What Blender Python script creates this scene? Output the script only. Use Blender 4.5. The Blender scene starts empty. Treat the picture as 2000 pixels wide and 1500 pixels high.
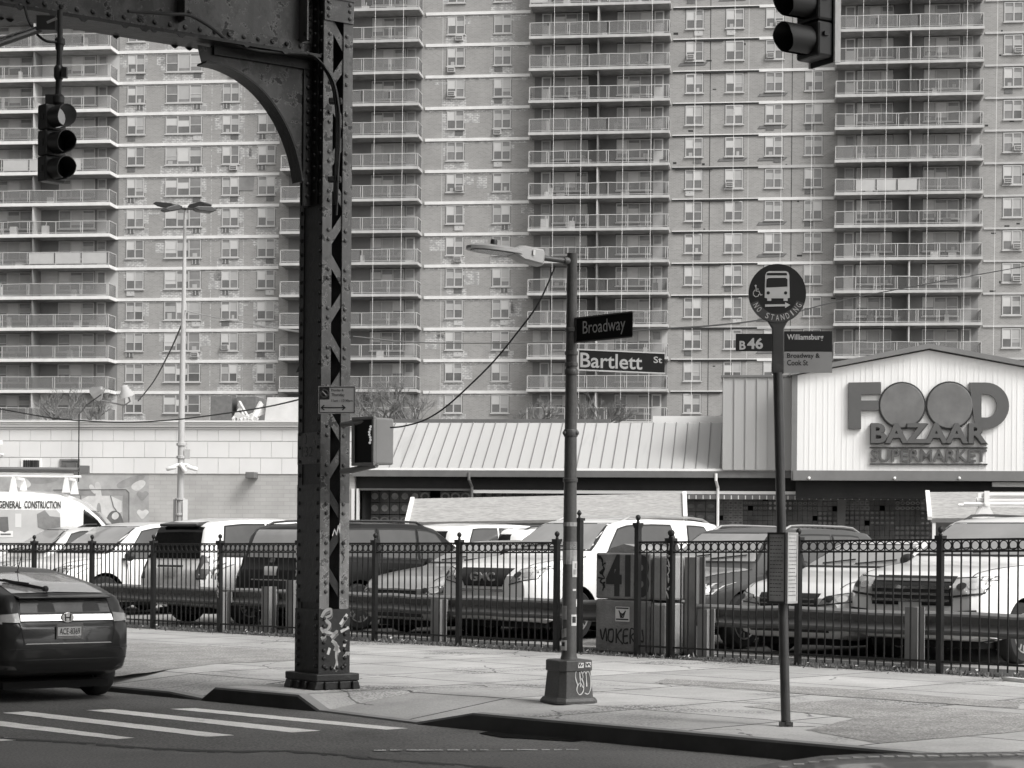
import bpy, bmesh, math, random
from math import sin, cos, pi, radians, sqrt, atan2, hypot
from mathutils import Vector as V, Matrix
from mathutils.bvhtree import BVHTree
C = bpy.context.scene.collection
scn = bpy.context.scene

# ---------------------------------------------------------------- camera
FPX = 4000.0; CAMZ = 1.75; ROLL = 0.0078
CR, SR = cos(ROLL), sin(ROLL)
cam = bpy.data.cameras.new('camera'); camo = bpy.data.objects.new('camera', cam); C.objects.link(camo)
cam.sensor_width = 36; cam.lens = FPX / 2000 * 36; cam.shift_y = (1058 - 750) / 2000.0
cam.clip_start = 0.1; cam.clip_end = 3000
camo.matrix_world = Matrix(((CR, -SR, 0, 0), (0, 0, -1, 0), (SR, CR, 0, CAMZ), (0, 0, 0, 1)))
cam.dof.use_dof = True; cam.dof.focus_distance = 27; cam.dof.aperture_fstop = 30
scn.camera = camo
# ---------------------------------------------------------------- light
SUN_EL, SUN_AZ = 46, 132          # azimuth clockwise from +Y (view direction)
w = bpy.data.worlds.new('World'); scn.world = w; w.use_nodes = True
nt = w.node_tree; nt.nodes.clear()
sky = nt.nodes.new('ShaderNodeTexSky'); sky.sky_type = 'NISHITA'; sky.sun_disc = False
sky.sun_elevation = radians(SUN_EL); sky.sun_rotation = radians(SUN_AZ); sky.dust_density = 4; sky.air_density = 1.2
bw = nt.nodes.new('ShaderNodeRGBToBW'); tint = nt.nodes.new('ShaderNodeMix'); tint.data_type = 'RGBA'; tint.blend_type = 'MULTIPLY'
tint.inputs[0].default_value = 1; tint.inputs[7].default_value = (1, .99, .975, 1)
bg = nt.nodes.new('ShaderNodeBackground'); bg.inputs[1].default_value = 0.15
wo = nt.nodes.new('ShaderNodeOutputWorld')
nt.links.new(sky.outputs[0], bw.inputs[0]); nt.links.new(bw.outputs[0], tint.inputs[6])
nt.links.new(tint.outputs[2], bg.inputs[0]); nt.links.new(bg.outputs[0], wo.inputs[0])
sl = bpy.data.lights.new('sun', 'SUN'); sl.energy = 1.15; sl.angle = radians(20); sl.color = (1, .99, .975)
so = bpy.data.objects.new('sun', sl); C.objects.link(so)
sd = V((sin(radians(SUN_AZ)) * cos(radians(SUN_EL)), cos(radians(SUN_AZ)) * cos(radians(SUN_EL)), sin(radians(SUN_EL))))
so.rotation_euler = sd.to_track_quat('Z', 'Y').to_euler(); so.location = (0, 0, 60)
scn.view_settings.view_transform = 'Standard'; scn.view_settings.look = 'None'
scn.view_settings.exposure = 0.80; scn.view_settings.gamma = 1
scn.cycles.max_bounces = 6; scn.cycles.transparent_max_bounces = 10

# ---------------------------------------------------------------- pixel helpers (2000x1500 photograph)
CAM = V((0, 0, CAMZ))
def ray(x, y):
    cx, cy = (x - 1000) / FPX, -(y - 1058) / FPX
    return V((cx * CR - cy * SR, 1.0, cx * SR + cy * CR))
def at(x, y, Y): return CAM + ray(x, y) * Y
def G(x, y, z=0.0):
    r = ray(x, y); return CAM + r * ((z - CAMZ) / r.z)
AX = V((.72, -.694, 0)).normalized()       # along Broadway, to the right and nearer
BX = V((.694, .72, 0)).normalized()        # away across the sidewalk
ZX = V((0, 0, 1))
def frame(o, x, z=ZX):
    x = V(x).normalized(); z = V(z).normalized(); y = z.cross(x).normalized(); z = x.cross(y).normalized()
    return Matrix(((x.x, y.x, z.x, o[0]), (x.y, y.y, z.y, o[1]), (x.z, y.z, z.z, o[2]), (0, 0, 0, 1)))
def GL(M, x, y, d=0.0):
    """pixel -> local (u, z) on the plane local y = d of frame M"""
    o = M @ V((0, d, 0)); n = M.to_3x3() @ V((0, 1, 0)); r = ray(x, y)
    t = (o - CAM).dot(n) / r.dot(n); p = M.inverted() @ (CAM + r * t); return p.x, p.z

# ---------------------------------------------------------------- materials
MATS = {}
def g(v): return (v, v * .992, v * .98, 1)
def mat(name, base=.5, rough=.7, amp=.12, scale=3.0, metal=0.0, spec=.5, bump=0.0, bscale=40.0, dirt=0.0, dscale=.8, dcol=None, coat=0.0, emit=0.0, alpha=1.0, fine=0.0, fscale=120., stretch=None):
    if name in MATS: return MATS[name]
    m = bpy.data.materials.new(name); m.use_nodes = True; t = m.node_tree; N = t.nodes; L = t.links
    b = N['Principled BSDF']; MATS[name] = m
    b.inputs['Roughness'].default_value = rough; b.inputs['Metallic'].default_value = metal
    b.inputs['Specular IOR Level'].default_value = spec; b.inputs['Coat Weight'].default_value = coat
    b.inputs['Coat Roughness'].default_value = .05
    tc = N.new('ShaderNodeTexCoord'); vec = tc.outputs['Object']
    if stretch:
        mp = N.new('ShaderNodeMapping'); mp.inputs['Scale'].default_value = stretch; L.new(vec, mp.inputs[0]); vec = mp.outputs[0]
    def noise(s, det=5, r=.6):
        n = N.new('ShaderNodeTexNoise'); n.inputs['Scale'].default_value = s; n.inputs['Detail'].default_value = det; n.inputs['Roughness'].default_value = r
        L.new(vec, n.inputs['Vector']); return n.outputs['Fac']
    def ramp(f, p0, c0, p1, c1):
        r = N.new('ShaderNodeValToRGB'); e = r.color_ramp.elements
        e[0].position = p0; e[0].color = c0; e[1].position = p1; e[1].color = c1; L.new(f, r.inputs[0]); return r.outputs[0]
    def mix(f, a, c, bt='MIX'):
        x = N.new('ShaderNodeMix'); x.data_type = 'RGBA'; x.blend_type = bt
        for s, v in ((x.inputs[0], f), (x.inputs[6], a), (x.inputs[7], c)):
            if hasattr(v, 'is_linked'): L.new(v, s)
            else: s.default_value = v
        return x.outputs[2]
    col = g(base)
    if amp > 0: col = ramp(noise(scale), .3, g(base * (1 - amp)), .7, g(min(base * (1 + amp), 1)))
    if dirt > 0:
        dc = dcol if dcol is not None else base * .35
        f = ramp(noise(dscale, 9, .68), .5 + .12 * (1 - dirt), (0, 0, 0, 1), .62 + .12 * (1 - dirt), (dirt,) * 3 + (1,))
        col = mix(f, col, g(dc))
    if fine > 0:
        f = ramp(noise(fscale, 2), .41, g(1 - fine), .59, g(1 + 0 * fine)); col = mix(1.0, col, f, 'MULTIPLY')
    if hasattr(col, 'is_linked'): L.new(col, b.inputs['Base Color'])
    else: b.inputs['Base Color'].default_value = col
    if bump > 0:
        bp = N.new('ShaderNodeBump'); bp.inputs['Strength'].default_value = bump; bp.inputs['Distance'].default_value = .02
        L.new(noise(bscale, 6), bp.inputs['Height']); L.new(bp.outputs[0], b.inputs['Normal'])
    if emit > 0:
        b.inputs['Emission Color'].default_value = g(1); b.inputs['Emission Strength'].default_value = emit
    if alpha < 1: b.inputs['Alpha'].default_value = alpha
    return m
def nodes_of(m): return m.node_tree.nodes, m.node_tree.links, m.node_tree.nodes['Principled BSDF']

# ---------------------------------------------------------------- object helpers
INV = {}
def tag(o, label=None, cat=None, group=None, kind=None):
    if label: o['label'] = label
    if cat: o['category'] = cat
    if group: o['group'] = group
    if kind: o['kind'] = kind
    return o
def thing(name, label, cat, M=None, group=None):
    if M is None: M = Matrix.Identity(4)
    elif isinstance(M, V): M = Matrix.Translation(M)
    o = bpy.data.objects.new(name, None); C.objects.link(o); o.matrix_world = M; o.empty_display_size = .2
    INV[o.name] = M.inverted(); return tag(o, label, cat, group)
def copy_tree(o, parent=None):
    c = o.copy(); C.objects.link(c); c.parent = parent
    for ch in list(o.children): copy_tree(ch, c)
    return c
class MB:
    def __init__(s): s.v = []; s.f = []; s.mi = []; s.cur = 0
    def add(s, vs, fs):
        n = len(s.v); s.v += [V(p) for p in vs]
        for f in fs: s.f.append([i + n for i in f]); s.mi.append(s.cur)
        return s
    def box(s, a, b, M=None):
        x0, y0, z0 = a; x1, y1, z1 = b
        p = [V(q) for q in ((x0, y0, z0), (x1, y0, z0), (x1, y1, z0), (x0, y1, z0), (x0, y0, z1), (x1, y0, z1), (x1, y1, z1), (x0, y1, z1))]
        if M is not None: p = [M @ q for q in p]
        return s.add(p, [(3, 2, 1, 0), (4, 5, 6, 7), (0, 1, 5, 4), (1, 2, 6, 5), (2, 3, 7, 6), (3, 0, 4, 7)])
    def quad(s, *p): return s.add(p, [tuple(range(len(p)))])
    def bar(s, p0, p1, w, h, up=ZX):
        p0 = V(p0); p1 = V(p1); d = p1 - p0; L = d.length; x = d / L; up = V(up)
        if abs(x.dot(up.normalized())) > .999: up = V((1, 0, 0))
        return s.box((0, -w / 2, -h / 2), (L, w / 2, h / 2), frame(p0, x, up - x * up.dot(x)))
    def tube(s, pts, r, n=8, cap=True):
        pts = [V(p) for p in pts]; rs = r if hasattr(r, '__len__') else [r] * len(pts)
        vs = []; fs = []; up = None
        for i, p in enumerate(pts):
            d = (pts[min(i + 1, len(pts) - 1)] - pts[max(i - 1, 0)]).normalized()
            if up is None: up = V((0, 0, 1)) if abs(d.z) < .9 else V((1, 0, 0))
            a = d.cross(up).normalized(); b = a.cross(d).normalized(); up = b
            for k in range(n): t = 2 * pi * k / n; vs.append(p + (a * cos(t) + b * sin(t)) * rs[i])
        for i in range(len(pts) - 1):
            for k in range(n): fs.append((i * n + k, i * n + (k + 1) % n, (i + 1) * n + (k + 1) % n, (i + 1) * n + k))
        if cap: fs.append(tuple(range(n))[::-1]); fs.append(tuple((len(pts) - 1) * n + k for k in range(n)))
        fs = [tuple(reversed(f)) for f in fs]
        return s.add(vs, fs)
    def lathe(s, prof, M=None, n=20, cap=True):
        vs = []; fs = []; m = len(prof)
        for (r, z) in prof:
            for k in range(n):
                t = 2 * pi * k / n; p = V((r * cos(t), r * sin(t), z)); vs.append(M @ p if M is not None else p)
        for i in range(m - 1):
            for k in range(n): fs.append((i * n + k, i * n + (k + 1) % n, (i + 1) * n + (k + 1) % n, (i + 1) * n + k))
        if cap: fs.append(tuple(range(n))[::-1]); fs.append(tuple((m - 1) * n + k for k in range(n)))
        return s.add(vs, fs)
    def prism(s, poly, y0, y1, M=None):
        """poly of (x,z) in the local xz plane, extruded y0..y1"""
        n = len(poly); p = [V((x, y0, z)) for x, z in poly] + [V((x, y1, z)) for x, z in poly]
        ar = sum(poly[i][0] * poly[(i + 1) % n][1] - poly[(i + 1) % n][0] * poly[i][1] for i in range(n))
        fs = [tuple(range(n)), tuple(range(2 * n - 1, n - 1, -1))] + [(i, i + n, (i + 1) % n + n, (i + 1) % n) for i in range(n)]
        if ar < 0: fs = [tuple(reversed(f)) for f in fs]
        if M is not None: p = [M @ q for q in p]
        return s.add(p, fs)
    def ball(s, c, r, n=10, M=None, sc=(1, 1, 1)):
        prof = [(max(r * sin(pi * i / n), 1e-4), -r * cos(pi * i / n)) for i in range(n + 1)]
        T = Matrix.Translation(V(c)) @ Matrix.Diagonal((sc[0], sc[1], sc[2], 1))
        return s.lathe(prof, (M @ T) if M is not None else T, 12)
    def build(s, name, m, parent=None, smooth=None, bev=0, kind=None, label=None, noinv=False):
        me = bpy.data.meshes.new(name); vs = s.v
        if parent is not None and not noinv:
            I = INV[parent.name]; vs = [I @ p for p in vs]
        me.from_pydata([tuple(p) for p in vs], [], s.f)
        for q in (m if isinstance(m, (list, tuple)) else [m]): me.materials.append(q)
        if any(s.mi): me.polygons.foreach_set('material_index', s.mi)
        me.update()
        if smooth is not None:
            me.polygons.foreach_set('use_smooth', [True] * len(me.polygons)); me.set_sharp_from_angle(angle=radians(smooth))
        o = bpy.data.objects.new(name, me); C.objects.link(o)
        if parent is not None: o.parent = parent; INV[o.name] = INV[parent.name]
        else: INV[o.name] = Matrix.Identity(4)
        if bev:
            b = o.modifiers.new('bevel', 'BEVEL'); b.width = bev; b.segments = 2; b.limit_method = 'ANGLE'; b.angle_limit = radians(40)
        if kind: o['kind'] = kind
        if label: o['label'] = label
        return o
def add_text(body, M, w, h, m, name, parent, ext=.003, bold=0.0, fit=True, sp=1.0):
    """text in the xz plane of M (front = local -y), fitted to the box (0..w, 0..h)"""
    cu = bpy.data.curves.new(name, 'FONT'); cu.body = body; cu.extrude = 0; cu.offset = bold; cu.resolution_u = 3; cu.space_character = sp
    t = bpy.data.objects.new(name, cu); C.objects.link(t); bpy.context.view_layer.update()
    me = t.to_mesh(); vs = [v.co.copy() for v in me.vertices]; fs = [tuple(p.vertices) for p in me.polygons]
    t.to_mesh_clear(); bpy.data.objects.remove(t); bpy.data.curves.remove(cu)
    x0 = min(v.x for v in vs); x1 = max(v.x for v in vs); y0 = min(v.y for v in vs); y1 = max(v.y for v in vs)
    sx = w / (x1 - x0); sy = h / (y1 - y0)
    mb = MB()
    pts = [M @ V(((v.x - x0) * sx, -ext, (v.y - y0) * sy)) for v in vs]
    mb.add(pts, fs)
    if ext > .008:      # raised letters: side walls
        from collections import Counter
        ec = Counter(); od = {}
        for f in fs:
            for i in range(len(f)):
                e = (f[i], f[(i + 1) % len(f)]); k = tuple(sorted(e)); ec[k] += 1; od[k] = e
        bk = [M @ V(((v.x - x0) * sx, 0, (v.y - y0) * sy)) for v in vs]
        for k, c in ec.items():
            if c == 1:
                a, b = od[k]; mb.add([pts[b], pts[a], bk[a], bk[b]], [(0, 1, 2, 3)])
    return mb.build(name, m, parent)
def strokes(lines, M, wd, m, name, parent, ext=.004, smooth=False):
    """painted strokes: lists of (x,z) points in the xz plane of M"""
    mb = MB()
    for L in lines:
        if smooth and len(L) > 2: L = [(p.x, p.z) for p in curve_pts([V((x, 0, z)) for x, z in L], 6)]
        nn = max(len(L) - 1, 1); seg = -1
        for (x0, z0), (x1, z1) in zip(L[:-1], L[1:]):
            d = V((x1 - x0, 0, z1 - z0)); l = d.length
            if l < 1e-6: continue
            seg += 1; kk = 1.0 if not smooth else .7 + .5 * sin(1 + 7.3 * seg / nn) ** 2
            d /= l; n = V((-d.z, 0, d.x)) * wd / 2 * kk; e = d * wd * (.35 if not smooth else .2)
            a = V((x0, -ext, z0)) - e; b = V((x1, -ext, z1)) + e
            mb.quad(M @ (a - n), M @ (b - n), M @ (b + n), M @ (a + n))
    return mb.build(name, m, parent)
def curve_pts(p, n=10):
    """catmull-rom through points"""
    p = [V(q) for q in p]; out = []
    for i in range(len(p) - 1):
        a = p[max(i - 1, 0)]; b = p[i]; c = p[i + 1]; d = p[min(i + 2, len(p) - 1)]
        for k in range(n):
            t = k / n; out.append(.5 * ((2 * b) + (c - a) * t + (2 * a - 5 * b + 4 * c - d) * t * t + (3 * b - a - 3 * c + d) * t ** 3))
    out.append(p[-1]); return out
def chaikin(p, it=2):
    for _ in range(it): p = [q for i in range(len(p)) for q in ((p[i][0] * .75 + p[(i + 1) % len(p)][0] * .25, p[i][1] * .75 + p[(i + 1) % len(p)][1] * .25), (p[i][0] * .25 + p[(i + 1) % len(p)][0] * .75, p[i][1] * .25 + p[(i + 1) % len(p)][1] * .75))]
    return p
def lerp(a, b, t): return a + (b - a) * t
def interp(t, P):
    if t <= P[0][0]: return P[0][1]
    for (a, x), (b, y) in zip(P[:-1], P[1:]):
        if t <= b: return x + (y - x) * (t - a) / (b - a)
    return P[-1][1]
# ================================================================ apartment building (far, about 180 m)
TH = radians(7.1)
MA = frame((0, 179.5, 0), (cos(TH), -sin(TH), 0))       # local x along the facade, +y into it
def brick_mat():
    m = mat('apartment_brick', .19, .9, .10, .35, fine=.0)
    N, L, b = nodes_of(m)
    tc = N.new('ShaderNodeTexCoord')
    mp = N.new('ShaderNodeMapping'); mp.inputs['Rotation'].default_value = (radians(90), 0, 0); L.new(tc.outputs['Object'], mp.inputs[0])
    sep = N.new('ShaderNodeSeparateXYZ'); L.new(tc.outputs['Object'], sep.inputs[0])
    cmb = N.new('ShaderNodeCombineXYZ'); L.new(sep.outputs[0], cmb.inputs[0]); L.new(sep.outputs[2], cmb.inputs[1])
    br = N.new('ShaderNodeTexBrick'); br.inputs['Scale'].default_value = 1; br.inputs['Brick Width'].default_value = .30; br.inputs['Row Height'].default_value = .11
    br.inputs['Mortar Size'].default_value = .018; br.inputs['Color1'].default_value = g(.26); br.inputs['Color2'].default_value = g(.32); br.inputs['Mortar'].default_value = g(.34)
    L.new(cmb.outputs[0], br.inputs['Vector'])
    n1 = N.new('ShaderNodeTexNoise'); n1.inputs['Scale'].default_value = .45; n1.inputs['Detail'].default_value = 6; L.new(cmb.outputs[0], n1.inputs['Vector'])
    r1 = N.new('ShaderNodeValToRGB'); r1.color_ramp.elements[0].position = .3; r1.color_ramp.elements[0].color = g(.84); r1.color_ramp.elements[1].position = .7; r1.color_ramp.elements[1].color = g(1.0); L.new(n1.outputs['Fac'], r1.inputs[0])
    mx = N.new('ShaderNodeMix'); mx.data_type = 'RGBA'; mx.blend_type = 'MULTIPLY'; mx.inputs[0].default_value = 1; L.new(br.outputs['Color'], mx.inputs[6]); L.new(r1.outputs[0], mx.inputs[7])
    L.new(mx.outputs[2], b.inputs['Base Color'])
    return m
M_brick = brick_mat()
def repoint_mat():
    m = mat('repointed_brick', .2, .9, 0); N, L, b = nodes_of(m)
    tc = N.new('ShaderNodeTexCoord'); sep = N.new('ShaderNodeSeparateXYZ'); L.new(tc.outputs['Object'], sep.inputs[0])
    cmb = N.new('ShaderNodeCombineXYZ'); L.new(sep.outputs[0], cmb.inputs[0]); L.new(sep.outputs[2], cmb.inputs[1])
    br = N.new('ShaderNodeTexBrick'); br.inputs['Scale'].default_value = 1; br.inputs['Brick Width'].default_value = .42; br.inputs['Row Height'].default_value = .15
    br.inputs['Mortar Size'].default_value = .045; br.inputs['Color1'].default_value = g(.23); br.inputs['Color2'].default_value = g(.31); br.inputs['Mortar'].default_value = g(.52); br.inputs['Mortar Smooth'].default_value = .4
    L.new(cmb.outputs[0], br.inputs['Vector'])
    n1 = N.new('ShaderNodeTexNoise'); n1.inputs['Scale'].default_value = 2.2; n1.inputs['Detail'].default_value = 3; L.new(cmb.outputs[0], n1.inputs['Vector'])
    r1 = N.new('ShaderNodeValToRGB'); r1.color_ramp.elements[0].position = .40; r1.color_ramp.elements[0].color = (0, 0, 0, 1); r1.color_ramp.elements[1].position = .56; r1.color_ramp.elements[1].color = (1, 1, 1, 1); L.new(n1.outputs['Fac'], r1.inputs[0])
    mx = N.new('ShaderNodeMix'); mx.data_type = 'RGBA'; mx.inputs[6].default_value = g(.285); L.new(r1.outputs[0], mx.inputs[0]); L.new(br.outputs['Color'], mx.inputs[7])
    L.new(mx.outputs[2], b.inputs['Base Color']); return m
M_rep = repoint_mat()
M_band = mat('painted_concrete_band', .66, .7, .08, 1.5)
M_bandd = mat('exposed_band', .30, .8, .25, 1.5)
M_dkgap = mat('dark_gap', .03, .9, 0)
M_slab = mat('balcony_concrete', .43, .8, .12, 1.2)
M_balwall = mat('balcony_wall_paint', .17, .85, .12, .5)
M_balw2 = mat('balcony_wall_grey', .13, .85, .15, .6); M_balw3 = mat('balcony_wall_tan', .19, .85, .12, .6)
M_balwhite = mat('balcony_wall_white', .44, .85, .08, .7)
M_frame = mat('window_aluminium', .43, .5, .06, 2)
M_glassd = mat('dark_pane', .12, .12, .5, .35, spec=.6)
M_glassm = mat('grey_pane', .19, .2, .35, .5, spec=.5)
M_blind = mat('blind_cloth', .36, .8, .10, .6)
M_blindl = mat('white_blind', .50, .8, .06, .6)
M_rail = mat('painted_rail', .42, .5, .06, 2)
M_mesh = mat('rail_infill_mesh', .19, .8, .0, 2, alpha=.45); M_mesh2 = mat('sparse_infill_mesh', .17, .8, .0, 2, alpha=.12)
M_meshw = mat('white_infill_panel', .42, .8, .06, 1)
M_ac = mat('air_conditioner_casing', .46, .6, .1, 4)
M_acd = mat('air_conditioner_grille', .12, .7, .2, 6)
M_door = mat('balcony_door_paint', .34, .6, .1, 1)
M_doorw = mat('white_door_paint', .52, .6, .05, 1)
apt = thing('apartment_building', 'huge grey brick apartment slab with white floor bands and stacked balconies filling the background', 'building', MA)
INV_A = MA.inverted()
BYK = [26.1 + 61.66 * k for k in range(-2, 15)]      # pixel rows of the floor bands at x = 920
ZB = [GL(MA, 920, y)[1] for y in BYK]                 # descending
HF = (ZB[0] - ZB[-1]) / (len(ZB) - 1)
def ux(x, d=0.0): return GL(MA, x, 460, d)[0]
mb = MB(); mb.box((ux(-260), 0, -.5), (ux(2160), 14, ZB[0] + .15), MA); mb.build('wall', M_brick, apt)
SEC = {'w1': (226, 545), 'w2': (829, 1033), 'w3': (1312, 1629), 'w4': (1921, 2140)}
BAL = [(-150, 214, 0), (546, 816, 1), (1030, 1306, 2), (1629, 1920, 3)]
rnd = random.Random(7)
# floor bands
for k, z in enumerate(ZB):
    for s, (a, b) in SEC.items():
        q = MB()
        if s == 'w3':
            xm = 1480; q.box((ux(a), -.09, z - .10), (ux(xm) , .05, z + .02), MA); q2 = MB(); q2.box((ux(a), -.12, z + .021), (ux(xm), .05, z + .10), MA); q2.box((ux(xm) + .003, -.12, z - .12), (ux(b), .05, z + .12), MA)
            if rnd.random() < .8:
                u0 = lerp(ux(a), ux(xm), rnd.uniform(0, .3)); q.box((u0, -.14, z - .16), (u0 + rnd.uniform(2, 6), .05, z - .101), MA)
            q.build('shelf_angle', M_dkgap, apt); q2.build('floor_band', M_band if rnd.random() < .7 else M_slab, apt)
        elif s == 'w4':
            q.box((ux(a), -.12, z - .08), (ux(b), .05, z + .09), MA); q.build('floor_band', M_slab, apt)
        else:
            q.box((ux(a), -.13, z - .13), (ux(b), .05, z + .13), MA); q.build('floor_band', M_band, apt)
# vertical expansion joints
for x in (412, 476, 862, 1385, 1460, 1545, 1590):
    q = MB(); q.box((ux(x) - .03, -.01, 2), (ux(x) + .03, .05, ZB[0]), MA); q.build('expansion_joint', M_rep if x < 800 else M_dkgap if x in (1385, 1545) else M_slab, apt)
# ---------------------------------------------------------------- windows
PROTO = {}
def win_proto(n, wd, ht, var, acu=None):
    """n lights; returns meshes (frame, pane, blind) with origin at the top left corner of the opening"""
    key = (n, round(wd, 2), var)
    if key in PROTO: return PROTO[key]
    r = random.Random(hash((n, var)) % 1000 + 3 * var)
    fr, pn, bl = MB(), MB(), MB(); t = .085
    fr.box((0, -.06, -ht), (wd, -.0, -ht + t)); fr.box((0, -.06, -t), (wd, 0, 0)); fr.box((-.08, -.14, -ht - .1), (wd + .08, 0, -ht - .002))
    xs = [wd * i / n for i in range(n + 1)]
    for i, x in enumerate(xs):
        a = x if i == 0 else x - t * (.5 if i < n else 1); e = t * (1 if i in (0, n) else 1.3)
        fr.box((a, -.06, -ht + t), (a + e, 0, -t))
    for i in range(n):
        a, b = xs[i] + t * .8, xs[i + 1] - t * .8; fix = (n == 3 and i == 1)
        mid = -ht * .53
        if not fix: fr.box((a, -.045, mid - .035), (b, 0, mid + .035))
        lo = mid if not fix else mid - .12
        kind = r.random()
        if i == 0: pn.cur = 0; pn.box((-.06, -.004, -ht - .06), (wd + .06, -.001, .08))  # dark backing rim round the frame, painted as its shadow line
        pn.cur = 0 if kind < .72 else 1
        if kind > .9: lo = lo - ht * .2
        pn.box((a, -.02, -ht + t), (b, -.002, lo))
        bl.cur = 0 if r.random() < .62 else 1
        if r.random() < .2: bl.cur = 2
        bl.box((a, -.022, lo), (b, -.002, -t))
        if r.random() < .16 and not fix:     # lower blind slats or curtain behind the lower sash
            bl.cur = 0; x0 = a + (b - a) * r.uniform(0, .4); bl.box((x0, -.024, -ht + t * 1.2), (x0 + (b - a) * r.uniform(.3, .6), -.0201, -ht + t + ht * r.uniform(.15, .35)))
        if r.random() < .3:
            bl.cur = 2; bl.box((a, -.026, -ht * r.uniform(.15, .3)), (b, -.0221, -t))
    def me(mb, nm, ms):
        q = bpy.data.meshes.new(nm); q.from_pydata([tuple(p) for p in mb.v], [], mb.f)
        for x in ms: q.materials.append(x)
        q.polygons.foreach_set('material_index', mb.mi); q.update(); return q
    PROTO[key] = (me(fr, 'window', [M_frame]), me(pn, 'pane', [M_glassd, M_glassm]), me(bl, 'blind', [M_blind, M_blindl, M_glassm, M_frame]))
    return PROTO[key]
def put_window(u, z, n, wd, ht, var, parent, d=0.0, name='window', merge=None):
    mf, mp_, mb_ = win_proto(n, wd, ht, var)
    if merge is not None:
        off = V((u, d, z))
        for key, me_ in zip(('f', 'p', 'b'), (mf, mp_, mb_)):
            base = {'f': 0, 'p': 1, 'b': 3}[key]
            n0 = len(merge.v); merge.v += [v.co + off for v in me_.vertices]
            for p in me_.polygons: merge.f.append([i + n0 for i in p.vertices]); merge.mi.append(base + p.material_index)
        return None
    o = bpy.data.objects.new(name, mf); C.objects.link(o); o.parent = parent; o.location = (u, d, z)
    for nm, me_ in (('pane', mp_), ('blind', mb_)):
        c = bpy.data.objects.new(nm, me_); C.objects.link(c); c.parent = o
    return o
WCOL = [(247, 34, 2, 'a'), (322, 71, 3, 'a'), (433, 33, 2, 'a'), (503, 34, 2, 'a'), (871, 34, 2, 'b'), (962, 34, 2, 'b'),
        (1337, 34, 2, 'c'), (1415, 35, 2, 'c'), (1493, 35, 2, 'c'), (1570, 35, 2, 'd'), (1958, 37, 2, 'e')]
ac_a = MB(); ac_a.box((0, -.32, -.42), (.66, 0, 0)); ac_a.cur = 1; ac_a.box((.06, -.33, -.36), (.6, -.319, -.06)); ac_a.cur = 0; ac_a.box((.1, -.335, -.22), (.56, -.328, -.19))
ac_b = MB(); ac_b.cur = 1; ac_b.box((0, -.06, -.4), (.68, 0, 0)); ac_b.cur = 0; ac_b.box((.0, -.08, -.4), (.05, -.058, 0)); ac_b.box((.3, -.08, -.4), (.36, -.058, 0)); ac_b.box((.63, -.08, -.4), (.68, -.058, 0))
ac_c = MB(); ac_c.box((0, -.07, -.44), (.74, 0, 0)); ac_c.cur = 1; ac_c.box((.35, -.075, -.2), (.39, -.068, -.1))
ac_d = MB(); ac_d.cur = 1; ac_d.box((0, -.04, -.42), (.7, 0, 0))
ACM = []
for q in (ac_a, ac_b, ac_c, ac_d):
    me = bpy.data.meshes.new('air_conditioner'); me.from_pydata([tuple(p) for p in q.v], [], q.f); me.materials.append(M_ac); me.materials.append(M_acd)
    me.polygons.foreach_set('material_index', q.mi); me.update(); ACM.append(me)
def put_ac(u, z, k, d=0.0):
    o = bpy.data.objects.new('air_conditioner', ACM[k]); C.objects.link(o); o.parent = apt; o.location = (u, d, z)
rest = MB(); nwin = 0; HW = HF * .60; nac = 0; rep = MB()
for k in range(0, len(ZB) - 1):
    z = ZB[k] - .17
    for ci, (x, wpx, n, s) in enumerate(WCOL):
        if s == 'd' and k < 4: pass
        u = ux(x); wd = ux(x + wpx) - u
        edge = k in (0,) or k >= len(ZB) - 3 or (x == 1958 and k % 2 == 1) or nwin >= 100
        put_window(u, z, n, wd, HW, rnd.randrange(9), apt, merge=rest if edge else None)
        if not edge: nwin += 1
        # repointed masonry and through-wall units below the sill
        zs = z - HW - .12
        if s in 'ab' and rnd.random() < .8:
            a = u - rnd.uniform(.1, .5); b = u + wd + rnd.uniform(.1, .5); rep.box((a, -.012, ZB[k + 1] + .14), (b, .0, zs + .02), MA)
            if s == 'a' and rnd.random() < .6: rep.box((a, -.010, z - HW * rnd.random()), (u - .02, .0, z), MA); rep.box((u + wd + .02, -.010, z - HW * .8), (b, .0, z - .1), MA)
        if nac < 96 and rnd.random() < {'a': .85, 'b': .75, 'c': .4, 'd': .35, 'e': .3}[s]:
            nac += 1
            put_ac(u + (wd - .8 if (n == 3 or rnd.random() < .5) else .05), zs - .03, rnd.choice([0, 1, 1, 2, 2, 3, 3]) if s in 'ab' else rnd.choice([2, 3, 3]))
        elif nac < 96 and rnd.random() < .25:
            nac += 1; put_ac(u + (wd * .55 if rnd.random() < .5 else .08), z - HW + .52, 0)
        if s == 'c' and rnd.random() < .35:      # broken sill
            q = MB(); q.prism([(u - .5, zs - .05), (u + wd + .4, zs - .0), (u + wd + .1, zs - .3), (u - .7, zs - .33)], -.02, 0, MA); q.build('broken_sill', M_acd, apt)
            q = MB(); q.prism([(u - .4, zs - .09), (u + wd + .25, zs - .05), (u + wd, zs - .24), (u - .55, zs - .27)], -.035, 0, MA); q.build('broken_sill', M_balwall, apt)
    # scattered masonry scars
    for (a, b) in ((226, 545), (829, 1033)):
        for j in range(3):
            if rnd.random() < .7:
                u = lerp(ux(a), ux(b), rnd.random()); rep.box((u, -.009, ZB[k] - .6 - rnd.random() * 1.4), (u + rnd.uniform(.4, 1.6), 0, ZB[k] - .45), MA)
    for (a, b) in ((226, 545), (829, 1033)):
        rep.box((ux(a) + .1, -.007, ZB[k] - .34), (ux(b) - .2, 0, ZB[k] - .131), MA)
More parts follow.
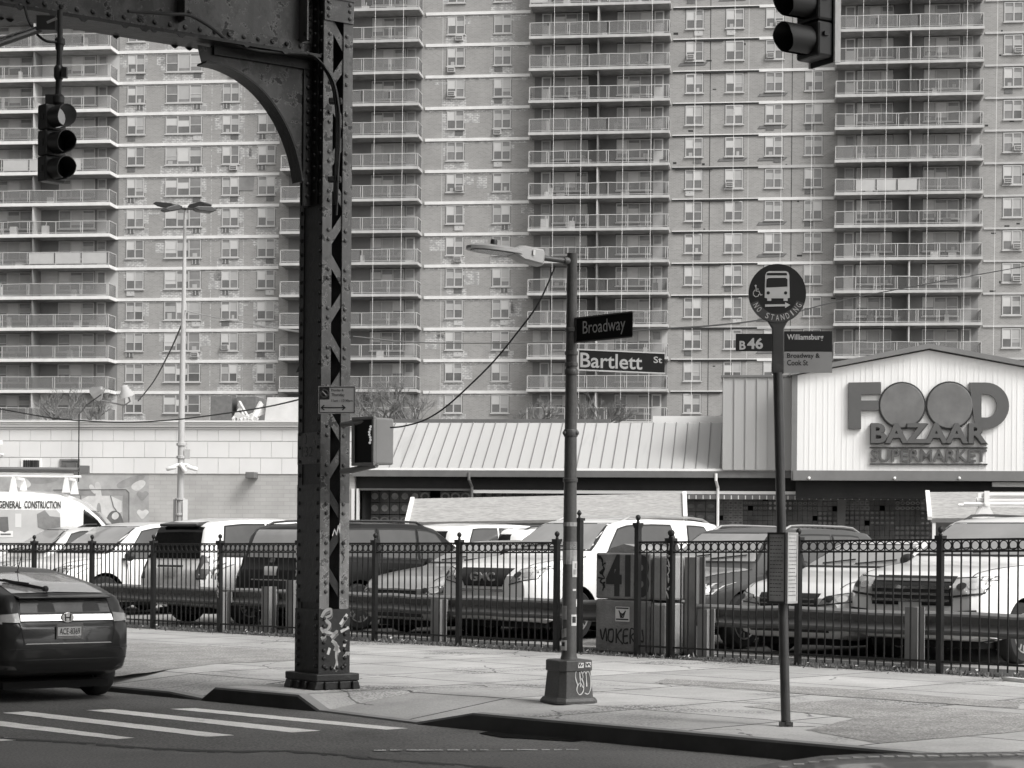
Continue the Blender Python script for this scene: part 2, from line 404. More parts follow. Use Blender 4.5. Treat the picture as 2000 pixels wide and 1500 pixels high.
rep.build('repointed_masonry', M_rep, apt, kind='stuff')
o = rest.build('window', [M_frame, M_glassd, M_glassm, M_blind, M_blindl, M_glassm, M_frame], None, kind='stuff'); o.parent = apt
# dark scars on the right wall
q = MB()
for j in range(46):
    u = lerp(ux(1312), ux(1629), rnd.random()) if j < 30 else lerp(ux(1921), ux(2000), rnd.random()); z = lerp(ZB[0], ZB[-3], rnd.random())
    q.box((u, -.01, z), (u + rnd.uniform(.1, .5), 0, z + rnd.uniform(.06, .2)), MA)
q.build('masonry_scar', M_dkgap, apt, kind='stuff')
# ---------------------------------------------------------------- balconies
M_soff = mat('shaded_stained_soffit', .22, .9, .3, 1.2)  # stained concrete, darkened further to stand in for shade under the slabs
DB = 2.15
for k in range(0, len(ZB) - 2):
    for (xa, xb, idx) in BAL:
        zb = ZB[k + 1]; zt0 = ZB[k]; r = random.Random(k * 37 + idx * 5)
        u0 = ux(xa, -DB); u1 = ux(xb, -DB)
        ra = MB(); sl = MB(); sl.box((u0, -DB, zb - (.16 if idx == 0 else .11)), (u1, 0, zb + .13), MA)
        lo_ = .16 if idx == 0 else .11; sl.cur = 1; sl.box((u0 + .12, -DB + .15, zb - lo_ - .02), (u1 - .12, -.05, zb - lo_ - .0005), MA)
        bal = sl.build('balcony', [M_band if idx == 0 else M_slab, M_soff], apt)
        q = MB(); inf = MB(); zt = zb + .16 + 1.1; z0 = zb + .24
        npan = {0: 7, 1: 5, 2: 7, 3: 7}[idx]; us = [lerp(u0 + .08, u1 - .08, i / npan) for i in range(npan + 1)]; sag = r.uniform(-.05, .05)
        for i, u in enumerate(us):
            q.box((u - .032, -DB + .04, zb + .161), (u + .032, -DB + .1, zt), MA)
            if i < npan:
                b = us[i + 1]
                q.bar(MA @ V((u, -DB + .07, zt + (sag if i % 2 else 0))), MA @ V((b, -DB + .07, zt + (0 if i % 2 else sag))), .06, .06)
                q.box((u + .033, -DB + .05, z0 - .02), (b - .033, -DB + .09, z0 + .02), MA)
                if r.random() < .8: q.box((b - .2, -DB + .05, z0 + .031), (b - .15, -DB + .09, zt - .04), MA)
        for u in (us[0], us[-1]):
            q.box((u - .03, -DB + .101, zt - .04), (u + .03, -.001, zt + .03), MA); q.box((u - .03, -.08, zb + .161), (u + .03, -.02, zt - .041), MA)
            inf.box((u - .008, -DB + .11, z0), (u + .008, -.09, zt - .05), MA)
        white = (idx == 0 and k == 9); vw = r.random() < .04; vc = r.random() < .4
        for i in range(npan):
            inf.cur = 1 if ((white and i > 3) or (vw and r.random() < .4)) else (2 if vc else 0)
            inf.box((us[i] + .035, -DB + .063, z0 + .035), (us[i + 1] - .21, -DB + .071, zt - .045), MA)
        q.build('railing', M_rail, bal); inf.build('infill_panel', [M_mesh, M_meshw, M_mesh2], bal)
        # painted back wall, its tones darkened to deepen the shade of the recess
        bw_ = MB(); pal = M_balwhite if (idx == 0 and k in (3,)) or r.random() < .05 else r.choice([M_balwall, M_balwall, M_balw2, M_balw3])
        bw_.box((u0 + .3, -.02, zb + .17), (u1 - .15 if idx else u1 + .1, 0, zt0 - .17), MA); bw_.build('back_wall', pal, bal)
        # windows, doors, partition (pixel columns)
        lay = {0: dict(win=[(-8, 70), (115, 70)], door=[190], part=[78]), 1: dict(win=[(724, 66)], door=[792, 608], part=[]),
               2: dict(win=[(1079, 68), (1203, 68)], door=[1056, 1275], part=[1168]), 3: dict(win=[(1672, 70), (1802, 70)], door=[1648, 1878], part=[1772])}[idx]
        for (x, wp) in lay['win']:
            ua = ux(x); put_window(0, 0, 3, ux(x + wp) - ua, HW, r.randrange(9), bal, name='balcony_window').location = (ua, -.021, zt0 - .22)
            if r.random() < .4:
                o = bpy.data.objects.new('air_conditioner', ACM[r.choice([0, 1, 2])]); C.objects.link(o); o.parent = bal; o.location = (ua + r.uniform(.2, 2), -.02, zt0 - .25 - HW - .1)
        for x in lay['door']:
            ua = ux(x); dz = zt0 - .2; wdoor = .85; wh = r.random() < .28
            d_ = MB(); d_.box((ua, -.06, zb + .165), (ua + wdoor, -.021, dz), MA)
            do = d_.build('door', M_doorw if wh else M_door, bal)
            d2 = MB(); d2.box((ua + .12, -.066, dz - 1.05 if wh else dz - .8), (ua + wdoor - .12, -.061, dz - .12), MA)
            if r.random() < .35: d2.cur = 1
            d2.build('door_pane', [M_glassm, M_blindl], bal)
        for x in lay['part']:
            ua = ux(x); p_ = MB(); p_.box((ua, -DB + .15, zb + .165), (ua + .12, -.025, zt0 - .165), MA); p_.build('partition', M_balwhite if r.random() < .4 else M_balwall, bal)
        # clutter kept on the balcony
        cl = MB()
        for j in range(r.choice([0, 1, 1, 2, 3, 4]) + (5 if (idx == 0 and k == 11) else 0)):
            u = lerp(u0 + .5, u1 - .8, r.random()); ww = r.uniform(.25, .7); hh = r.uniform(.4, 1.0); cl.cur = r.choice([0, 1, 1, 2]); dd = -r.uniform(.5, 1.3)
            cl.box((u, dd - .2, zb + .166), (u + ww, dd + .2, zb + .16 + hh), MA)
            if r.random() < .4: cl.tube([MA @ V((u + ww / 2, dd, zb + hh)), MA @ V((u + ww / 2 + .1, dd, zb + hh + .5))], .05, 5)
        if cl.v: cl.build('stored_goods', [M_acd, M_blindl, M_blind], bal)
# ---------------------------------------------------------------- ropes of the facade works
M_rope = mat('white_rope', .72, .8, .05, 3)
for x, txt in ((596, 'just right of the steel knee brace'), (730, 'left one of two right of the steel column'), (785, 'right one of two right of the steel column'),
               (1080, 'leftmost of four over the middle balcony stack'), (1134, 'second from left over the middle balcony stack'), (1216, 'third from left over the middle balcony stack'), (1271, 'rightmost of four over the middle balcony stack'),
               (1357, 'over the first window column right of the middle balconies'), (1433, 'over the second window column right of the middle balconies'), (1527, 'over the third window column right of the middle balconies'), (1586, 'over the window column next to the right balconies'),
               (1684, 'leftmost of four over the right balcony stack'), (1731, 'second from left over the right balcony stack'), (1813, 'third from left over the right balcony stack'), (1887, 'rightmost of four over the right balcony stack'), (1946, 'at the right edge past the right balcony stack')):
    a = V((ux(x, -2.4), -2.4, ZB[0])); b = V((ux(x, -2.4) - (.25 if x > 1300 else .1), -2.4, 3))
    q = MB(); q.tube([MA @ a, MA @ lerp(a, b, .5), MA @ b], .017, 5)
    tag(q.build('facade_rope', M_rope), 'thin white rope hanging ' + txt, 'rope', 'ropes hanging down the apartment facade')
# hanging cloth by a window
q = MB(); a = GL(MA, 466, 340); b = GL(MA, 497, 372); q.prism([(a[0], a[1]), (b[0], a[1] - .1), (b[0] - .1, b[1]), (a[0], b[1])], -.05, -.02, MA)
tag(q.build('wall_tarp', M_glassm), 'dark square tarp covering the wall between two windows under the knee brace', 'tarp')
# ================================================================ supermarket and its roof (about 70 m)
MS = frame((0, 70, 0), (cos(TH), -sin(TH), 0))
M_panel = mat('pale_wall_panel', .66, .55, .05, .6, dirt=.25, dscale=1.2, dcol=.5)
M_seam = mat('standing_seam_metal', .40, .6, .05, .5, dirt=.45, dscale=1.2, dcol=.31, stretch=(1.6, .2, .2))
M_seamd = mat('grey_standing_seam', .34, .5, .05, .5)
M_gable = mat('white_ribbed_cladding', .74, .5, .04, .8, dirt=.4, dscale=1.6, dcol=.56, stretch=(1, 1, .12))
M_trimd = mat('dark_grey_trim', .16, .5, .1, 2)
M_fascia = mat('gutter_metal', .13, .5, .15, 2)
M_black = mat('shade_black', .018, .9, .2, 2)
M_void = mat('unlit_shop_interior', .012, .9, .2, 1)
M_letter = mat('sign_letter_face', .085, .45, .06, 3)
M_letterd = mat('sign_letter_side', .035, .5, 0)
M_fruit = mat('fruit_disc', .13, .5, .20, 1.6, dirt=.5, dscale=2.4, dcol=.10)
M_white = mat('white_paint', .78, .5, .04, 2)
M_wood = mat('weathered_shingle', .36, .85, .10, 2, stretch=(.5, 1, 6), fine=.25, fscale=9)
def brickw():
    m = mat('painted_brick', .40, .85, 0); N, L, b = nodes_of(m)
    tc = N.new('ShaderNodeTexCoord'); sep = N.new('ShaderNodeSeparateXYZ'); L.new(tc.outputs['Object'], sep.inputs[0])
    cmb = N.new('ShaderNodeCombineXYZ'); L.new(sep.outputs[0], cmb.inputs[0]); L.new(sep.outputs[2], cmb.inputs[1])
    br = N.new('ShaderNodeTexBrick'); br.inputs['Scale'].default_value = 1; br.inputs['Brick Width'].default_value = .42; br.inputs['Row Height'].default_value = .14
    br.inputs['Mortar Size'].default_value = .010; br.inputs['Color1'].default_value = g(.40); br.inputs['Color2'].default_value = g(.44); br.inputs['Mortar'].default_value = g(.36)
    L.new(cmb.outputs[0], br.inputs['Vector'])
    n = N.new('ShaderNodeTexNoise'); n.inputs['Scale'].default_value = .7; n.inputs['Detail'].default_value = 8; L.new(cmb.outputs[0], n.inputs['Vector'])
    r = N.new('ShaderNodeValToRGB'); r.color_ramp.elements[0].position = .32; r.color_ramp.elements[0].color = g(.80); r.color_ramp.elements[1].position = .62; r.color_ramp.elements[1].color = g(1); L.new(n.outputs['Fac'], r.inputs[0])
    x = N.new('ShaderNodeMix'); x.data_type = 'RGBA'; x.blend_type = 'MULTIPLY'; x.inputs[0].default_value = 1; L.new(br.outputs['Color'], x.inputs[6]); L.new(r.outputs[0], x.inputs[7]); L.new(x.outputs[2], b.inputs['Base Color']); return m
M_pbrick = brickw()
def S(x, y, d=0.0): return GL(MS, x, y, d)
def su(x, d=0.0, y=900): return GL(MS, x, y, d)[0]
def sz(y, x=1000, d=0.0): return GL(MS, x, y, d)[1]
store = thing('supermarket', 'low supermarket with pale panelled wall, sloping seamed roof and white gabled sign front', 'shop', MS)
# --- left block
xl, xr = su(-260), su(693)
zt, zc, z3 = sz(822, 300), sz(839, 300), sz(925.5, 300)
q = MB(); q.box((xl, 0, -.2), (xr, 9, z3), MS); q.build('brick_wall', M_pbrick, store)
rows = [zc, sz(861.7, 300), sz(894, 300), z3]
q = MB()
for i in range(3):
    a, b = rows[i] - .012, rows[i + 1] + .012; step = 2.0 * 43.3 / 57 * .385; off = (.5 if i % 2 else 0) * 1.0
    u = xl + off * .76
    j = 0
    while u < xr:
        e = min(u + .755, xr); q.box((u + .006, -.04 - .004 * (j % 2), b), (e - .006, 8, a), MS); u = e; j += 1
q.build('wall_panel', M_panel, store)
q = MB(); q.box((xl, -.018, z3), (xr, 8.5, zc - .001), MS); q.build('panel_joint', M_seamd, store)
q = MB()
for (a, b, pr) in ((zt - .06, zt, .28), (zt - .14, zt - .065, .20), (zt - .22, zt - .145, .16), (zc, zt - .225, .07)): q.box((xl, -pr, a), (xr, 9, b), MS)
q.build('cornice', M_panel, store); q = MB(); q.box((xl, -.12, zt - .232), (xr, -.075, zt - .218), MS); q.build('cornice_shadow_strip', M_trimd, store)  # solid dark strip painted as the shadow below the cornice step
for (x0, x1, y0, y1, bars) in ((43, 82, 896, 923, 1), (118, 157, 897, 923, 0)):
    (a, zb), (b, za) = S(x0, y1), S(x1, y0)
    q = MB(); t = .06
    for r_ in (((a, zb), (b, zb + t)), ((a, za - t), (b, za)), ((a, zb + t), (a + t, za - t)), ((b - t, zb + t), (b, za - t))): q.box((r_[0][0], -.10, r_[0][1]), (r_[1][0], -.045, r_[1][1]), MS)
    wn = q.build('window', M_white if bars else M_glassm, store)
    q = MB(); q.box((a + t, -.07, zb + t), (b - t, -.05, za - t), MS); q.build('pane', M_glassd if bars else M_acd, wn)
    q = MB()
    if bars:
        for i in range(1, 8): u = lerp(a + t, b - t, i / 8); q.box((u - .012, -.13, zb + .05), (u + .012, -.102, za - .05), MS)
        q.box((lerp(a, b, .5) - .03, -.1, zb + t), (lerp(a, b, .5) + .03, -.071, za - t), MS)
    else: q.box((lerp(a, b, .4), -.22, zb + .07), (b - .08, -.071, za - .14), MS)
    q.build('window_bars' if bars else 'air_conditioner', M_black if bars else M_fascia, wn)
q = MB(); a, z = S(486, 935); q.box((a, -.5, z), (a + .33, -.001, z + .22), MS); tag(q.build('wall_lamp', M_fascia, bev=.02), 'small grey box lamp on the brick wall near the steel column', 'wall lamp')
# mural painted on the brick
M_m1 = mat('mural_grey', .27, .8, .25, 2); M_m2 = mat('mural_light', .55, .8, .2, 2); M_m3 = mat('mural_dark', .13, .8, .3, 3); M_m4 = mat('mural_mid', .36, .8, .25, 1.5)
mur = thing('wall_mural', 'faded mural of a bus, figures and flowers painted on the brick wall', 'mural', MS @ Matrix.Translation((su(150), 0, 0)))
def mp(pts, d, m, nm):
    q = MB(); q.prism([S(x, y) for x, y in (pts if nm in ('background', 'bus_body') else chaikin(pts, 2 if 'window' not in nm else 1))], -d, -.001, MS); return q.build(nm, m, mur)
mp([(-60, 926), (291, 926), (291, 1045), (-60, 1045)], .004, M_m4, 'background')
mp([(60, 930), (110, 928), (118, 938), (86, 946), (55, 944)], .007, M_m1, 'cloud'); mp([(225, 945), (262, 928), (290, 928), (262, 948), (232, 956)], .007, M_m1, 'cloud')
mp([(20, 935), (45, 929), (66, 948), (40, 958)], .007, M_m2, 'cloud'); mp([(252, 950), (276, 935), (288, 944), (268, 962)], .008, M_m2, 'cloud')
mp([(105, 958), (245, 957), (252, 962), (252, 1045), (240, 1045), (240, 968), (108, 968)], .009, M_m1, 'bus_body')
mp([(150, 969), (238, 968), (238, 1010), (150, 1012)], .008, M_m2, 'bus_window'); mp([(112, 970), (144, 970), (144, 1010), (112, 1010)], .008, M_m2, 'bus_window')
q = MB()
for pl in ([(104, 957), (246, 956), (252, 962), (252, 1040)], [(158, 968), (158, 990), (152, 1000)], [(216, 968), (222, 990), (238, 1012), (248, 1040)]):
    for (x0, y0), (x1, y1) in zip(pl[:-1], pl[1:]):
        a = S(x0, y0); b = S(x1, y1); q.bar(MS @ V((a[0], -.012, a[1])), MS @ V((b[0], -.012, b[1])), .012, .03)
q.build('bus_outline', M_m3, mur)
mp([(186, 942), (193, 940), (198, 950), (197, 962), (204, 985), (206, 1025), (182, 1030), (184, 985), (188, 962), (185, 950)], .013, M_m2, 'figure'); mp([(188, 985), (197, 980), (199, 1022), (192, 1024)], .016, M_m1, 'figure_fold')
mp([(172, 950), (180, 944), (190, 962), (184, 966)], .014, M_m2, 'figure_arm')
mp([(206, 1030), (209, 1008), (220, 996), (234, 1000), (240, 1014), (246, 1045), (204, 1045)], .015, M_m3, 'figure'); mp([(219, 1003), (229, 999), (234, 1008), (226, 1016), (218, 1012)], .018, M_m2, 'figure_face')
for cy in (964, 1000):
    mp([(266, cy), (272, cy - 6), (278, cy - 1), (285, cy - 6), (292, cy), (286, cy + 6), (278, cy + 16), (271, cy + 7)], .012, M_m1 if cy < 980 else M_m2, 'flower')
# security camera at the left edge, conduits
q = MB(); a, z = S(2, 866); q.box((a - .5, -.75, z - .07), (a + .25, -.5, z + .08), MS); q.tube([MS @ V((a - .1, -.6, z - .05)), MS @ V((a - .05, -.5, z - .35)), MS @ V((a + .1, -.05, z - .4))], .03, 6)
tag(q.build('security_camera', M_white, smooth=40), 'white bullet camera on a curved bracket at the left edge of the panelled wall', 'camera')
# --- middle: sloping seamed roof
D1 = 3.4
ru0, ru1 = su(690), su(1409)
ze = sz(917, 1050); zr = GL(MS, 1050, 826, D1)[1]
q = MB(); q.add([MS @ V(p) for p in ((ru0, -.1, ze), (ru1, -.1, ze), (ru1, D1, zr), (ru0, D1, zr), (ru0, -.1, ze - .05), (ru1, -.1, ze - .05), (ru1, D1, zr - .05), (ru0, D1, zr - .05))], [(0, 1, 2, 3), (7, 6, 5, 4), (4, 5, 1, 0), (1, 5, 6, 2), (3, 2, 6, 7), (0, 3, 7, 4)])
rf = q.build('seamed_roof', M_seam, store)
q = MB(); n = 31
for i in range(n + 1):
    u = lerp(ru0 + .05, ru1 - .05, i / n); q.bar(MS @ V((u, -.1, ze + .016)), MS @ V((u, D1, zr + .016)), .022, .034, up=MS.to_3x3() @ V((0, -.5, 1)))
q.build('roof_seam', M_trimd, rf)
q = MB(); q.box((ru0, -.16, ze - .04), (ru1 + 2.4, -.101, ze + .04), MS); q.build('eave_edge', M_white, store)
q = MB(); q.box((ru0 - .02, -.2, sz(932, 1050)), (su(1553), -.1, ze - .041), MS); q.build('gutter', M_fascia, store)
zf = sz(956, 1050)
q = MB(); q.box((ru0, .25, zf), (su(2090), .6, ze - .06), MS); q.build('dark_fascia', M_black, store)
for x in (918, 1399):
    q = MB(); a = su(x); q.tube([MS @ V((a, -.22, ze - .12)), MS @ V((a, -.22, ze - .35)), MS @ V((a + .06, .1, ze - .6)), MS @ V((a + .06, .1, zf - 3))], .05, 8); q.build('downpipe', M_fascia if x < 1000 else M_white, store)
q = MB(); q.box((ru0, .2, zf - .05), (su(919), .249, zf + .02), MS); q.build('ledge_strip', M_fascia, store)
q = MB(); q.box((su(922), .15, sz(963, 1000)), (su(1813), .249, sz(957, 1000)), MS); q.build('ledge_strip', M_white, store)
q = MB(); q.box((su(690) - .05, -.05, 0), (su(690) + .05, .3, zf), MS); q.box((su(697), -.02, 0), (su(697) + .05, .3, zf), MS); q.build('corner_trim', M_panel, store)
# recess: back wall and soffit
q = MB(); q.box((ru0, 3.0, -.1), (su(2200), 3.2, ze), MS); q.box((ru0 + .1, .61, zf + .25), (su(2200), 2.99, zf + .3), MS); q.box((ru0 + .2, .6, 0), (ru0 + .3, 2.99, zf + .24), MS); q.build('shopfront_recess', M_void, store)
# parapet behind the ridge
q = MB(); q.box((ru0, D1 + .4, 3), (su(1175), D1 + .7, sz(817, 1000) + .2), MS); q.build('roof_curb', M_fascia, store)
q = MB(); a = su(1262); q.box((a, D1 + .5, 4), (su(1409), D1 + .9, sz(817, 1300) + .32), MS); q.build('roof_curb', M_white, store)
# side panel wall with vertical seams
pu0, pu1 = su(1410, -.3), su(1556, -.3); pz0 = sz(918, 1480, -.3); pz1 = sz(737, 1480, -.3)
q = MB(); q.box((pu0, -.3, pz0), (pu1, 5, pz1), MS); pw = q.build('seamed_wall', M_seamd, store)
q = MB()
for i in range(7): u = pu0 + .02 + (pu1 - pu0) * i / 6.6; q.box((u, -.345, pz0), (u + .025, -.301, pz1), MS)
q.build('wall_seam', M_seamd, pw)
q = MB(); q.box((pu0 - .05, -.36, pz1), (pu1, 5, pz1 + .07), MS); q.build('coping', M_fascia, store)
# --- gabled sign front
GD = -1.1
def Gp(x, y): return GL(MS, x, y, GD)
gu0, gu1 = Gp(1556, 800)[0], Gp(2075, 800)[0]; gum = (gu0 + gu1) / 2
gz0 = Gp(1800, 920)[1]; gzs = Gp(1556, 733)[1]; gzp = Gp(1814, 684)[1]
q = MB(); q.prism([(gu0, gz0), (gu1, gz0), (gu1, gzs), (gum, gzp), (gu0, gzs)], GD, 3.5, MS); gab = q.build('gable_front', M_gable, store)
q = MB(); u = gu0 + .25; nr = 0
while u < gu1 - .1:
    zt_ = lerp(gzs, gzp, 1 - abs(u - gum) / (gum - gu0)); q.box((u, GD - .009, gz0), (u + .04, GD - .001, zt_ - .02), MS); u += .225 if nr % 3 else .16; nr += 1
q.build('cladding_rib', M_gable, gab)
q = MB()
for (a, za, b, zb) in ((gu0 - .25, gzs - .06, gum, gzp), (gum, gzp, gu1 + .25, gzs - .06)):
    q.prism([(a, za + .04), (b, zb + .04), (b, zb + .20), (a, za + .19)], GD - .25, 3.7, MS)
q.build('gable_roof_edge', M_trimd, store)
q = MB(); q.box((gu0 - .16, GD - .06, gz0 - .3), (gu0 + .02, GD + 2.5, gzs + .05), MS); q.build('corner_trim', M_trimd, store)
q = MB(); q.box((gu0 - .1, GD - .1, gz0 - .32), (gu1 + .2, GD + .4, gz0 + .005), MS); q.build('lower_trim', M_trimd, store)
for x in (1580, 1747, 1873):
    q = MB(); a = Gp(x, 934); q.ball((a[0], GD - .12, a[1]), .05, 8, MS); q.build('lamp_bulb', M_white, store)
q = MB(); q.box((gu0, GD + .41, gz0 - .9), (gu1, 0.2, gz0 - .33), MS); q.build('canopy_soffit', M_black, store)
q = MB(); a = GL(MS, 1940, 943, GD); q.box((a[0], GD + .30, a[1] - .12), (a[0] + 3, GD + .4, a[1] + .03), MS); q.build('light_strip', M_white, store)
# sign letters
sg = thing('shop_sign', 'large grey raised shop letters reading FOOD BAZAAR SUPERMARKET on the white gable', 'sign', MS @ Matrix.Translation((gum, GD, gz0 + 1.5)))
def sgp(x, y): u, z = GL(MS, x, y, GD - .14); return (u, z)
def letter_prism(pts, nm='letter', d0=.15, d1=.02, hole=None):
    q = MB(); q.prism([sgp(x, y) for x, y in pts], GD - d0, GD - d1, MS); return q.build(nm, M_letter, sg, bev=.012)
letter_prism([(1657, 747), (1721, 746), (1721, 770), (1682, 771), (1682, 782), (1716, 782), (1716, 802), (1682, 802), (1682, 838), (1657, 838)])
# D with a hole
def ringpoly(cx, cy, rx, ry, a0, a1, n=14): return [(cx + rx * cos(lerp(a0, a1, i / n)), cy + ry * sin(lerp(a0, a1, i / n))) for i in range(n + 1)]
out = [(1893, 747)] + ringpoly(1925, 792.5, 46, 45.5, -pi / 2, pi / 2, 18) + [(1905, 838)]
inn = [(1917, 769)] + ringpoly(1925, 792.5, 22, 23, -pi / 2, pi / 2, 18) + [(1917, 815)]
q = MB(); no = len(out)
for (d0) in (0,):
    A = [V((sgp(*p)[0], GD - .15, sgp(*p)[1])) for p in out]; B_ = [V((sgp(*p)[0], GD - .15, sgp(*p)[1])) for p in inn]
    A2 = [p + V((0, .13, 0)) for p in A]; B2 = [p + V((0, .13, 0)) for p in B_]
    vs = [MS @ p for p in A + B_ + A2 + B2]; fs = []
    for i in range(no):
        j = (i + 1) % no
        fs += [(i, i + no, j + no, j), (j, j + 2 * no, i + 2 * no, i), (i + no, i + 3 * no, j + 3 * no, j + no)]
    q.add(vs, fs)
q.build('letter', M_letter, sg)
for (cx, r) in ((1762, 43.5), (1855, 44.5)):
    pts = [(cx + r * cos(a), 792 + r * sin(a)) for a in [2 * pi * i / 36 for i in range(36)]]
    q = MB(); q.prism([sgp(x, y) for x, y in pts], GD - .16, GD - .02, MS); f = q.build('fruit_disc', M_fruit, sg, bev=.02)
    ro = [sgp(cx + (r + 1.5) * cos(a), 792 + (r + 1.5) * sin(a)) for a in [2 * pi * i / 36 for i in range(37)]]
    q = MB(); q.tube([MS @ V((u, GD - .10, z)) for u, z in ro], .03, 6, cap=False); q.build('disc_rim', M_letterd, f)
def txt(body, x0, y0, x1, y1, nm, ext=.14, bold=0.0, d=GD - .03, m=None, sp=1.0):
    (a, z0), (b, z1) = GL(MS, x0, y1, d), GL(MS, x1, y0, d)
    return add_text(body, MS @ Matrix.Translation((a, d, z0)), b - a, z1 - z0, m or M_letter, nm, sg, ext, bold, sp=sp)
txt('BAZAAR', 1699, 828, 1929, 868, 'lettering', ext=.20, bold=.055, m=M_letterd, sp=1.05, d=GD - .02)
txt('BAZAAR', 1700, 827, 1927, 866, 'lettering', ext=.24, bold=.035, sp=1.05)
txt('SUPERMARKET', 1700, 878, 1927, 902, 'lettering', ext=.10, bold=.02)
q = MB()
for y in (874, 906): (a, z) = sgp(1699, y); (b, _) = sgp(1929, y); q.box((a, GD - .1, z - .02), (b, GD - .02, z + .02), MS)
q.build('sign_rule', M_letterd, sg)
# --- display of goods behind the shop windows (uncountable small packs)
M_g1 = mat('goods_dark', .10, .5, .5, 1.5); M_g2 = mat('goods_mid', .19, .5, .5, 1.7); M_g3 = mat('goods_light', .32, .5, .5, 1.9)
rg = random.Random(3); q = MB()
for (x0, x1, y0, y1, bw_, bh) in ((722, 905, 966, 1075, .36, .42), (905, 1100, 960, 1075, .36, .36), (1340, 1392, 975, 1085, .34, .38), (1403, 1636, 975, 1085, .17, .17), (1650, 1812, 975, 1085, .17, .17), (1815, 2100, 990, 1085, .2, .2)):
    a, zt_ = GL(MS, x0, y0, 1.7); b, zb = GL(MS, x1, y1, 1.7); z = zb; row = 0; nc = int((b - a) / bw_) + 1
    motif = {}
    while z < zt_:
        u = a; j = 0
        while u < b:
            key = (j // 5, row // 3)
            if key not in motif: motif[key] = (rg.choices([0, 1, 2], [.66, .28, .06])[0], rg.random() < .75, rg.choice([1, 1, 2]), rg.uniform(.3, .5), rg.uniform(.16, .3))
            base, lab, lc, lw, lh = motif[key]
            q.cur = base if rg.random() < .92 else 0; dd = rg.uniform(0, .03)
            if rg.random() < .97:
                q.box((u + .004, 1.7 + dd, z), (u + bw_ * rg.uniform(.94, .985), 1.95, z + bh * rg.uniform(.90, .97)), MS)
                if lab:
                    q.cur = lc if base != 2 else 0; cx_ = u + bw_ * .5; cz_ = z + bh * .5; n_ = 8
                    ring_ = [(cx_ + bw_ * lw * cos(2 * pi * k / n_), cz_ + bh * lh * 1.2 * sin(2 * pi * k / n_)) for k in range(n_)]
                    q.prism(ring_, 1.694 + dd, 1.7 + dd, MS)
                    if lw > .4: q.cur = 0; q.prism([(lerp(cx_, x_, .6), lerp(cz_, y_, .6)) for x_, y_ in ring_], 1.69 + dd, 1.6935 + dd, MS)
            u += bw_; j += 1
        z += bh; row += 1
o = q.build('product_stacks', [M_g1, M_g2, M_g3]); tag(o, 'rows of stacked packaged goods in the dark shop windows', 'goods', kind='stuff')
q = MB(); a = su(1636, 1.0); q.box((a, 1.0, 0), (a + .28, 1.3, zf), MS); q.build('pillar', M_fascia, store)
# scalloped valance
val = MB(); val2 = MB(); a, zv1 = GL(MS, 1338, 966, .1); b, zv0 = GL(MS, 1811, 977, .1); val.box((a, .1, zv0), (b, .14, zv1), MS); val.build('valance', M_fascia, store)
for i in range(34): u = lerp(a, b, (i + .5) / 34); val2.box((u, .085, zv0), (u + .035, .099, zv1 - .02), MS)
val2.build('valance_stripe', M_panel, store)
# --- freestanding shingled sheds in front of the windows (cart shelters)
def shelter(x0t, x1t, x0b, x1b, yt0, yt1, yb0, yb1, label, dt=-3.2, db=-5.0):
    p = [GL(MS, x0b, yb0, db), GL(MS, x1b, yb1, db), GL(MS, x1t, yt1, dt), GL(MS, x0t, yt0, dt)]; dd = [db, db, dt, dt]
    P = [V((p[i][0], dd[i], p[i][1])) for i in range(4)]
    sh = thing('cart_shelter', label, 'shelter', MS @ Matrix.Translation((P[0].x, P[0].y, 0)), 'sloped shingled shelters before the shop windows')
    q = MB(); up = V((0, -.05, .09)); q.add([MS @ v for v in P + [v - up for v in P]], [(0, 1, 2, 3), (7, 6, 5, 4), (4, 5, 1, 0), (1, 5, 6, 2), (2, 6, 7, 3), (0, 3, 7, 4)]); q.build('roof', M_wood, sh)
    q = MB(); q.bar(MS @ (P[0] + V((-.03, -.04, 0))), MS @ (P[3] + V((-.03, -.04, 0))), .13, .12); q.bar(MS @ (P[1] + V((.03, -.04, 0))), MS @ (P[2] + V((.03, -.04, 0))), .13, .12); q.build('edge_board', M_white, sh)
    q = MB(); q.box((P[0].x, db - .03, P[0].z - .13), (P[1].x, db + .02, P[0].z - .06), MS); q.build('front_beam', M_fascia, sh)
    for i in range(5):
        u = lerp(P[0].x + .1, P[1].x - .1, i / 4); q = MB(); q.box((u - .05, db, 0), (u + .05, db + .1, P[0].z - .13), MS); q.build('post', M_panel, sh)
    q = MB(); q.box((P[0].x + .2, dt + .3, .4), (P[1].x - .2, dt + .4, P[3].z - .3), MS); q.build('back_panel', M_g2, sh)
shelter(808, 1335, 797, 1337, 974, 963, 1020, 1011, 'long shingled shelter with a white edge behind the white wagon and the lamp post')
shelter(1813, 2120, 1818, 2125, 961, 960, 1012, 1011, 'shingled shelter at the right edge behind the roof ladder rack')
# --- things on the left roof
q = MB()
M_dumpw = mat('worn_white_panel', .52, .6, .12, 1.5, dirt=.3, dscale=2)
def roofbox(x0, x1, y0, y1, d0, d1, m, nm, lab, cat, lean=0):
    (a, z0), (b, z1) = GL(MS, x0, y1, d0), GL(MS, x1, y0, d0); q = MB(); q.prism([(a, z0), (b, z0), (b, z1), (a + lean, z1)], d0, d1, MS); return tag(q.build(nm, m, bev=.02), lab, cat)
roofbox(516, 640, 776, 822, 3, 6, M_dumpw, 'roof_unit', 'worn white metal housing on the flat roof left of the steel column', 'roof unit', .1)
t = roofbox(411, 452, 773, 822, 5, 7, M_acd, 'roof_shed', 'dark open shed on the flat roof, left one of two', 'shed'); roofbox(462, 500, 774, 822, 5, 7, M_acd, 'roof_shed', 'dark open shed on the flat roof, right one of two beside the white housing', 'shed')
q = MB(); rr = random.Random(5)
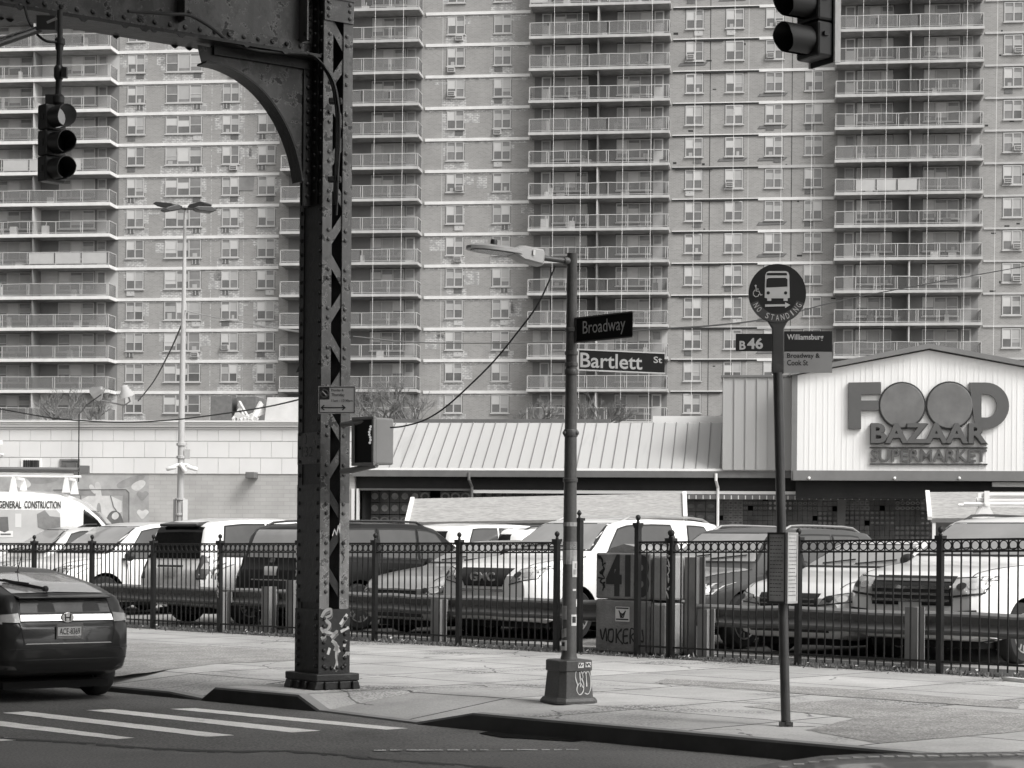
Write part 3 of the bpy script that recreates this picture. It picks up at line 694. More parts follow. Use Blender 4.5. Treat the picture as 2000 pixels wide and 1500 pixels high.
for j in range(9):
    a = GL(MS, rr.uniform(455, 505), 822, 2.6); b = GL(MS, rr.uniform(450, 512), rr.uniform(785, 815), 2.8); q.bar(MS @ V((a[0], 2.6, a[1])), MS @ V((b[0], 2.6 + rr.random(), b[1])), .08, .2)
tag(q.build('scrap_pile', M_dumpw), 'pile of broken white boards on the flat roof before the dark sheds', 'scrap')
# floodlights on a bracket
fl = [(189, 768, 18, 'dark round floodlight on the flat roof tilted to the left', 1.0), (247, 770, 16, 'white round floodlight on the flat roof facing down', -.2)]
for (x, y, rpx, lab, tilt) in fl:
    a, z = GL(MS, x, y, .8); t = thing('floodlight', lab, 'floodlight', MS @ Matrix.Translation((a, .8, z)), 'floodlights on the flat roof')
    Mx = MS @ Matrix.Translation((a, .8, z)) @ Matrix.Rotation(tilt, 4, 'Y') @ Matrix.Rotation(.35, 4, 'X'); q = MB()
    q.lathe([(.05, .34), (.12, .30), (.15, .18), (.27, .0), (.29, -.06), (.27, -.07), (.25, -.02)], Mx, 18); q.build('reflector', M_blind if tilt < 0 else M_glassm, t, smooth=50)
    q = MB(); q.tube([MS @ V((a, .8, z + .1)), MS @ V((a + .12, .85, z - .25)), MS @ V((su(224), .9, z - .42)), MS @ V((su(224), .9, zt))], .035, 6); q.build('bracket', M_fascia, t)
q = MB(); a = su(160); q.tube([MS @ V((a, -.34, z3 - .3)), MS @ V((a, -.34, zt + .2)), MS @ V((a + .1, .1, zt + .55)), MS @ V((a + .55, .4, zt + .95))], .022, 6); tag(q.build('service_cable', M_black), 'black service cable climbing the pale panelled wall to the roof', 'cable')
# --- bare shrubs and saplings behind the store
M_twig = mat('bare_twigs', .17, .9, .3, 2)
def bare_tree(x, ytop, Y, spread, seed, label, n0=5, base_y=840):
    r = random.Random(seed); b = at(x, base_y, Y); top = at(x, ytop, Y); H = top.z - b.z
    t = thing('bare_tree', label, 'tree', V((b.x, b.y, 0)), 'bare trees growing behind the supermarket roof')
    tr = MB(); br = MB()
    tr.tube([V((b.x, b.y, 0)), V((b.x + .1, b.y, b.z * .5)), b + V((0, 0, .2))], [.16, .13, .09], 7)
    def grow(p, d, L, rad, dep):
        q = p + d * L; mid = p + d * L * .5 + V((r.uniform(-.08, .08), r.uniform(-.08, .08), r.uniform(-.05, .08))) * L
        br.tube([p, mid, q], [rad, rad * .85, rad * .6], 4, cap=False)
        if dep == 0: return
        for i in range(r.choice([2, 3, 3])):
            nd = (d + V((r.uniform(-.85, .85), r.uniform(-.7, .7), r.uniform(-.25, .6)))).normalized(); grow(lerp(p, q, r.uniform(.45, 1)), nd, L * r.uniform(.55, .85), rad * .62, dep - 1)
    for i in range(n0):
        a = r.uniform(-1, 1); grow(b + V((0, 0, r.uniform(-.6, .2))), V((a * spread, r.uniform(-.5, .5), 1)).normalized(), H * r.uniform(.28, .42), .05, 5)
    tr.build('trunk', M_twig, t); br.build('branches', M_twig, t)
bare_tree(120, 740, 84, 1.2, 1, 'bare twiggy tree above the pale panelled wall at the left', 7)
bare_tree(190, 755, 83, 1.0, 11, 'smaller bare tree beside the floodlights on the left roof', 4)
bare_tree(745, 742, 84, 1.1, 2, 'bare twiggy tree above the roof right of the steel column', 7)
bare_tree(800, 720, 85, 1.1, 3, 'tallest bare twiggy tree above the seamed roof', 6)
bare_tree(1045, 765, 84, 1.3, 5, 'bare shrub just left of the lamp post above the seamed roof', 5)
bare_tree(1170, 742, 84, 1.4, 4, 'wide bare tree just right of the lamp post above the seamed roof', 8)
# ================================================================ ground, sidewalk, lot
def ground_mat(name, base, amp, rough, stain, cracks=0.0, fine=.3, fscale=60, bump=.3):
    m = mat(name, base, rough, amp, .35, dirt=stain, dscale=.5, dcol=base * .55, fine=fine, fscale=fscale, bump=bump, bscale=90)
    return m
M_road = ground_mat('asphalt', .14, .35, .85, .7, fine=.5, fscale=38)
M_road2 = ground_mat('worn_asphalt', .15, .25, .85, .35, fine=.4, fscale=38)
M_lot = ground_mat('lot_asphalt', .32, .2, .85, .3)
M_paint = mat('crosswalk_paint', .82, .7, .10, 1.2, dirt=.55, dscale=3.5, dcol=.25, fine=.2, fscale=50)
M_paintw = mat('worn_line_paint', .40, .7, .3, 3, dirt=.8, dscale=5, dcol=.08)
M_dirt = mat('dirt', .05, .95, .5, 4, bump=.6, bscale=30)
M_curbf = mat('shaded_dirty_curb_face', .035, .6, .35, 2.5, dirt=.4, dscale=3, dcol=.08)  # curb face colour carries shade as well as dirt
M_puddle = mat('puddle', .02, .08, 0)
def slab_mat():
    m = mat('sidewalk_concrete', .36, .85, 0); N, L, b = nodes_of(m)
    tc = N.new('ShaderNodeTexCoord'); mp = N.new('ShaderNodeMapping'); mp.inputs['Rotation'].default_value = (0, 0, atan2(.694, .72)); L.new(tc.outputs['Object'], mp.inputs[0])
    sep = N.new('ShaderNodeSeparateXYZ'); L.new(mp.outputs[0], sep.inputs[0])
    def M(op, a, b_=None, c=None):
        n = N.new('ShaderNodeMath'); n.operation = op
        for i, v in enumerate((a, b_, c)):
            if v is None: continue
            if hasattr(v, 'is_linked'): L.new(v, n.inputs[i])
            else: n.inputs[i].default_value = v
        return n.outputs[0]
    nz = N.new('ShaderNodeTexNoise'); nz.inputs['Scale'].default_value = 1.6; nz.inputs['Detail'].default_value = 4; L.new(tc.outputs['Object'], nz.inputs['Vector'])
    wob = M('MULTIPLY', M('SUBTRACT', nz.outputs['Fac'], .5), .05)
    def axis(sock, size, off):
        v = M('ADD', M('DIVIDE', sock, size), off); v = M('ADD', v, M('DIVIDE', wob, size)); fl = M('FLOOR', v); fr = M('SUBTRACT', v, fl)
        d = M('MINIMUM', fr, M('SUBTRACT', 1.0, fr)); return fl, M('LESS_THAN', M('MULTIPLY', d, size), .020)
    fx, jx = axis(sep.outputs[0], 1.75, .31); fy, jy = axis(sep.outputs[1], 1.42, .42)
    cm = N.new('ShaderNodeCombineXYZ'); L.new(fx, cm.inputs[0]); L.new(fy, cm.inputs[1])
    wn = N.new('ShaderNodeTexWhiteNoise'); L.new(cm.outputs[0], wn.inputs['Vector'])
    joint = M('MULTIPLY', M('MAXIMUM', jx, jy), 1.0)
    n2 = N.new('ShaderNodeTexNoise'); n2.inputs['Scale'].default_value = 1.1; n2.inputs['Detail'].default_value = 8; n2.inputs['Roughness'].default_value = .65; L.new(tc.outputs['Object'], n2.inputs['Vector'])
    n3 = N.new('ShaderNodeTexNoise'); n3.inputs['Scale'].default_value = 38; n3.inputs['Detail'].default_value = 3; L.new(tc.outputs['Object'], n3.inputs['Vector'])
    tone = M('ADD', .375, M('MULTIPLY', wn.outputs['Value'], .10)); tone = M('MULTIPLY', tone, M('ADD', .50, M('MULTIPLY', n2.outputs['Fac'], .9)))
    # rough worn flags show dark aggregate
    n4 = N.new('ShaderNodeTexNoise'); n4.inputs['Scale'].default_value = .42; n4.inputs['Detail'].default_value = 3; L.new(tc.outputs['Object'], n4.inputs['Vector'])
    worn = M('MULTIPLY', M('SMOOTH_MIN', 1.0, M('MULTIPLY', M('MAXIMUM', M('SUBTRACT', n4.outputs['Fac'], .53), 0.0), 12.0), .1), M('ADD', .35, M('MULTIPLY', M('GREATER_THAN', wn.outputs['Value'], .45), .65)))
    speck = M('MULTIPLY', M('MAXIMUM', M('SUBTRACT', .56, n3.outputs['Fac']), 0.0), 6.0)
    tone = M('MULTIPLY', tone, M('SUBTRACT', 1.0, M('MULTIPLY', M('ADD', .12, worn), M('MINIMUM', speck, .75))))
    tone = M('MULTIPLY', tone, M('SUBTRACT', 1.0, M('MULTIPLY', M('GREATER_THAN', .36, n3.outputs['Fac']), .14)))
    tone = M('MULTIPLY', tone, M('SUBTRACT', 1.0, M('MULTIPLY', joint, .8)))
    vo = N.new('ShaderNodeTexVoronoi'); vo.inputs['Scale'].default_value = 1.7; L.new(tc.outputs['Object'], vo.inputs['Vector'])
    sepc = N.new('ShaderNodeSeparateColor'); L.new(vo.outputs['Color'], sepc.inputs[0])
    gum = M('LESS_THAN', vo.outputs['Distance'], M('MULTIPLY', M('MAXIMUM', M('SUBTRACT', sepc.outputs[0], .45), 0.0), .11)); tone = M('MULTIPLY', tone, M('SUBTRACT', 1.0, M('MULTIPLY', gum, .65)))
    vc = N.new('ShaderNodeTexVoronoi'); vc.feature = 'DISTANCE_TO_EDGE'; vc.inputs['Scale'].default_value = .38; vw = N.new('ShaderNodeVectorMath'); vw.operation = 'ADD'; sc_ = N.new('ShaderNodeVectorMath'); sc_.operation = 'SCALE'; sc_.inputs['Scale'].default_value = .5; L.new(nz.outputs['Color'], sc_.inputs[0]); L.new(tc.outputs['Object'], vw.inputs[0]); L.new(sc_.outputs[0], vw.inputs[1]); L.new(vw.outputs[0], vc.inputs['Vector'])
    crk = M('MULTIPLY', M('LESS_THAN', vc.outputs['Distance'], .005), M('GREATER_THAN', n4.outputs['Fac'], .47)); tone = M('MULTIPLY', tone, M('SUBTRACT', 1.0, M('MULTIPLY', crk, .6)))
    cr = N.new('ShaderNodeCombineColor'); L.new(tone, cr.inputs[0]); L.new(M('MULTIPLY', tone, .99), cr.inputs[1]); L.new(M('MULTIPLY', tone, .975), cr.inputs[2])
    L.new(cr.outputs[0], b.inputs['Base Color'])
    bp = N.new('ShaderNodeBump'); bp.inputs['Strength'].default_value = .35; bp.inputs['Distance'].default_value = .01; L.new(n3.outputs['Fac'], bp.inputs['Height']); L.new(bp.outputs[0], b.inputs['Normal'])
    return m
M_walk = slab_mat()
q = MB(); q.quad((-900, -60, -.004), (900, -60, -.004), (900, 1500, -.004), (-900, 1500, -.004)); tag(q.build('road', M_road), kind='structure')
# street axes: a along AX, b along BX, from the camera's foot
def AB(a, b, z=0.0): p = AX * a + BX * b; return V((p.x, p.y, z))
def toAB(p): return p.dot(AX), p.dot(BX)
CURB_B = toAB(G(1150, 1447))[1]                       # distance of the curb face from the camera's foot
FEN_P = [(300, 109.7), (2000, 162.0)]
def fence_pt(x, z=.15):
    s = 109.7 + (x - 300) * .03076; Y = FPX / s; p = at(x, 1058, Y); return V((p.x, p.y, z))
def cA(x, y): return toAB(G(x, y))[0]
aL0, aL1, aL2, aL3 = cA(380, 1368), cA(402, 1368), cA(585, 1385), cA(640, 1388)
aR0, aR1 = cA(850, 1410), cA(945, 1422)
prof = [(-60, .06), (aL0 - .6, .06), (aL0, .02), (aL1 + .15, .15), (aL2, .15), (aL3, .012), (aR0, .012), (aR1, .15), (aR1 + 5, .15), (60, .15)]
q = MB(); cf = MB(); gap = MB()
def bline(a):   # the curb steps slightly between its left and right runs
    pl = toAB(G(500, 1378))[1]; return lerp(pl, CURB_B, min(max((a - aL3) / (aR0 - aL3), 0), 1))
for (a0, h0), (a1, h1) in zip(prof[:-1], prof[1:]):
    n = max(1, int((a1 - a0) / .8)) if a1 - a0 < 12 else 3
    for i in range(n):
        s0, s1 = i / n, (i + 1) / n; x0, x1 = lerp(a0, a1, s0), lerp(a0, a1, s1); z0, z1 = lerp(h0, h1, s0), lerp(h0, h1, s1); b0, b1 = bline(x0), bline(x1)
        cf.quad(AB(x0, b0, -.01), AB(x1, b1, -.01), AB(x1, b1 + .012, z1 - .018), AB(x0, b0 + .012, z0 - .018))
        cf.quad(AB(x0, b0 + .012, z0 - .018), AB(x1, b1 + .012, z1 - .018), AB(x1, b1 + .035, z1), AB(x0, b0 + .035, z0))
        cf.cur = 1; cf.quad(AB(x0, b0 + .035, z0), AB(x1, b1 + .035, z1), AB(x1, b1 + .17, z1 + .001), AB(x0, b0 + .17, z0 + .001)); cf.cur = 0
        m0 = .15 if h0 > .1 else .13; 
        q.quad(AB(x0, b0 + .17, z0 + .001), AB(x1, b1 + .17, z1 + .001), AB(x1, b1 + 1.5, .15), AB(x0, b0 + 1.5, .15)); q.quad(AB(x0, b0 + 1.5, .15), AB(x1, b1 + 1.5, .15), AB(x1, b1 + 14.5, .15), AB(x0, b0 + 14.5, .15))
M_curbt = mat('curb_top', .22, .8, .2, 2, dirt=.4, dscale=3, dcol=.1)
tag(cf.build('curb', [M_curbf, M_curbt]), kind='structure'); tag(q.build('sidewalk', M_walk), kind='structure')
q = MB()
for x, y in ((1144, 1440), (1720, 1478)): a, _ = toAB(G(x, y)); q.box((a - .006, CURB_B - .004, 0), (a + .006, CURB_B + .1, .148), frame((0, 0, 0), AX))
# parking lot sheet with the dirt strip along the fence
FA = fence_pt(300); FB = fence_pt(2000); FD = (FB - FA).normalized(); FN = V((-FD.y, FD.x, 0))
def FP(t, o, z): p = FA + FD * t + FN * o; return V((p.x, p.y, z))
q = MB(); q.quad(FP(-60, .9, .156), FP(60, .9, .156), FP(60, 140, .156), FP(-60, 140, .156)); tag(q.build('parking_lot', M_lot), kind='structure')
q = MB(); rz = random.Random(2); n = 260
for i in range(n):
    t0, t1 = -30 + 60 * i / n, -30 + 60 * (i + 1) / n
    if i == 0: e0 = -.1
    e1 = -.12 + rz.uniform(-.09, .06); q.quad(FP(t0, e0, .154), FP(t1, e1, .154), FP(t1, .5, .164), FP(t0, .5, .164)); q.quad(FP(t0, .5, .164), FP(t1, .5, .164), FP(t1, 1.3, .160), FP(t0, 1.3, .160)); e0 = e1
tag(q.build('dirt_strip', M_dirt), kind='structure')
# weeds and litter along the fence foot
M_weed = mat('dry_weeds', .16, .9, .5, 5); q = MB(); rz = random.Random(4)
for i in range(5200):
    t = rz.uniform(-12, 24); o = rz.gauss(.05, .18); h = abs(rz.gauss(.015, .025)) + .008; p = FP(t, o, .155); d = V((rz.uniform(-1, 1), rz.uniform(-1, 1), 0)) * .016; e = V((rz.uniform(-1, 1), rz.uniform(-1, 1), 0)) * .03 + V((0, 0, h)); q.add([p - d, p + d, p + e], [(0, 1, 2)])
tag(q.build('weeds', M_weed), 'dry weeds and leaf litter along the fence foot', 'weeds', kind='stuff')
M_litter = mat('paper_litter', .55, .8, .2, 4); q = MB(); rz = random.Random(9)
for i in range(150):
    t = rz.uniform(-8, 20); o = rz.uniform(-.1, .9); p = FP(t, o, .168); d = V((rz.uniform(.01, .04), rz.uniform(-.03, .03), rz.uniform(0, .02))); e = V((rz.uniform(-.02, .02), rz.uniform(.01, .04), rz.uniform(0, .03))); q.quad(p, p + d, p + d + e, p + e)
tag(q.build('litter', M_litter), 'scraps of pale litter in the dirt behind the fence', 'litter', kind='stuff')
q = MB(); p = G(1965, 1326, .17); q.bar(p, G(2060, 1336, .17), .1, .05); tag(q.build('loose_board', M_panel), 'pale loose board lying in the dirt at the right edge', 'board')
# painted stripes
cs = [[(331, 1384.5), (381, 1383), (796.5, 1422.4), (754, 1425.2)], [(169, 1387), (220, 1385), (625.5, 1427), (570, 1430.6)], [(4, 1392), (53, 1389.4), (459, 1436), (403, 1438.8)], [(-190, 1396.5), (-120, 1393), (262, 1441), (227, 1443.6)], [(-420, 1396), (-360, 1393), (45, 1444.4), (0, 1447)]]
for i, c in enumerate(cs):
    P = [G(x, y, 0) for x, y in c]; q = MB(); n = 40; rz = random.Random(i)
    for k in range(n):
        def e(s, t):
            w0 = lerp(P[0], P[3], s); w1 = lerp(P[1], P[2], s); j = (rz.random() - .5) * .012; return lerp(w0, w1, t) + V((j, j, .0))
        a, b = k / n, (k + 1) / n
        if k == 0: l0, r0 = e(a, 0), e(a, 1)
        l1, r1 = e(b, 0), e(b, 1); q.quad(l0, l1, r1, r0); l0, r0 = l1, r1
    o = q.build('crosswalk_stripe', M_paint, kind='structure')
    for v in o.data.vertices: v.co.z = 0.0
def sheet(nm, pts, m, z, kind='structure'):
    q = MB(); q.quad(*[G(x, y, z) for x, y in pts]); o = q.build(nm, m)
    o['kind'] = kind; return o
sheet('road_patch', [(-300, 1433), (150, 1451), (300, 1463), (420, 1468), (560, 1468), (650, 1474), (720, 1483), (850, 1491), (1000, 1503), (1300, 1700), (-900, 1700)], ground_mat('patched_asphalt', .15, .22, .85, .4, fine=.4, fscale=45), -.001)
sheet('road_patch', [(715, 1477), (1105, 1464), (1500, 1472), (1560, 1500), (1400, 1560), (1080, 1560)], M_road2, 0.0)
seam = MB(); rz = random.Random(6)
pts = [(-40, 1438), (150, 1449), (300, 1461), (420, 1466), (560, 1466), (650, 1472), (720, 1481), (850, 1489), (1000, 1501), (1100, 1510)]
for (x0, y0), (x1, y1) in zip(pts[:-1], pts[1:]):
    for k in range(8):
        xa, xb = lerp(x0, x1, k / 8), lerp(x0, x1, (k + 1) / 8); ya, yb = lerp(y0, y1, k / 8) + rz.uniform(-1, 1), lerp(y0, y1, (k + 1) / 8) + rz.uniform(-1, 1); h = rz.uniform(1.5, 5)
        seam.quad(G(xa, ya + h, .0), G(xb, yb + h, .0), G(xb, yb, .0), G(xa, ya, .0))
o = seam.build('asphalt_seam', mat('tar_seam', .03, .8, .4, 6)); o['kind'] = 'structure'
for v in o.data.vertices: v.co.z = .003
sheet('puddle', [(935, 1432), (960, 1427), (1010, 1428), (1075, 1436), (1140, 1446), (1120, 1448), (1040, 1443), (980, 1440)], M_puddle, .003)
q = MB(); rz = random.Random(8)
for x in range(730, 1130, 8):
    if rz.random() < .62: q.quad(G(x, 1467 - (x - 730) * .003, 0), G(x + 8, 1467 - (x - 722) * .003, 0), G(x + 8, 1465 - (x - 722) * .003 + rz.random(), 0), G(x, 1464.6 - (x - 730) * .003, 0))
o = q.build('worn_line', M_paintw); o['kind'] = 'structure'
for v in o.data.vertices: v.co.z = .004
# gutter grit and pebbles
q = MB(); rz = random.Random(12)
for i in range(420):
    a = rz.uniform(-8, 9); b = bline(a) - abs(rz.gauss(0, .5)) - .02; p = AB(a, b, 0); s = rz.uniform(.006, .02)
    if rz.random() < .3: p = AB(a, bline(a) + rz.uniform(.2, 3), .15)
    q.box((p.x - s, p.y - s, p.z), (p.x + s, p.y + s, p.z + s * .8))
tag(q.build('pebbles', M_dirt), 'scattered dark pebbles and grit by the curb', 'grit', kind='stuff')
M_flag = mat('worn_aggregate_flag', .36, .9, .22, 2.5, dirt=.75, dscale=16, dcol=.15, fine=.45, fscale=40, bump=.6, bscale=34)
def flag(pts, d=.004):
    rz = random.Random(len(pts)); P = []
    for (x0, y0), (x1, y1) in zip(pts, pts[1:] + pts[:1]):
        for k in range(10): P.append((lerp(x0, x1, k / 10) + rz.uniform(-3, 3), lerp(y0, y1, k / 10) + rz.uniform(-.6, .6)))
    q = MB(); q.quad(*[G(x, y, .15 + d) for x, y in P][::-1]); o = q.build('worn_paving', M_flag); o['kind'] = 'structure'
flag([(1452, 1380), (1640, 1366), (2060, 1398), (2060, 1422), (1720, 1452), (1575, 1426), (1668, 1402)]); flag([(200, 1252), (330, 1257), (590, 1272), (575, 1290), (420, 1296), (200, 1325)])
flag([(1300, 1325), (1650, 1345), (1990, 1372), (1990, 1384), (1600, 1357), (1280, 1333)])
# ================================================================ fence
M_iron = mat('black_iron_paint', .012, .55, .3, 6, spec=.35)
M_tag = mat('white_graffiti', .55, .7, .2, 6, dirt=.5, dscale=7, dcol=.1)
def ftop(x): return 1.645 + x * .0000995
POSTS = [-60, 67, 180, 300, 430, 585, 733, 897, 1088]
def fence_run(posts, label, dens=.128, tall=()):
    p0 = fence_pt(posts[0]); fe = thing('iron_fence', label, 'fence', frame(p0, FD), 'ornamental iron fence runs')
    for i, x in enumerate(posts):
        p = fence_pt(x); top = ftop(x) + (.22 if x in tall else .0) + .02
        Mx = frame(p, FD); q = MB(); h = top - .15
        q.box((-.036, -.036, -.02), (.036, .036, h), Mx); q.box((-.055, -.055, h - .02), (.055, .055, h + .02), Mx); q.box((-.045, -.045, h - .05), (.045, .045, h - .021), Mx)
        po = q.build('post', M_iron, fe)
        q = MB(); q.lathe([(.02, h + .02), (.025, h + .035), (.014, h + .05), (.030, h + .07), (.038, h + .095), (.030, h + .12), (.008, h + .135)], Mx, 10); q.build('finial', M_iron, po, smooth=60)
        if i + 1 < len(posts):
            x2 = posts[i + 1]; p2 = fence_pt(x2); L = (p2 - p).length; Mx = frame(p, FD); z1 = ftop(x) - .15; z2 = ftop(x2) - .15
            q = MB()
            def rail(off, hh=.026): q.bar(Mx @ V((.036, 0, z1 + off)), Mx @ V((L - .036, 0, z2 + off)), .022, hh)
            rail(-.013); q.build('rail', M_iron, fe); q = MB(); rail(-.155, .024); q.build('rail', M_iron, fe); q = MB(); q.bar(Mx @ V((.036, 0, .15)), Mx @ V((L - .036, 0, .15)), .022, .026); q.build('rail', M_iron, fe)
            n = max(2, round((L - .08) / dens)); q = MB(); rg_ = MB(); sp = (L - .072) / n
            for k in range(n):
                u = .036 + sp * (k + .5); zt_ = lerp(z1, z2, u / L)
                if k > 0 or True:
                    uu = .036 + sp * k
                    if k > 0: q.box((uu - .008, -.008, .055), (uu + .008, .008, zt_ - .168), Mx); q.box((uu - .008, -.008, zt_ - .142), (uu + .008, .008, zt_ - .027), Mx)
                n2 = 18; vs = []; fs = []
                for j in range(n2):
                    an = 2 * pi * j / n2
                    for (rr_, yy) in ((.060, -.007), (.060, .007), (.050, .007), (.050, -.007)): vs.append(Mx @ V((u + rr_ * cos(an) * min(1, (sp * .5) / .06), yy, zt_ - .084 + rr_ * 1.0 * sin(an))))
                for j in range(n2):
                    a = j * 4; b = ((j + 1) % n2) * 4
                    for c in range(4): fs.append((a + c, b + c, b + (c + 1) % 4, a + (c + 1) % 4))
                rg_.add(vs, fs)
            q.build('pickets', M_iron, fe); rg_.build('ring_band', M_iron, fe, smooth=40)
    return fe
fence_run(POSTS, 'black iron fence with ring band, left run ending at the lamp post')
fence_run([1246, 1309], 'short black iron fence bay between the concrete blocks and the long right run', tall=(1246,))
fence_run([1312.5, 1560, 1837, 2150], 'black iron fence with ring band, right run behind the bus stop pole')
p = fence_pt(1131); q = MB(); Mx = frame(p, FD); h = 1.93; q.box((-.05, -.04, 0), (.05, .04, h), Mx); q.box((-.065, -.055, h - .02), (.065, .055, h + .02), Mx); q.lathe([(.02, h + .02), (.014, h + .05), (.038, h + .09), (.01, h + .135)], Mx, 10)
tag(q.build('gate_post', M_iron), 'tall black gate post just right of the lamp post', 'gate post')
def graf(x, y0, y1, w_, seed, name='graffiti_tag'):
    p = fence_pt(x); Mx = frame(p - FN * .04, FD); r = random.Random(seed); s = 109.7 + (x - 300) * .03076; yh = 1058 + .0078 * (x - 1000)
    za = CAMZ - (y1 - yh) / s - .15; zb = CAMZ - (y0 - yh) / s - .15; L = []; z = za
    while z < zb:
        c = [(r.uniform(-w_, w_), z + r.uniform(0, .12)) for _ in range(4)]; L.append(c); z += .11
    return Mx, L
for x, y0, y1, sd in ((430, 1080, 1170, 1), (583, 1070, 1165, 2), (1309, 1075, 1170, 3)):
    Mx, L = graf(x, y0, y1, .028, sd); par = [o for o in bpy.data.objects if o.name.startswith('iron_fence')]
    f = par[0] if x < 1100 else par[1]; strokes(L, Mx, .016, M_tag, 'graffiti_tag', f, .003, True)
# ================================================================ guard rail
M_galv = mat('dull_galvanised', .19, .55, .15, 2, metal=.3, dirt=.4, dscale=1.5, dcol=.08)
M_post = mat('pale_steel_post', .21, .6, .2, 2, dirt=.4, dscale=2, dcol=.18)
def guard(x0, x1, posts, label):
    p0 = fence_pt(x0); gr = thing('guard_rail', label, 'guard rail', frame(p0 + FN * .75, FD), 'guard rails behind the fence')
    Mx = frame(p0 + FN * .75, FD); L = (fence_pt(x1) - p0).length; prf = [(0, .155), (-.02, .15), (-.075, .12), (-.08, .09), (-.02, .035), (0, .0), (-.02, -.035), (-.08, -.09), (-.075, -.12), (-.02, -.15), (0, -.155)]
    q = MB(); n = max(2, int(L / .5)); zc_ = .74
    vs = []; fs = []
    rr_ = random.Random(4)
    for i in range(n + 1):
        u = L * i / n; dz = rr_.uniform(-.012, .012); dy = rr_.uniform(-.02, .02)
        for (y, z) in prf: vs.append(Mx @ V((u, y + dy, zc_ + z + dz - .15)))
    m_ = len(prf)
    for i in range(n):
        for j in range(m_ - 1): fs.append((i * m_ + j, i * m_ + j + 1, (i + 1) * m_ + j + 1, (i + 1) * m_ + j))
    q.add(vs, fs); o = q.build('rail_beam', M_galv, gr, smooth=50); so_ = o.modifiers.new('t', 'SOLIDIFY'); so_.thickness = .006
    for i, x in enumerate(posts):
        u = (fence_pt(x) - p0).dot(FD); q = MB(); t = .17 + .02 * (i % 2); hz = .80 + .12 * ((i * 7) % 3 - 1)
        q.box((u - t / 2, -.32, -.15), (u + t / 2, -.305, hz), Mx); q.box((u - .008, -.304, -.15), (u + .008, -.16, hz), Mx); q.box((u - t / 2, -.159, -.15), (u + t / 2, -.145, hz), Mx); q.box((u - .06, -.144, zc_ - .25), (u + .06, -.085, zc_ - .06), Mx)
        q.build('post', M_post, gr)
guard(-80, 1128, (392, 480, 527, 812), 'dented galvanised guard rail behind the left fence run')
guard(1290, 2150, (1335, 1745, ), 'galvanised guard rail behind the right fence run')
strokes([[(random.Random(i).uniform(9.2, 11.2), .55 + .3 * ((i * 37) % 7) / 7) , (random.Random(i + 50).uniform(9.2, 11.2), .55 + .3 * ((i * 23) % 7) / 7)] for i in range(0)] or [[(0, 0), (0, .001)]], frame(fence_pt(1300), FD), .01, M_tag, 'rail_graffiti', [o for o in bpy.data.objects if o.name.startswith('guard_rail')][1])
# ================================================================ concrete blocks between the gate posts
M_conc = mat('rough_concrete', .18, .9, .3, 2.5, dirt=.5, dscale=2, dcol=.07, bump=.6, bscale=25)
M_concl = mat('pale_concrete', .25, .9, .2, 2.5, dirt=.4, dscale=3, dcol=.2, bump=.6, bscale=25)
M_spray = mat('black_spray_paint', .012, .6, .3, 5)
c0 = fence_pt(1142) + FN * .25; Mb = frame(c0, FD); Lb = (fence_pt(1306) - fence_pt(1142)).dot(FD)
rowy = [(.02, .78, 'lower rough concrete block with scrawled black tag and sticker between the gate posts'), (.79, 1.45, 'upper concrete block sprayed with large black numerals between the gate posts')]
for j, (z0, z1, lab) in enumerate(rowy):
    t = thing('concrete_block', lab, 'block', Mb @ Matrix.Translation((0, 0, z0)), 'stacked concrete blocks by the gate')
    q = MB(); q.box((0, 0, z0), (1.02, .9, z1), Mb); q.build('body', M_conc, t, bev=.025)
    q = MB(); q.box((1.045, -.02 + .02 * j, z0), (1.33, .7, z1 - .03), Mb); q.build('lit_side_return', M_concl, t, bev=.03)  # lit side of the blocks, built as a strip of paler concrete
    if j == 1:
        add_text('418', Mb @ Matrix.Translation((.20, -.001, z0 + .03)), .80, z1 - z0 - .05, M_spray, 'numerals', t, .004, .045, sp=.95)
        r = random.Random(3); strokes([[(.03 + .16 * r.random(), z0 + .55 - .09 * k + .1 * r.random()) for _ in range(5)] for k in range(6)], Mb, .022, M_spray, 'scrawl', t, .005, True)
        q = MB(); q.prism([(.12, z1), (.8, z1), (.72, z1 + .08), (.45, z1 + .13), (.2, z1 + .07)], .1, .8, Mb); q.build('broken_top', M_concl, t)
    else:
        L = [[(.10, .34), (.14, .2), (.2, .36), (.22, .18)], [(.26, .34), (.34, .34), (.33, .18), (.25, .2), (.26, .34)], [(.40, .36), (.40, .16)], [(.5, .36), (.42, .26), (.52, .15)], [(.62, .36), (.54, .34), (.54, .17), (.62, .17)], [(.54, .26), (.61, .27)], [(.66, .16), (.67, .37), (.76, .33), (.68, .26), (.78, .14)], [(.84, .33), (.80, .24), (.9, .2), (.88, .36)]]
        strokes(L, Mb, .026, M_spray, 'scrawl', t, .004, True)
        q = MB(); q.box((.38, -.004, .47), (.64, -.001, .68), Mb); st = q.build('sticker', M_m2, t)
        strokes([[(.45, .62), (.5, .54), (.57, .62)], [(.46, .6), (.51, .57), (.56, .6), (.53, .53), (.48, .53), (.46, .6)], [(.40, .50), (.62, .50)], [(.40, .66), (.62, .66)]], Mb, .02, M_spray, 'sticker_print', st, .006)
q = MB(); q.box((1.36, .35, .0), (1.56, .37, 1.40), Mb); q.box((1.45, .371, 0), (1.47, .55, 1.4), Mb); q.box((1.36, .551, 0), (1.56, .57, 1.4), Mb)
tag(q.build('steel_beam_post', M_galv), 'upright grey steel H section beside the concrete blocks', 'steel post')
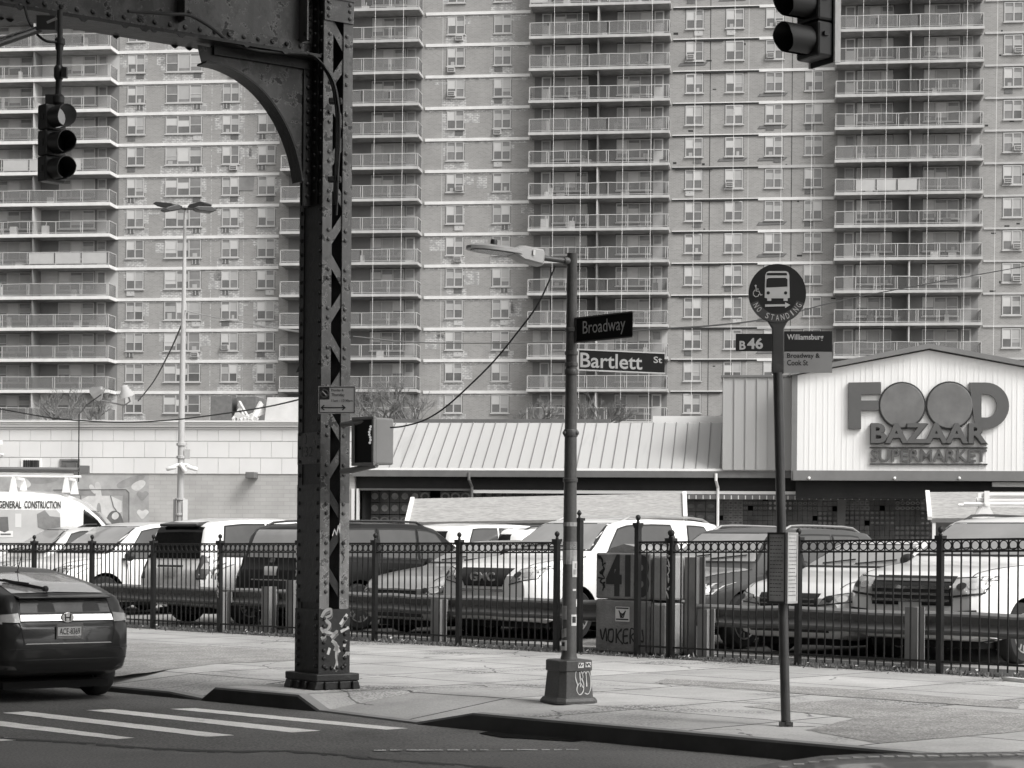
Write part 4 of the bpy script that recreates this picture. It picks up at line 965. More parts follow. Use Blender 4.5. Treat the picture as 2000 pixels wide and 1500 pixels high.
# ================================================================ elevated railway: column, cross girder, deck
def steel(name, base, rust=.5, dscale=2.2, dcol=.012, rough=.5, amp=.2):
    m = mat(name, base, rough, 0, spec=.35); N, L, b = nodes_of(m)
    tc = N.new('ShaderNodeTexCoord')
    def nz(sc, st=(1, 1, 1), det=6, r=.6):
        mp = N.new('ShaderNodeMapping'); mp.inputs['Scale'].default_value = st; L.new(tc.outputs['Object'], mp.inputs[0]); n = N.new('ShaderNodeTexNoise'); n.inputs['Scale'].default_value = sc; n.inputs['Detail'].default_value = det; n.inputs['Roughness'].default_value = r; L.new(mp.outputs[0], n.inputs['Vector']); return n.outputs['Fac']
    def rp(f, p0, c0, p1, c1):
        r = N.new('ShaderNodeValToRGB'); e = r.color_ramp.elements; e[0].position = p0; e[0].color = c0; e[1].position = p1; e[1].color = c1; L.new(f, r.inputs[0]); return r.outputs[0]
    def mx(f, a_, c_):
        x = N.new('ShaderNodeMix'); x.data_type = 'RGBA'; L.new(f, x.inputs[0])
        for sck, v in ((x.inputs[6], a_), (x.inputs[7], c_)):
            if hasattr(v, 'is_linked'): L.new(v, sck)
            else: sck.default_value = v
        return x.outputs[2]
    K, W_ = (0, 0, 0, 1), (rust, rust, rust, 1)
    col = rp(nz(3, (1, 1, .12)), .35, g(base * .72), .65, g(base * 1.25))                    # vertical wash streaks
    patch = nz(dscale, (1, 1, .8), 9, .7); col = mx(rp(patch, .50, K, .56, (rust * .7,) * 3 + (1,)), col, g(base * .45))
    chips = nz(dscale * 2.4, (1, 1, 1), 7, .68); col = mx(rp(chips, .575, K, .60, W_), col, g(dcol))
    edge = rp(chips, .548, K, .562, (.55, .55, .55, 1)); e2 = rp(chips, .572, (1, 1, 1, 1), .578, K)
    mm = N.new('ShaderNodeMix'); mm.data_type = 'RGBA'; mm.blend_type = 'MULTIPLY'; mm.inputs[0].default_value = 1; L.new(edge, mm.inputs[6]); L.new(e2, mm.inputs[7])
    col = mx(mm.outputs[2], col, g(min(base * 2.6, .5)))                                     # curled pale paint edges round the chips
    L.new(col, b.inputs['Base Color'])
    bp = N.new('ShaderNodeBump'); bp.inputs['Strength'].default_value = .6; bp.inputs['Distance'].default_value = .015; bp.invert = True; L.new(chips, bp.inputs['Height']); L.new(bp.outputs[0], b.inputs['Normal'])
    return m
M_st = steel('el_steel_paint', .098, .9, 2.6, dcol=.010); M_stg = steel('girder_steel_paint', .07, .95, 2.2, dcol=.006)
M_std = steel('el_dark_shaded_steel_paint', .018, .6, 3.0, dcol=.006)  # darker copy of the steel, with the shade below the deck in its colour
M_stl = steel('el_pale_steel_paint', .20, .7, 4.0, dcol=.05)
M_stb = mat('el_black_base_paint', .013, .5, .5, 3, dirt=.4, dscale=3, dcol=.06, bump=.3, bscale=14)
M_cable = mat('black_cable', .015, .6, 0)
CC = V((-2.05, 22.216, .15)); MC = frame(CC, (cos(radians(35)), sin(radians(35)), 0)); MD = frame(CC, BX)      # local +x = away across the sidewalk, -y = facing right and near
HX_, HY_ = .18, .25
DECKZ = 8.9
el = thing('elevated_railway', 'riveted elevated railway of dark peeling steel with laced column, knee brace and girder', 'railway', MC)
def rivet(q, p, n, r=.024):
    n = V(n).normalized(); x = V((0, 0, 1)).cross(n); x = x.normalized() if x.length > .1 else V((1, 0, 0)); y = n.cross(x)
    vs = [p + (x * cos(a) + y * sin(a)) * r for a in [2 * pi * k / 8 for k in range(8)]] + [p + (x * cos(a) + y * sin(a)) * r * .75 + n * r * .65 for a in [2 * pi * k / 8 for k in range(8)]] + [p + n * r * .9]
    fs = [(k, (k + 1) % 8, 8 + (k + 1) % 8, 8 + k) for k in range(8)] + [(8 + k, 8 + (k + 1) % 8, 16) for k in range(8)]
    q.add([MC @ v for v in vs], fs)
zb0, zb1 = .17, .86
ztop = DECKZ - .15 - .02
# solid web plates (left/right faces) set back between the corner angles
q = MB()
for sx in (-1, 1):
    q.box((sx * (HX_ - .02) - .012, -HY_ + .02, zb0), (sx * (HX_ - .02) + .012, HY_ - .02, ztop - .15), MC)
q.build('web_plate', M_std, el)
# corner angles: each strip on the laced faces and on the left face
def strip_mat(z): return M_st
for sx in (-1, 1):
    q = MB()
    for sy in (-1, 1):
        a, b = (-HX_, -HX_ + .115) if sx < 0 else (HX_ - .115, HX_)
        q.cur = 0
        zs = [zb1, 2.0, ztop]
        for z0, z1, c in ((zb1, 2.0, 1), (2.0, ztop, 0)):
            q.cur = c; y0 = sy * HY_
            q.box((a, min(y0, y0 - sy * .018), z0), (b, max(y0, y0 - sy * .018), z1), MC)
        q.cur = 2; e = sx * HX_  # side faces take the dark copy that holds their shade
        q.box((min(e, e - sx * .016), min(sy * HY_, sy * (HY_ - .1)) + .0185 * (sy < 0), zb1), (max(e, e - sx * .016), max(sy * HY_, sy * (HY_ - .1)) - .0185 * (sy > 0), ztop), MC)
    z = 1.05; k = 0
    while z < ztop - 1.0:
        q.cur = 0
        xx = (-HX_ + .075) if sx < 0 else HX_ - .075
        rivet(q, V((xx, -HY_, z)), (0, -1, 0)); rivet(q, V((xx, -HY_, z + .10)), (0, -1, 0))
        z += .42 if k % 1 == 0 else .42; k += 1
    if sx < 0:
        z = .5
        while z < ztop - .3:
            q.cur = 2
            for yy in (-HY_ + .05, HY_ - .05): rivet(q, V((-HX_, yy, z)), (-1, 0, 0))
            z += .15
    q.build('corner_angle', [M_st, M_stl, M_std], el)
# lacing bars on both laced faces
for sy in (-1, 1):
    z = zb1 + .14; k = 0
    while z + .36 < ztop - .85:
        q = MB(); y = sy * (HY_ + .0) ; xa, xb = (-HX_ + .075, HX_ - .075) if k % 2 else (HX_ - .075, -HX_ + .075)
        q.bar(MC @ V((xa, y - sy * .026, z)), MC @ V((xb, y - sy * .026, z + .335)), .012, .085, up=ZX) if False else None
        p0 = V((xa, y - sy * .026, z)); p1 = V((xb, y - sy * .026, z + .31)); d = (p1 - p0).normalized(); n = V((0, 1, 0)); u = d.cross(n).normalized() * .042
        p0 -= d * .03; p1 += d * .03
        A = [p0 - u, p1 - u, p1 + u, p0 + u]; vs = [p - n * .006 for p in A] + [p + n * .006 for p in A]
        q.cur = 1 if z > 2.0 else 0
        q.add([MC @ v for v in vs], [(0, 1, 2, 3), (7, 6, 5, 4), (4, 5, 1, 0), (5, 6, 2, 1), (6, 7, 3, 2), (7, 4, 0, 3)])
        if sy < 0: q.build('lacing_bar', [M_std, M_st], el)
        else: q.build('lacing_bar', [M_std, M_std], el)
        z += .42; k += 1
# top batten plates with rivets, cap
q = MB(); zt1 = ztop - 1.35
bz0 = CAMZ + (1055 - 74) / 181; bz1 = CAMZ + (1055 - 32) / 181
q.box((-HX_, -HY_ - .016, bz0), (HX_, -HY_ - .001, bz1), MC)
for z in (bz0 + .05, bz0 + .13, bz0 + .20): rivet(q, V((-HX_ + .05, -HY_ - .016, z)), (0, -1, 0)); rivet(q, V((HX_ - .05, -HY_ - .016, z)), (0, -1, 0))
q.box((-HX_ - .01, -HY_ - .026, bz1 + .002), (HX_ + .01, -HY_ - .001, bz1 + .2), MC)
for i in range(4):
    for z in (bz1 + .05, bz1 + .13): rivet(q, V((lerp(-HX_ + .05, HX_ - .05, i / 3), -HY_ - .026, z)), (0, -1, 0))
q.build('batten_plate', M_st, el)
q = MB(); q.box((-HX_ - .12, -HY_ - .1, bz1 + .203), (HX_ + .1, HY_ + .1, bz1 + .26), MC); q.build('cap_plate', M_std, el, bev=.008)
# base plate, foot
q = MB(); q.box((-HX_ - .012, -HY_ - .012, zb0 + .0), (HX_ + .012, HY_ + .012, zb1), MC)
for z in [zb0 + .08 + .085 * i for i in range(7)]:
    for x in (-HX_ + .05, HX_ - .05): rivet(q, V((x, -HY_ - .012, z)), (0, -1, 0))
    for y in (-HY_ + .06, HY_ - .06): rivet(q, V((-HX_ - .012, y, z)), (-1, 0, 0))
for i in range(4): rivet(q, V((lerp(-HX_ + .08, HX_ - .08, i / 3), -HY_ - .012, zb0 + .06)), (0, -1, 0))
q.build('base_casing', M_stb, el)
q = MB(); q.prism([(-HX_ - .11, 0), (HX_ + .11, 0), (HX_ + .08, .09), (-HX_ - .08, .09)], -HY_ - .09, HY_ + .09, MC @ Matrix.Translation((0, 0, 0)))
q.box((-HX_ - .085, -HY_ - .10, .0905), (HX_ + .085, HY_ + .10, zb0 - .0), MC)
for x in (-.16, 0.02, .18): q.prism([(x - .012, 0), (x + .012, 0), (x + .012, .09), (x - .012, .09)], -HY_ - .125, -HY_ - .08, MC)
for y in (-.16, .0, .16): q.box((-HX_ - .13, y - .012, 0), (-HX_ - .08, y + .012, .09), MC)
q.build('foot_casting', M_stb, el, bev=.012)
# white paint drips on the base and graffiti, number plate patch
FZ = MC @ Matrix.Translation((0, -HY_ - .013, 0))
L = [[(-.16, .78), (-.12, .84), (-.05, .86), (-.05, .80), (-.12, .76), (-.06, .70), (-.10, .64), (-.17, .66), (-.12, .58), (-.16, .55)], [(-.14, .63), (-.02, .60), (.03, .62), (-.04, .56)], [(-.03, .52), (.02, .48), (.0, .42), (.04, .46), (.02, .36), (.03, .28), (.01, .22)], [(.07, .70), (.15, .80)], [(.08, .62), (.17, .66)], [(.12, .46), (.14, .52)], [(-.06, .44), (-.08, .38)], [(.12, .34), (.15, .38), (.18, .38)], [(.0, .50), (.06, .40)]]
strokes(L, FZ, .030, M_tag, 'paint_splash', el, .003, True); strokes([[(x + .012, z - .03) for x, z in l] for l in L[:4]], FZ, .02, M_stl, 'paint_splash', el, .002, True)
FL2 = frame(MC @ V((-HX_ - .0, HY_, 0)), -BX.cross(ZX) * -1) if False else None
FLx = frame(MC @ V((-HX_ - .001, HY_, 0)), MC.to_3x3() @ V((0, -1, 0)))     # left face, x to the right
q = MB(); q.box((.0, -.0035, 2.42), (2 * HY_, -.0005, 2.76), FLx); q.build('number_patch', M_stl if False else steel('faded_number_paint', .085, .6, 4), el)
add_text('132', FLx @ Matrix.Translation((.10, -.004, 2.50)), .24, .11, M_std, 'column_number', el, .002)
add_text('J', FLx @ Matrix.Translation((.16, -.004, 2.64)), .05, .09, M_std, 'column_number', el, .002)
q = MB(); q.box((-.0, -.004, .93), (2 * HY_, -.0005, 2.2), FLx); q.build('dark_paint_band', M_stb, el)
strokes([[(.01, 1.55), (.035, 1.62), (.06, 1.56), (.08, 1.66), (.10, 1.58), (.10, 1.68)]], MC @ Matrix.Translation((-.05, -HY_ - .02, .1)), .012, M_tag, 'graffiti_tag', el)
strokes([[(.0, 1.25), (.03, 1.32), (.0, 1.36), (.03, 1.4)], [(.02, 1.42), (.0, 1.48), (.035, 1.5)], [(.005, 1.1), (.03, 1.13)]], MC @ Matrix.Translation((HX_ - .09, -HY_ - .001, .1)), .009, M_stb, 'graffiti_tag', el)
# --- cross girder: along -x of the column frame
GZ = GL(MC, 583, 101)[1] - .085
Lg = 13.5
q = MB(); q.box((-Lg, -.012, GZ + .04), (-HX_ + .05, .012, DECKZ), MC); web = q.build('girder_web', M_stg, el)
q = MB(); q.box((-Lg, -.23, GZ), (-HX_ - .02, .23, GZ + .035), MC); q.build('girder_flange', M_std, el)
q = MB()
for sy in (-1, 1):
    q.box((-Lg, sy * .024 - .011, GZ + .036), (-HX_ - .02, sy * .024 + .011, GZ + .19), MC); q.box((-Lg, min(sy * .036, sy * .15), GZ + .036), (-HX_ - .02, max(sy * .036, sy * .15), GZ + .055), MC)
x = -HX_ - .08; k = 0
while x > -6:
    rivet(q, V((x, -.036, GZ + .075 + (.065 if k % 2 else 0))), (0, -1, 0), .028); x -= .085; k += 1
q.build('flange_angle', M_stg, el)
def girder_x(px): # pixel column on the girder plane
    return GL(MC, px, 40)[0]
q = MB()
for px0, px1, th in ((583, 607, .03), (345, 372, .02)):
    q = MB(); a, b = girder_x(px0), girder_x(px1); q.box((a, -.012 - th, GZ + .175), (b, -.013, DECKZ), MC); q.box((a, -.19, GZ + .175), (a + .018, -.0125 - th, DECKZ), MC)
    z = GZ + .25
    while z < DECKZ: rivet(q, V((a + .045, -.012 - th, z)), (0, -1, 0), .022); rivet(q, V((b - .03, -.012 - th, z + .06)), (0, -1, 0), .022); z += .135
    q.build('web_stiffener', M_stg, el)
# end angles where the girder meets the column
q = MB(); a, b = -HX_ - .12, -HX_ - .001
for sy in (-1, 1):
    q.box((a, sy * .025 - .011, 5.2), (b, sy * .025 + .011, DECKZ), MC); q.box((b - .02, min(sy * .037, sy * .16), 5.2), (b, max(sy * .037, sy * .16), DECKZ), MC)
z = 5.3
while z < DECKZ:
    rivet(q, V((a + .05, -.036, z)), (0, -1, 0)); rivet(q, V((b - .02, -.10, z + .05)), (-1, 0, 0)); z += .13
q.build('end_angle', M_std, el)
# knee brace plate and its curved flange
arc_px = [(394, 122), (430, 130), (470, 150), (508, 182), (538, 222), (560, 265), (575, 310), (584, 356)]
arc = [GL(MC, x, y) for x, y in arc_px]; poly = [(arc[0][0] - .05, GZ - .02)] + arc + [(-HX_ - .0, arc[-1][1] - .02), (-HX_ - .0, GZ - .02)]
q = MB(); q.prism(poly, -.01, .01, MC)
z = arc[-1][1]
while z < GZ - .1: rivet(q, V((-HX_ - .06, -.01, z)), (0, -1, 0)); z += .13
q.build('knee_brace', M_stg, el)
q = MB(); cp = curve_pts([V((u, 0, z)) for u, z in arc], 6)
vs = []; fs = []
for i, p in enumerate(cp):
    d = (cp[min(i + 1, len(cp) - 1)] - cp[max(i - 1, 0)]).normalized(); n = V((d.z, 0, -d.x))
    if n.x > 0: n = -n
    for y, o in ((-.11, 0), (.11, 0), (.11, .02), (-.11, .02)): vs.append(MC @ (p + V((0, y, 0)) + n * o))
for i in range(len(cp) - 1):
    for c in range(4): fs.append((i * 4 + c, (i + 1) * 4 + c, (i + 1) * 4 + (c + 1) % 4, i * 4 + (c + 1) % 4))
fs += [(0, 1, 2, 3), tuple((len(cp) - 1) * 4 + c for c in (3, 2, 1, 0))]
q.add(vs, fs); q.build('brace_flange', M_std, el, smooth=40)
q = MB(); u0 = arc[0][0] + .12
q.box((u0, -.05, GZ - .10), (-HX_ - .02, -.0115, GZ - .002), MC); q.box((u0, .0115, GZ - .10), (-HX_ - .02, .05, GZ - .002), MC); q.build('brace_angle', M_std, el)
# longitudinal girders and the track deck over Broadway
for t in (2.05, 4.2, 8.6, 11.0):
    q = MB(); x0 = -HX_ - t; q.box((x0 - .012, -45, 7.36), (x0 + .012, -.03, DECKZ), MD); q.box((x0 - .012, .03, 7.36), (x0 + .012, 45, DECKZ), MD)
    for a, b in ((-45, -.26), (.26, 45)): q.box((x0 - .18, a, 7.32), (x0 + .18, b, 7.355), MD)
    q.build('track_girder', M_std, el)
q = MB()
for i in range(156): q.box((-Lg, -46 + i * .60, DECKZ + .02), (.0, -46 + i * .60 + .20, DECKZ + .25), MD)
for x in (-.12, -2.05, -4.2, -8.6, -11.0, -13.3): q.box((x - .12, -46, DECKZ + .252), (x + .12, 47.8, DECKZ + .45), MD)
for x in (-6.4,): q.box((x - .8, -46, DECKZ + .252), (x + .8, 47.8, DECKZ + .30), MD); q.build('track_deck', M_std, el)
# ragged drips of rust along the flange edge
q = MB(); rz = random.Random(3)
for i in range(26):
    x = rz.uniform(-4.5, -.6); y = rz.choice([-.23, .23]); s = rz.uniform(.01, .035); q.prism([(x - s * 1.5, GZ + .0), (x + s * 1.5, GZ), (x + s * .4, GZ - s), (x - s * .5, GZ - s * .8)], y - .008, y + .008, MC)
q.build('rust_flake', M_std, el)
# cables on the girder and column
def pxc(pts, n=8): return curve_pts([at(x, y, Y) for x, y, Y in pts], n)
q = MB(); q.tube(pxc([(250, 22, 20.4), (330, 27, 20.7), (370, 30, 20.9), (410, 52, 21.1), (450, 82, 21.35), (500, 98, 21.5), (560, 104, 21.7), (602, 108, 21.75), (625, 122, 21.75), (645, 155, 21.72), (656, 200, 21.72), (658, 260, 21.72), (655, 340, 21.72), (653, 400, 21.74)]), .018, 7)
q.tube(pxc([(602, 106, 21.74), (622, 116, 21.73), (650, 155, 21.7), (661, 205, 21.7), (663, 270, 21.7), (660, 345, 21.7), (657, 420, 21.72)]), .013, 6)
tag(q.build('power_cable', M_cable, smooth=60), 'black cable pair running along the girder and down the laced column', 'cable')
for (x, y) in ((655, 197), (653, 350)):
    q = MB(); p = at(x, y, 21.74); q.box((p.x - .07, p.y - .03, p.z - .03), (p.x + .07, p.y + .06, p.z + .03)); tag(q.build('cable_clamp', M_stb, bev=.01), 'small black clamp holding the cable on the laced column, ' + ('upper' if y < 300 else 'lower') + ' of two', 'clamp', 'cable clamps on the laced column')
q = MB(); q.prism([(0, 0), (.07, .16), (.06, .02), (.0, .0)], -.01, .01, frame(at(578, 728, 22.0), (1, 0, 0))); tag(q.build('torn_bracket', M_stb), 'small torn black bracket sticking out left of the steel column', 'bracket')
# parking sign on the column
def plate_sign(name, label, cat, corners, Y, m, mb_, th=.004):
    (x0, y0, x1, y1) = corners; o = at(x0, y1, Y); W = (at(x1, y1, Y) - o).length; H = (at(x0, y0, Y) - o).length
    M = frame(o, (CR, 0, SR), (-SR, 0, CR)); t = thing(name, label, cat, M); q = MB(); q.box((0, 0, 0), (W, th, H), M); q.build('plate', m, t); q = MB()
    b = W * .022; i = b * .8
    for a_, c_ in (((i, -.0015, i), (W - i, -.0005, i + b)), ((i, -.0015, H - i - b), (W - i, -.0005, H - i)), ((i, -.0015, i + b), (i + b, -.0005, H - i - b)), ((W - i - b, -.0015, i + b), (W - i, -.0005, H - i - b))): q.box(a_, c_, M)
    q.build('border', mb_, t); return t, M, W, H
M_signg = mat('faded_sign_face', .28, .5, .1, 5); M_signw = mat('white_sign_paint', .6, .5, .05, 5); M_signk = mat('black_sign_paint', .015, .45, .1, 5)
t, M, W, H = plate_sign('parking_sign', 'grey street cleaning sign with no parking symbol and double arrow on the steel column', 'sign', (622, 754, 694, 808), 21.55, M_signg, M_signk)
def T(body, x, z, w_, h_, m, nm='lettering', bold=.0): return add_text(body, M @ Matrix.Translation((x * W, -.002, z * H)), w_ * W, h_ * H, m, nm, t, .001, bold)
q = MB(); q.box((.035 * W, -.003, .52 * H), (.30 * W, -.001, .95 * H), M); q.build('symbol_panel', M_signk, t)
ring = [(.165 * W + .1 * W * cos(2 * pi * i / 24), .735 * H + .1 * W * sin(2 * pi * i / 24)) for i in range(25)]
strokes([ring, [(.165 * W - .07 * W, .735 * H + .07 * W), (.165 * W + .07 * W, .735 * H - .07 * W)]], M, .012, M_signg, 'no_symbol', t, .0045); T('P', .135, .64, .07, .2, M_signg)
T('Monday &', .35, .78, .33, .12, M_signk); T('Thursday', .35, .60, .36, .14, M_signk); T('11am - 12:30pm', .35, .40, .58, .12, M_signk)
strokes([[(.08 * W, .22 * H), (.72 * W, .22 * H)], [(.15 * W, .30 * H), (.08 * W, .22 * H), (.15 * W, .14 * H)], [(.65 * W, .30 * H), (.72 * W, .22 * H), (.65 * W, .14 * H)]], M, .012, M_signk, 'arrow', t, .002)
q = MB(); q.box((.2 * W, .005, H * .3), (.5 * W, .15, H * .34), M); q.build('strap', M_stb, t)
# pedestrian signal
M_sig = mat('signal_housing_grey', .24, .45, .08, 4); M_sigd = mat('signal_housing_dark', .03, .45, .15, 4); M_lens = mat('dark_lens', .006, .5, 0, spec=.15)
M_lit = mat('lit_lens', .45, .4, 0, emit=.15); M_led = mat('lit_leds', .4, .4, 0, emit=.22)
po = at(693, 908, 21.25); MP = frame(po, (.78, -.63, 0)); d_ = .40; 
ps = thing('pedestrian_signal', 'grey boxed pedestrian signal with dark face on the side of the steel column', 'signal', MP)
fx = frame(at(692, 908, 21.6), (.70, -.71, 0)); wf = .335; hf = .49
q = MB(); q.box((0, .0, 0), (wf, .26, hf), fx); q.build('housing', M_sig, ps, bev=.02)
q = MB(); q.box((-.012, -.035, -.012), (wf + .012, -.0, .02), fx); q.box((-.012, -.035, hf - .02), (wf + .012, 0, hf + .012), fx); q.box((-.012, -.035, .0201), (.02, 0, hf - .0201), fx); q.box((wf - .02, -.035, .0201), (wf + .012, 0, hf - .0201), fx); q.build('visor_frame', M_sig, ps, bev=.006)
q = MB(); q.box((.021, -.012, .021), (wf - .021, -.001, hf - .021), fx); q.build('face', M_lens, ps)
q = MB(); rz = random.Random(1)
for i in range(7): q.ball((wf * .80 + .012 * sin(i * 1.3), -.016, hf * .46 + .028 * i), .014, 6, fx)
q.build('lit_symbol', M_led, ps)
q = MB(); p0 = at(672, 838, 21.5); 
for y0, y1 in ((826, 820), (918, 908)):
    q = MB(); q.tube([at(668, y0 + 3, 21.75), at(690, y0, 21.6), at(735, y1, 21.42)], .032, 10); q.tube([at(735, y1, 21.42), at(735, lerp(y1, 862, .18), 21.42)], .03, 8)
    q.build('bracket_arm', M_sig, ps, smooth=50)
# traffic signals
def signal(label, o, az, n, sz_, dia, litk=None, m=M_sigd, plate=False, vl=.20):
    f = V((sin(radians(az)), cos(radians(az)), 0)); xr = V((-f.y, f.x, 0)) * 1.0     # local -y = facing direction
    M = frame(o, V((f.y * -1, f.x, 0)) if False else f.cross(ZX) * -1)
    if (M.to_3x3() @ V((0, -1, 0))).dot(f) < 0: M = frame(o, f.cross(ZX))
    t = thing('traffic_light', label, 'traffic light', M); hw = sz_ * .47
    for k in range(n):
        zc = -sz_ * (k + .5); q = MB(); q.box((-hw, 0, zc - sz_ * .49), (hw, .15, zc + sz_ * .49), M); b = q.build('housing', m, t, bev=.02)
        q = MB(); r = dia / 2; N = 22; vs = []; fs = []
        for j in range(N + 1):
            a = radians(-78) + (radians(336)) * j / N; cut = .80 + .20 * min(1, max(0, (sin(a) + .75) / 1.0))
            for (rr_, y) in ((r, 0), (r, -vl * cut), (r - .006, -vl * cut), (r - .006, 0)): vs.append(M @ V((rr_ * cos(a), y, zc + rr_ * sin(a))))
        for j in range(N):
            for c in range(4): fs.append((j * 4 + c, (j + 1) * 4 + c, (j + 1) * 4 + (c + 1) % 4, j * 4 + (c + 1) % 4))
        q.add(vs, fs); q.build('visor', m, b, smooth=40)
        q = MB(); q.ball((0, -.004, zc), r * .95, 8, M, (1, .18, 1)); q.build('lens', M_lit if k == litk else M_lens, b, smooth=60)
        q = MB(); q.box((-hw - .012, .05, zc - .03), (-hw, .09, zc + .03), M); q.box((hw, .05, zc + .02), (hw + .02, .09, zc + .05), M); q.build('latch', m, b)
    return t, M
ts, Mt = signal('black three-lens traffic light hanging from the girder at the left, top lens lit', at(110, 204, 19.95), 134, 3, .252, .215, 0)
q = MB(); q.tube([at(113, 205, 20.02), at(115, 150, 20.0), at(117, 70, 19.98), at(117, 20, 19.98)], [.032, .03, .027, .027], 10); q.build('hanger_pipe', M_sigd, ts, smooth=50)
q = MB()
for (x, y, r, h) in ((117, 82, .05, .08), (116, 92, .04, .07), (115, 142, .05, .14), (114, 195, .06, .1)): p = at(x, y, 20.0); q.lathe([(r * .7, -h / 2), (r, -h * .3), (r, h * .3), (r * .7, h / 2)], Matrix.Translation(p), 12); q.build('hanger_fitting', M_sigd, ts, smooth=40); q = MB()
p = at(121, 142, 19.95); q.box((p.x - .0, p.y - .03, p.z - .05), (p.x + .05, p.y + .03, p.z + .05)); q.build('hanger_fitting', M_sigd, ts); q = MB(); p = at(100, 196, 20.0); q.box((p.x - .05, p.y - .04, p.z - .05), (p.x + .04, p.y + .04, p.z + .05)); q.build('hanger_fitting', M_sigd, ts, smooth=40)
q = MB(); q.tube(pxc([(48, 12, 19.9), (56, 40, 19.9), (72, 66, 19.9), (90, 80, 19.9), (110, 82, 19.95)]), .014, 6); tag(q.build('signal_cable', M_cable), 'thin black cable looping from the girder to the hanging traffic light pipe', 'cable')
# truss bracket arm reaching out to the left
q = MB(); a0, a1 = at(-30, 96, 19.5), at(78, 58, 19.9); b0, b1 = at(-30, 84, 19.5), at(70, 54, 19.9)
q.tube([a0, a1], .03, 8); q.tube([b0, b1], .014, 6)
for i in range(7): s = i / 6.5; q.tube([lerp(a0, a1, s), lerp(b0, b1, min(1, s + .09))], .012, 5)
p = at(92, 47, 19.9); q.box((p.x - .09, p.y - .06, p.z - .07), (p.x + .09, p.y + .06, p.z + .07)); tag(q.build('truss_bracket', M_sigd), 'small black truss arm fixed under the girder at the far left', 'bracket')
q = MB(); p = at(100, 42, 19.75); q.bar(p + V((-.04, 0, -.01)), p + V((.05, 0, .03)), .02, .02); tag(q.build('cable_tie', M_signg), 'short pale strip under the girder above the traffic light', 'strip')
ts2, Mt2 = signal('black traffic light cut by the top edge, visors pointing left', at(1577, -97, 15.2), 238, 3, .268, .218, None, M_sigd, vl=.24)
q = MB(); q.box((-.13, .152, -.268 * 3 - .03), (.13, .165, .05), Mt2); q.build('back_plate', M_sigd, ts2)
p = Mt2 @ V((.172, .06, 0)); q = MB(); q.box((.131, .145, -.268 * 3 - .03), (.15, .20, .05), Mt2); q.box((-.150, .145, -.268 * 3 - .03), (-.131, .20, .05), Mt2); q.build('reflective_strip', M_white, ts2)
q = MB(); q.tube([Mt2 @ V((0, .08, .0)), Mt2 @ V((0, .08, 3.0))], .03, 8); q.build('hanger_pipe', M_sigd, ts2)
# ================================================================ street lamp with its signs
M_pole = mat('lamp_post_paint', .075, .5, .2, 3, dirt=.4, dscale=3, dcol=.035, fine=.15, fscale=30)
M_base = mat('lamp_base_paint', .06, .5, .2, 3, dirt=.3, dscale=3, dcol=.025, fine=.2, fscale=40)
M_alu = mat('cast_aluminium', .40, .45, .08, 5, metal=.2); M_paper = mat('paper_sticker', .6, .7, .1, 8); M_paperg = mat('grey_sticker', .3, .7, .3, 12); M_lamp = mat('lamp_glass', .10, .2, .1, 5)
LY = 20.45; lb = at(1113, 1058, LY); lb = V((lb.x, lb.y, .15)); ML = frame(lb, (cos(radians(28)), sin(radians(28)), 0))
lamp = thing('street_lamp', 'dark street lamp on a tagged square base carrying two street name signs', 'street lamp', ML)
def oct_loft(q, rings, M, ch=.22):
    vs = []; fs = []
    for h, z in rings:
        c = h * ch
        for x, y in ((-h + c, -h), (h - c, -h), (h, -h + c), (h, h - c), (h - c, h), (-h + c, h), (-h, h - c), (-h, -h + c)): vs.append(M @ V((x, y, z)))
    n = len(rings)
    for i in range(n - 1):
        for k in range(8): fs.append((i * 8 + k, i * 8 + (k + 1) % 8, (i + 1) * 8 + (k + 1) % 8, (i + 1) * 8 + k))
    fs += [tuple(range(8))[::-1], tuple((n - 1) * 8 + k for k in range(8))]; q.add(vs, fs)
q = MB(); oct_loft(q, [(.235, 0), (.235, .025), (.215, .055), (.20, .062), (.20, .07), (.178, .32), (.19, .322), (.19, .42), (.18, .43), (.07, .432)], ML, .3); q.build('base', M_base, lamp, bev=.004)
FBm = ML @ Matrix.Translation((-.03, -.2, 0)) @ Matrix.Rotation(radians(-5.0), 4, 'X')
def bub(pts): return [(x * .20 - .0, z * .20 + .10) for x, z in pts]
strokes([bub([(.1, .45), (.0, .8), (.05, 1.1), (.25, 1.2), (.38, 1.0), (.42, .8), (.3, .7), (.25, .5)]), bub([(.25, 1.05), (.27, .35)]), bub([(.1, .42), (.05, .15), (.2, -.05), (.4, .1), (.45, .45), (.35, .75)]), bub([(.1, .4), (.25, .52), (.42, .3)]), bub([(.40, .95), (.5, 1.08), (.6, .95), (.62, .35)]), bub([(.6, .98), (.72, 1.1), (.85, .8), (.85, .3), (.7, -.02), (.5, .02)])], FBm, .010, M_tag, 'bubble_tag', lamp, .012, True)
q = MB(); q.box((-.005, -.194, .355), (.06, -.1915, .405), ML); q.box((.08, -.194, .36), (.145, -.1915, .41), ML); q.build('sticker', M_paper, lamp)
strokes([[(.0, .40), (.01, .37), (.02, .4), (.03, .37), (.05, .39)], [(.085, .40), (.10, .37), (.11, .40), (.14, .37)], [(.09, .385), (.13, .395)]], ML @ Matrix.Translation((0, -.1945, 0)), .008, M_signk, 'sticker_print', lamp, .001)
ztl = CAMZ + (1059 - 495) * LY / FPX; rbot, rtop = .0745, .050
ptop = V((lb.x + .0, lb.y, ztl))
q = MB(); q.lathe([(.09, .43 + .15), (.078, .47 + .15), (rbot, .5 + .15), (lerp(rbot, rtop, .5), 2.6), (rtop, ztl - .01), (rtop + .004, ztl), (.01, ztl + .012)], Matrix.Translation((lb.x, lb.y, 0)), 20); pole = q.build('pole', M_pole, lamp, smooth=40)
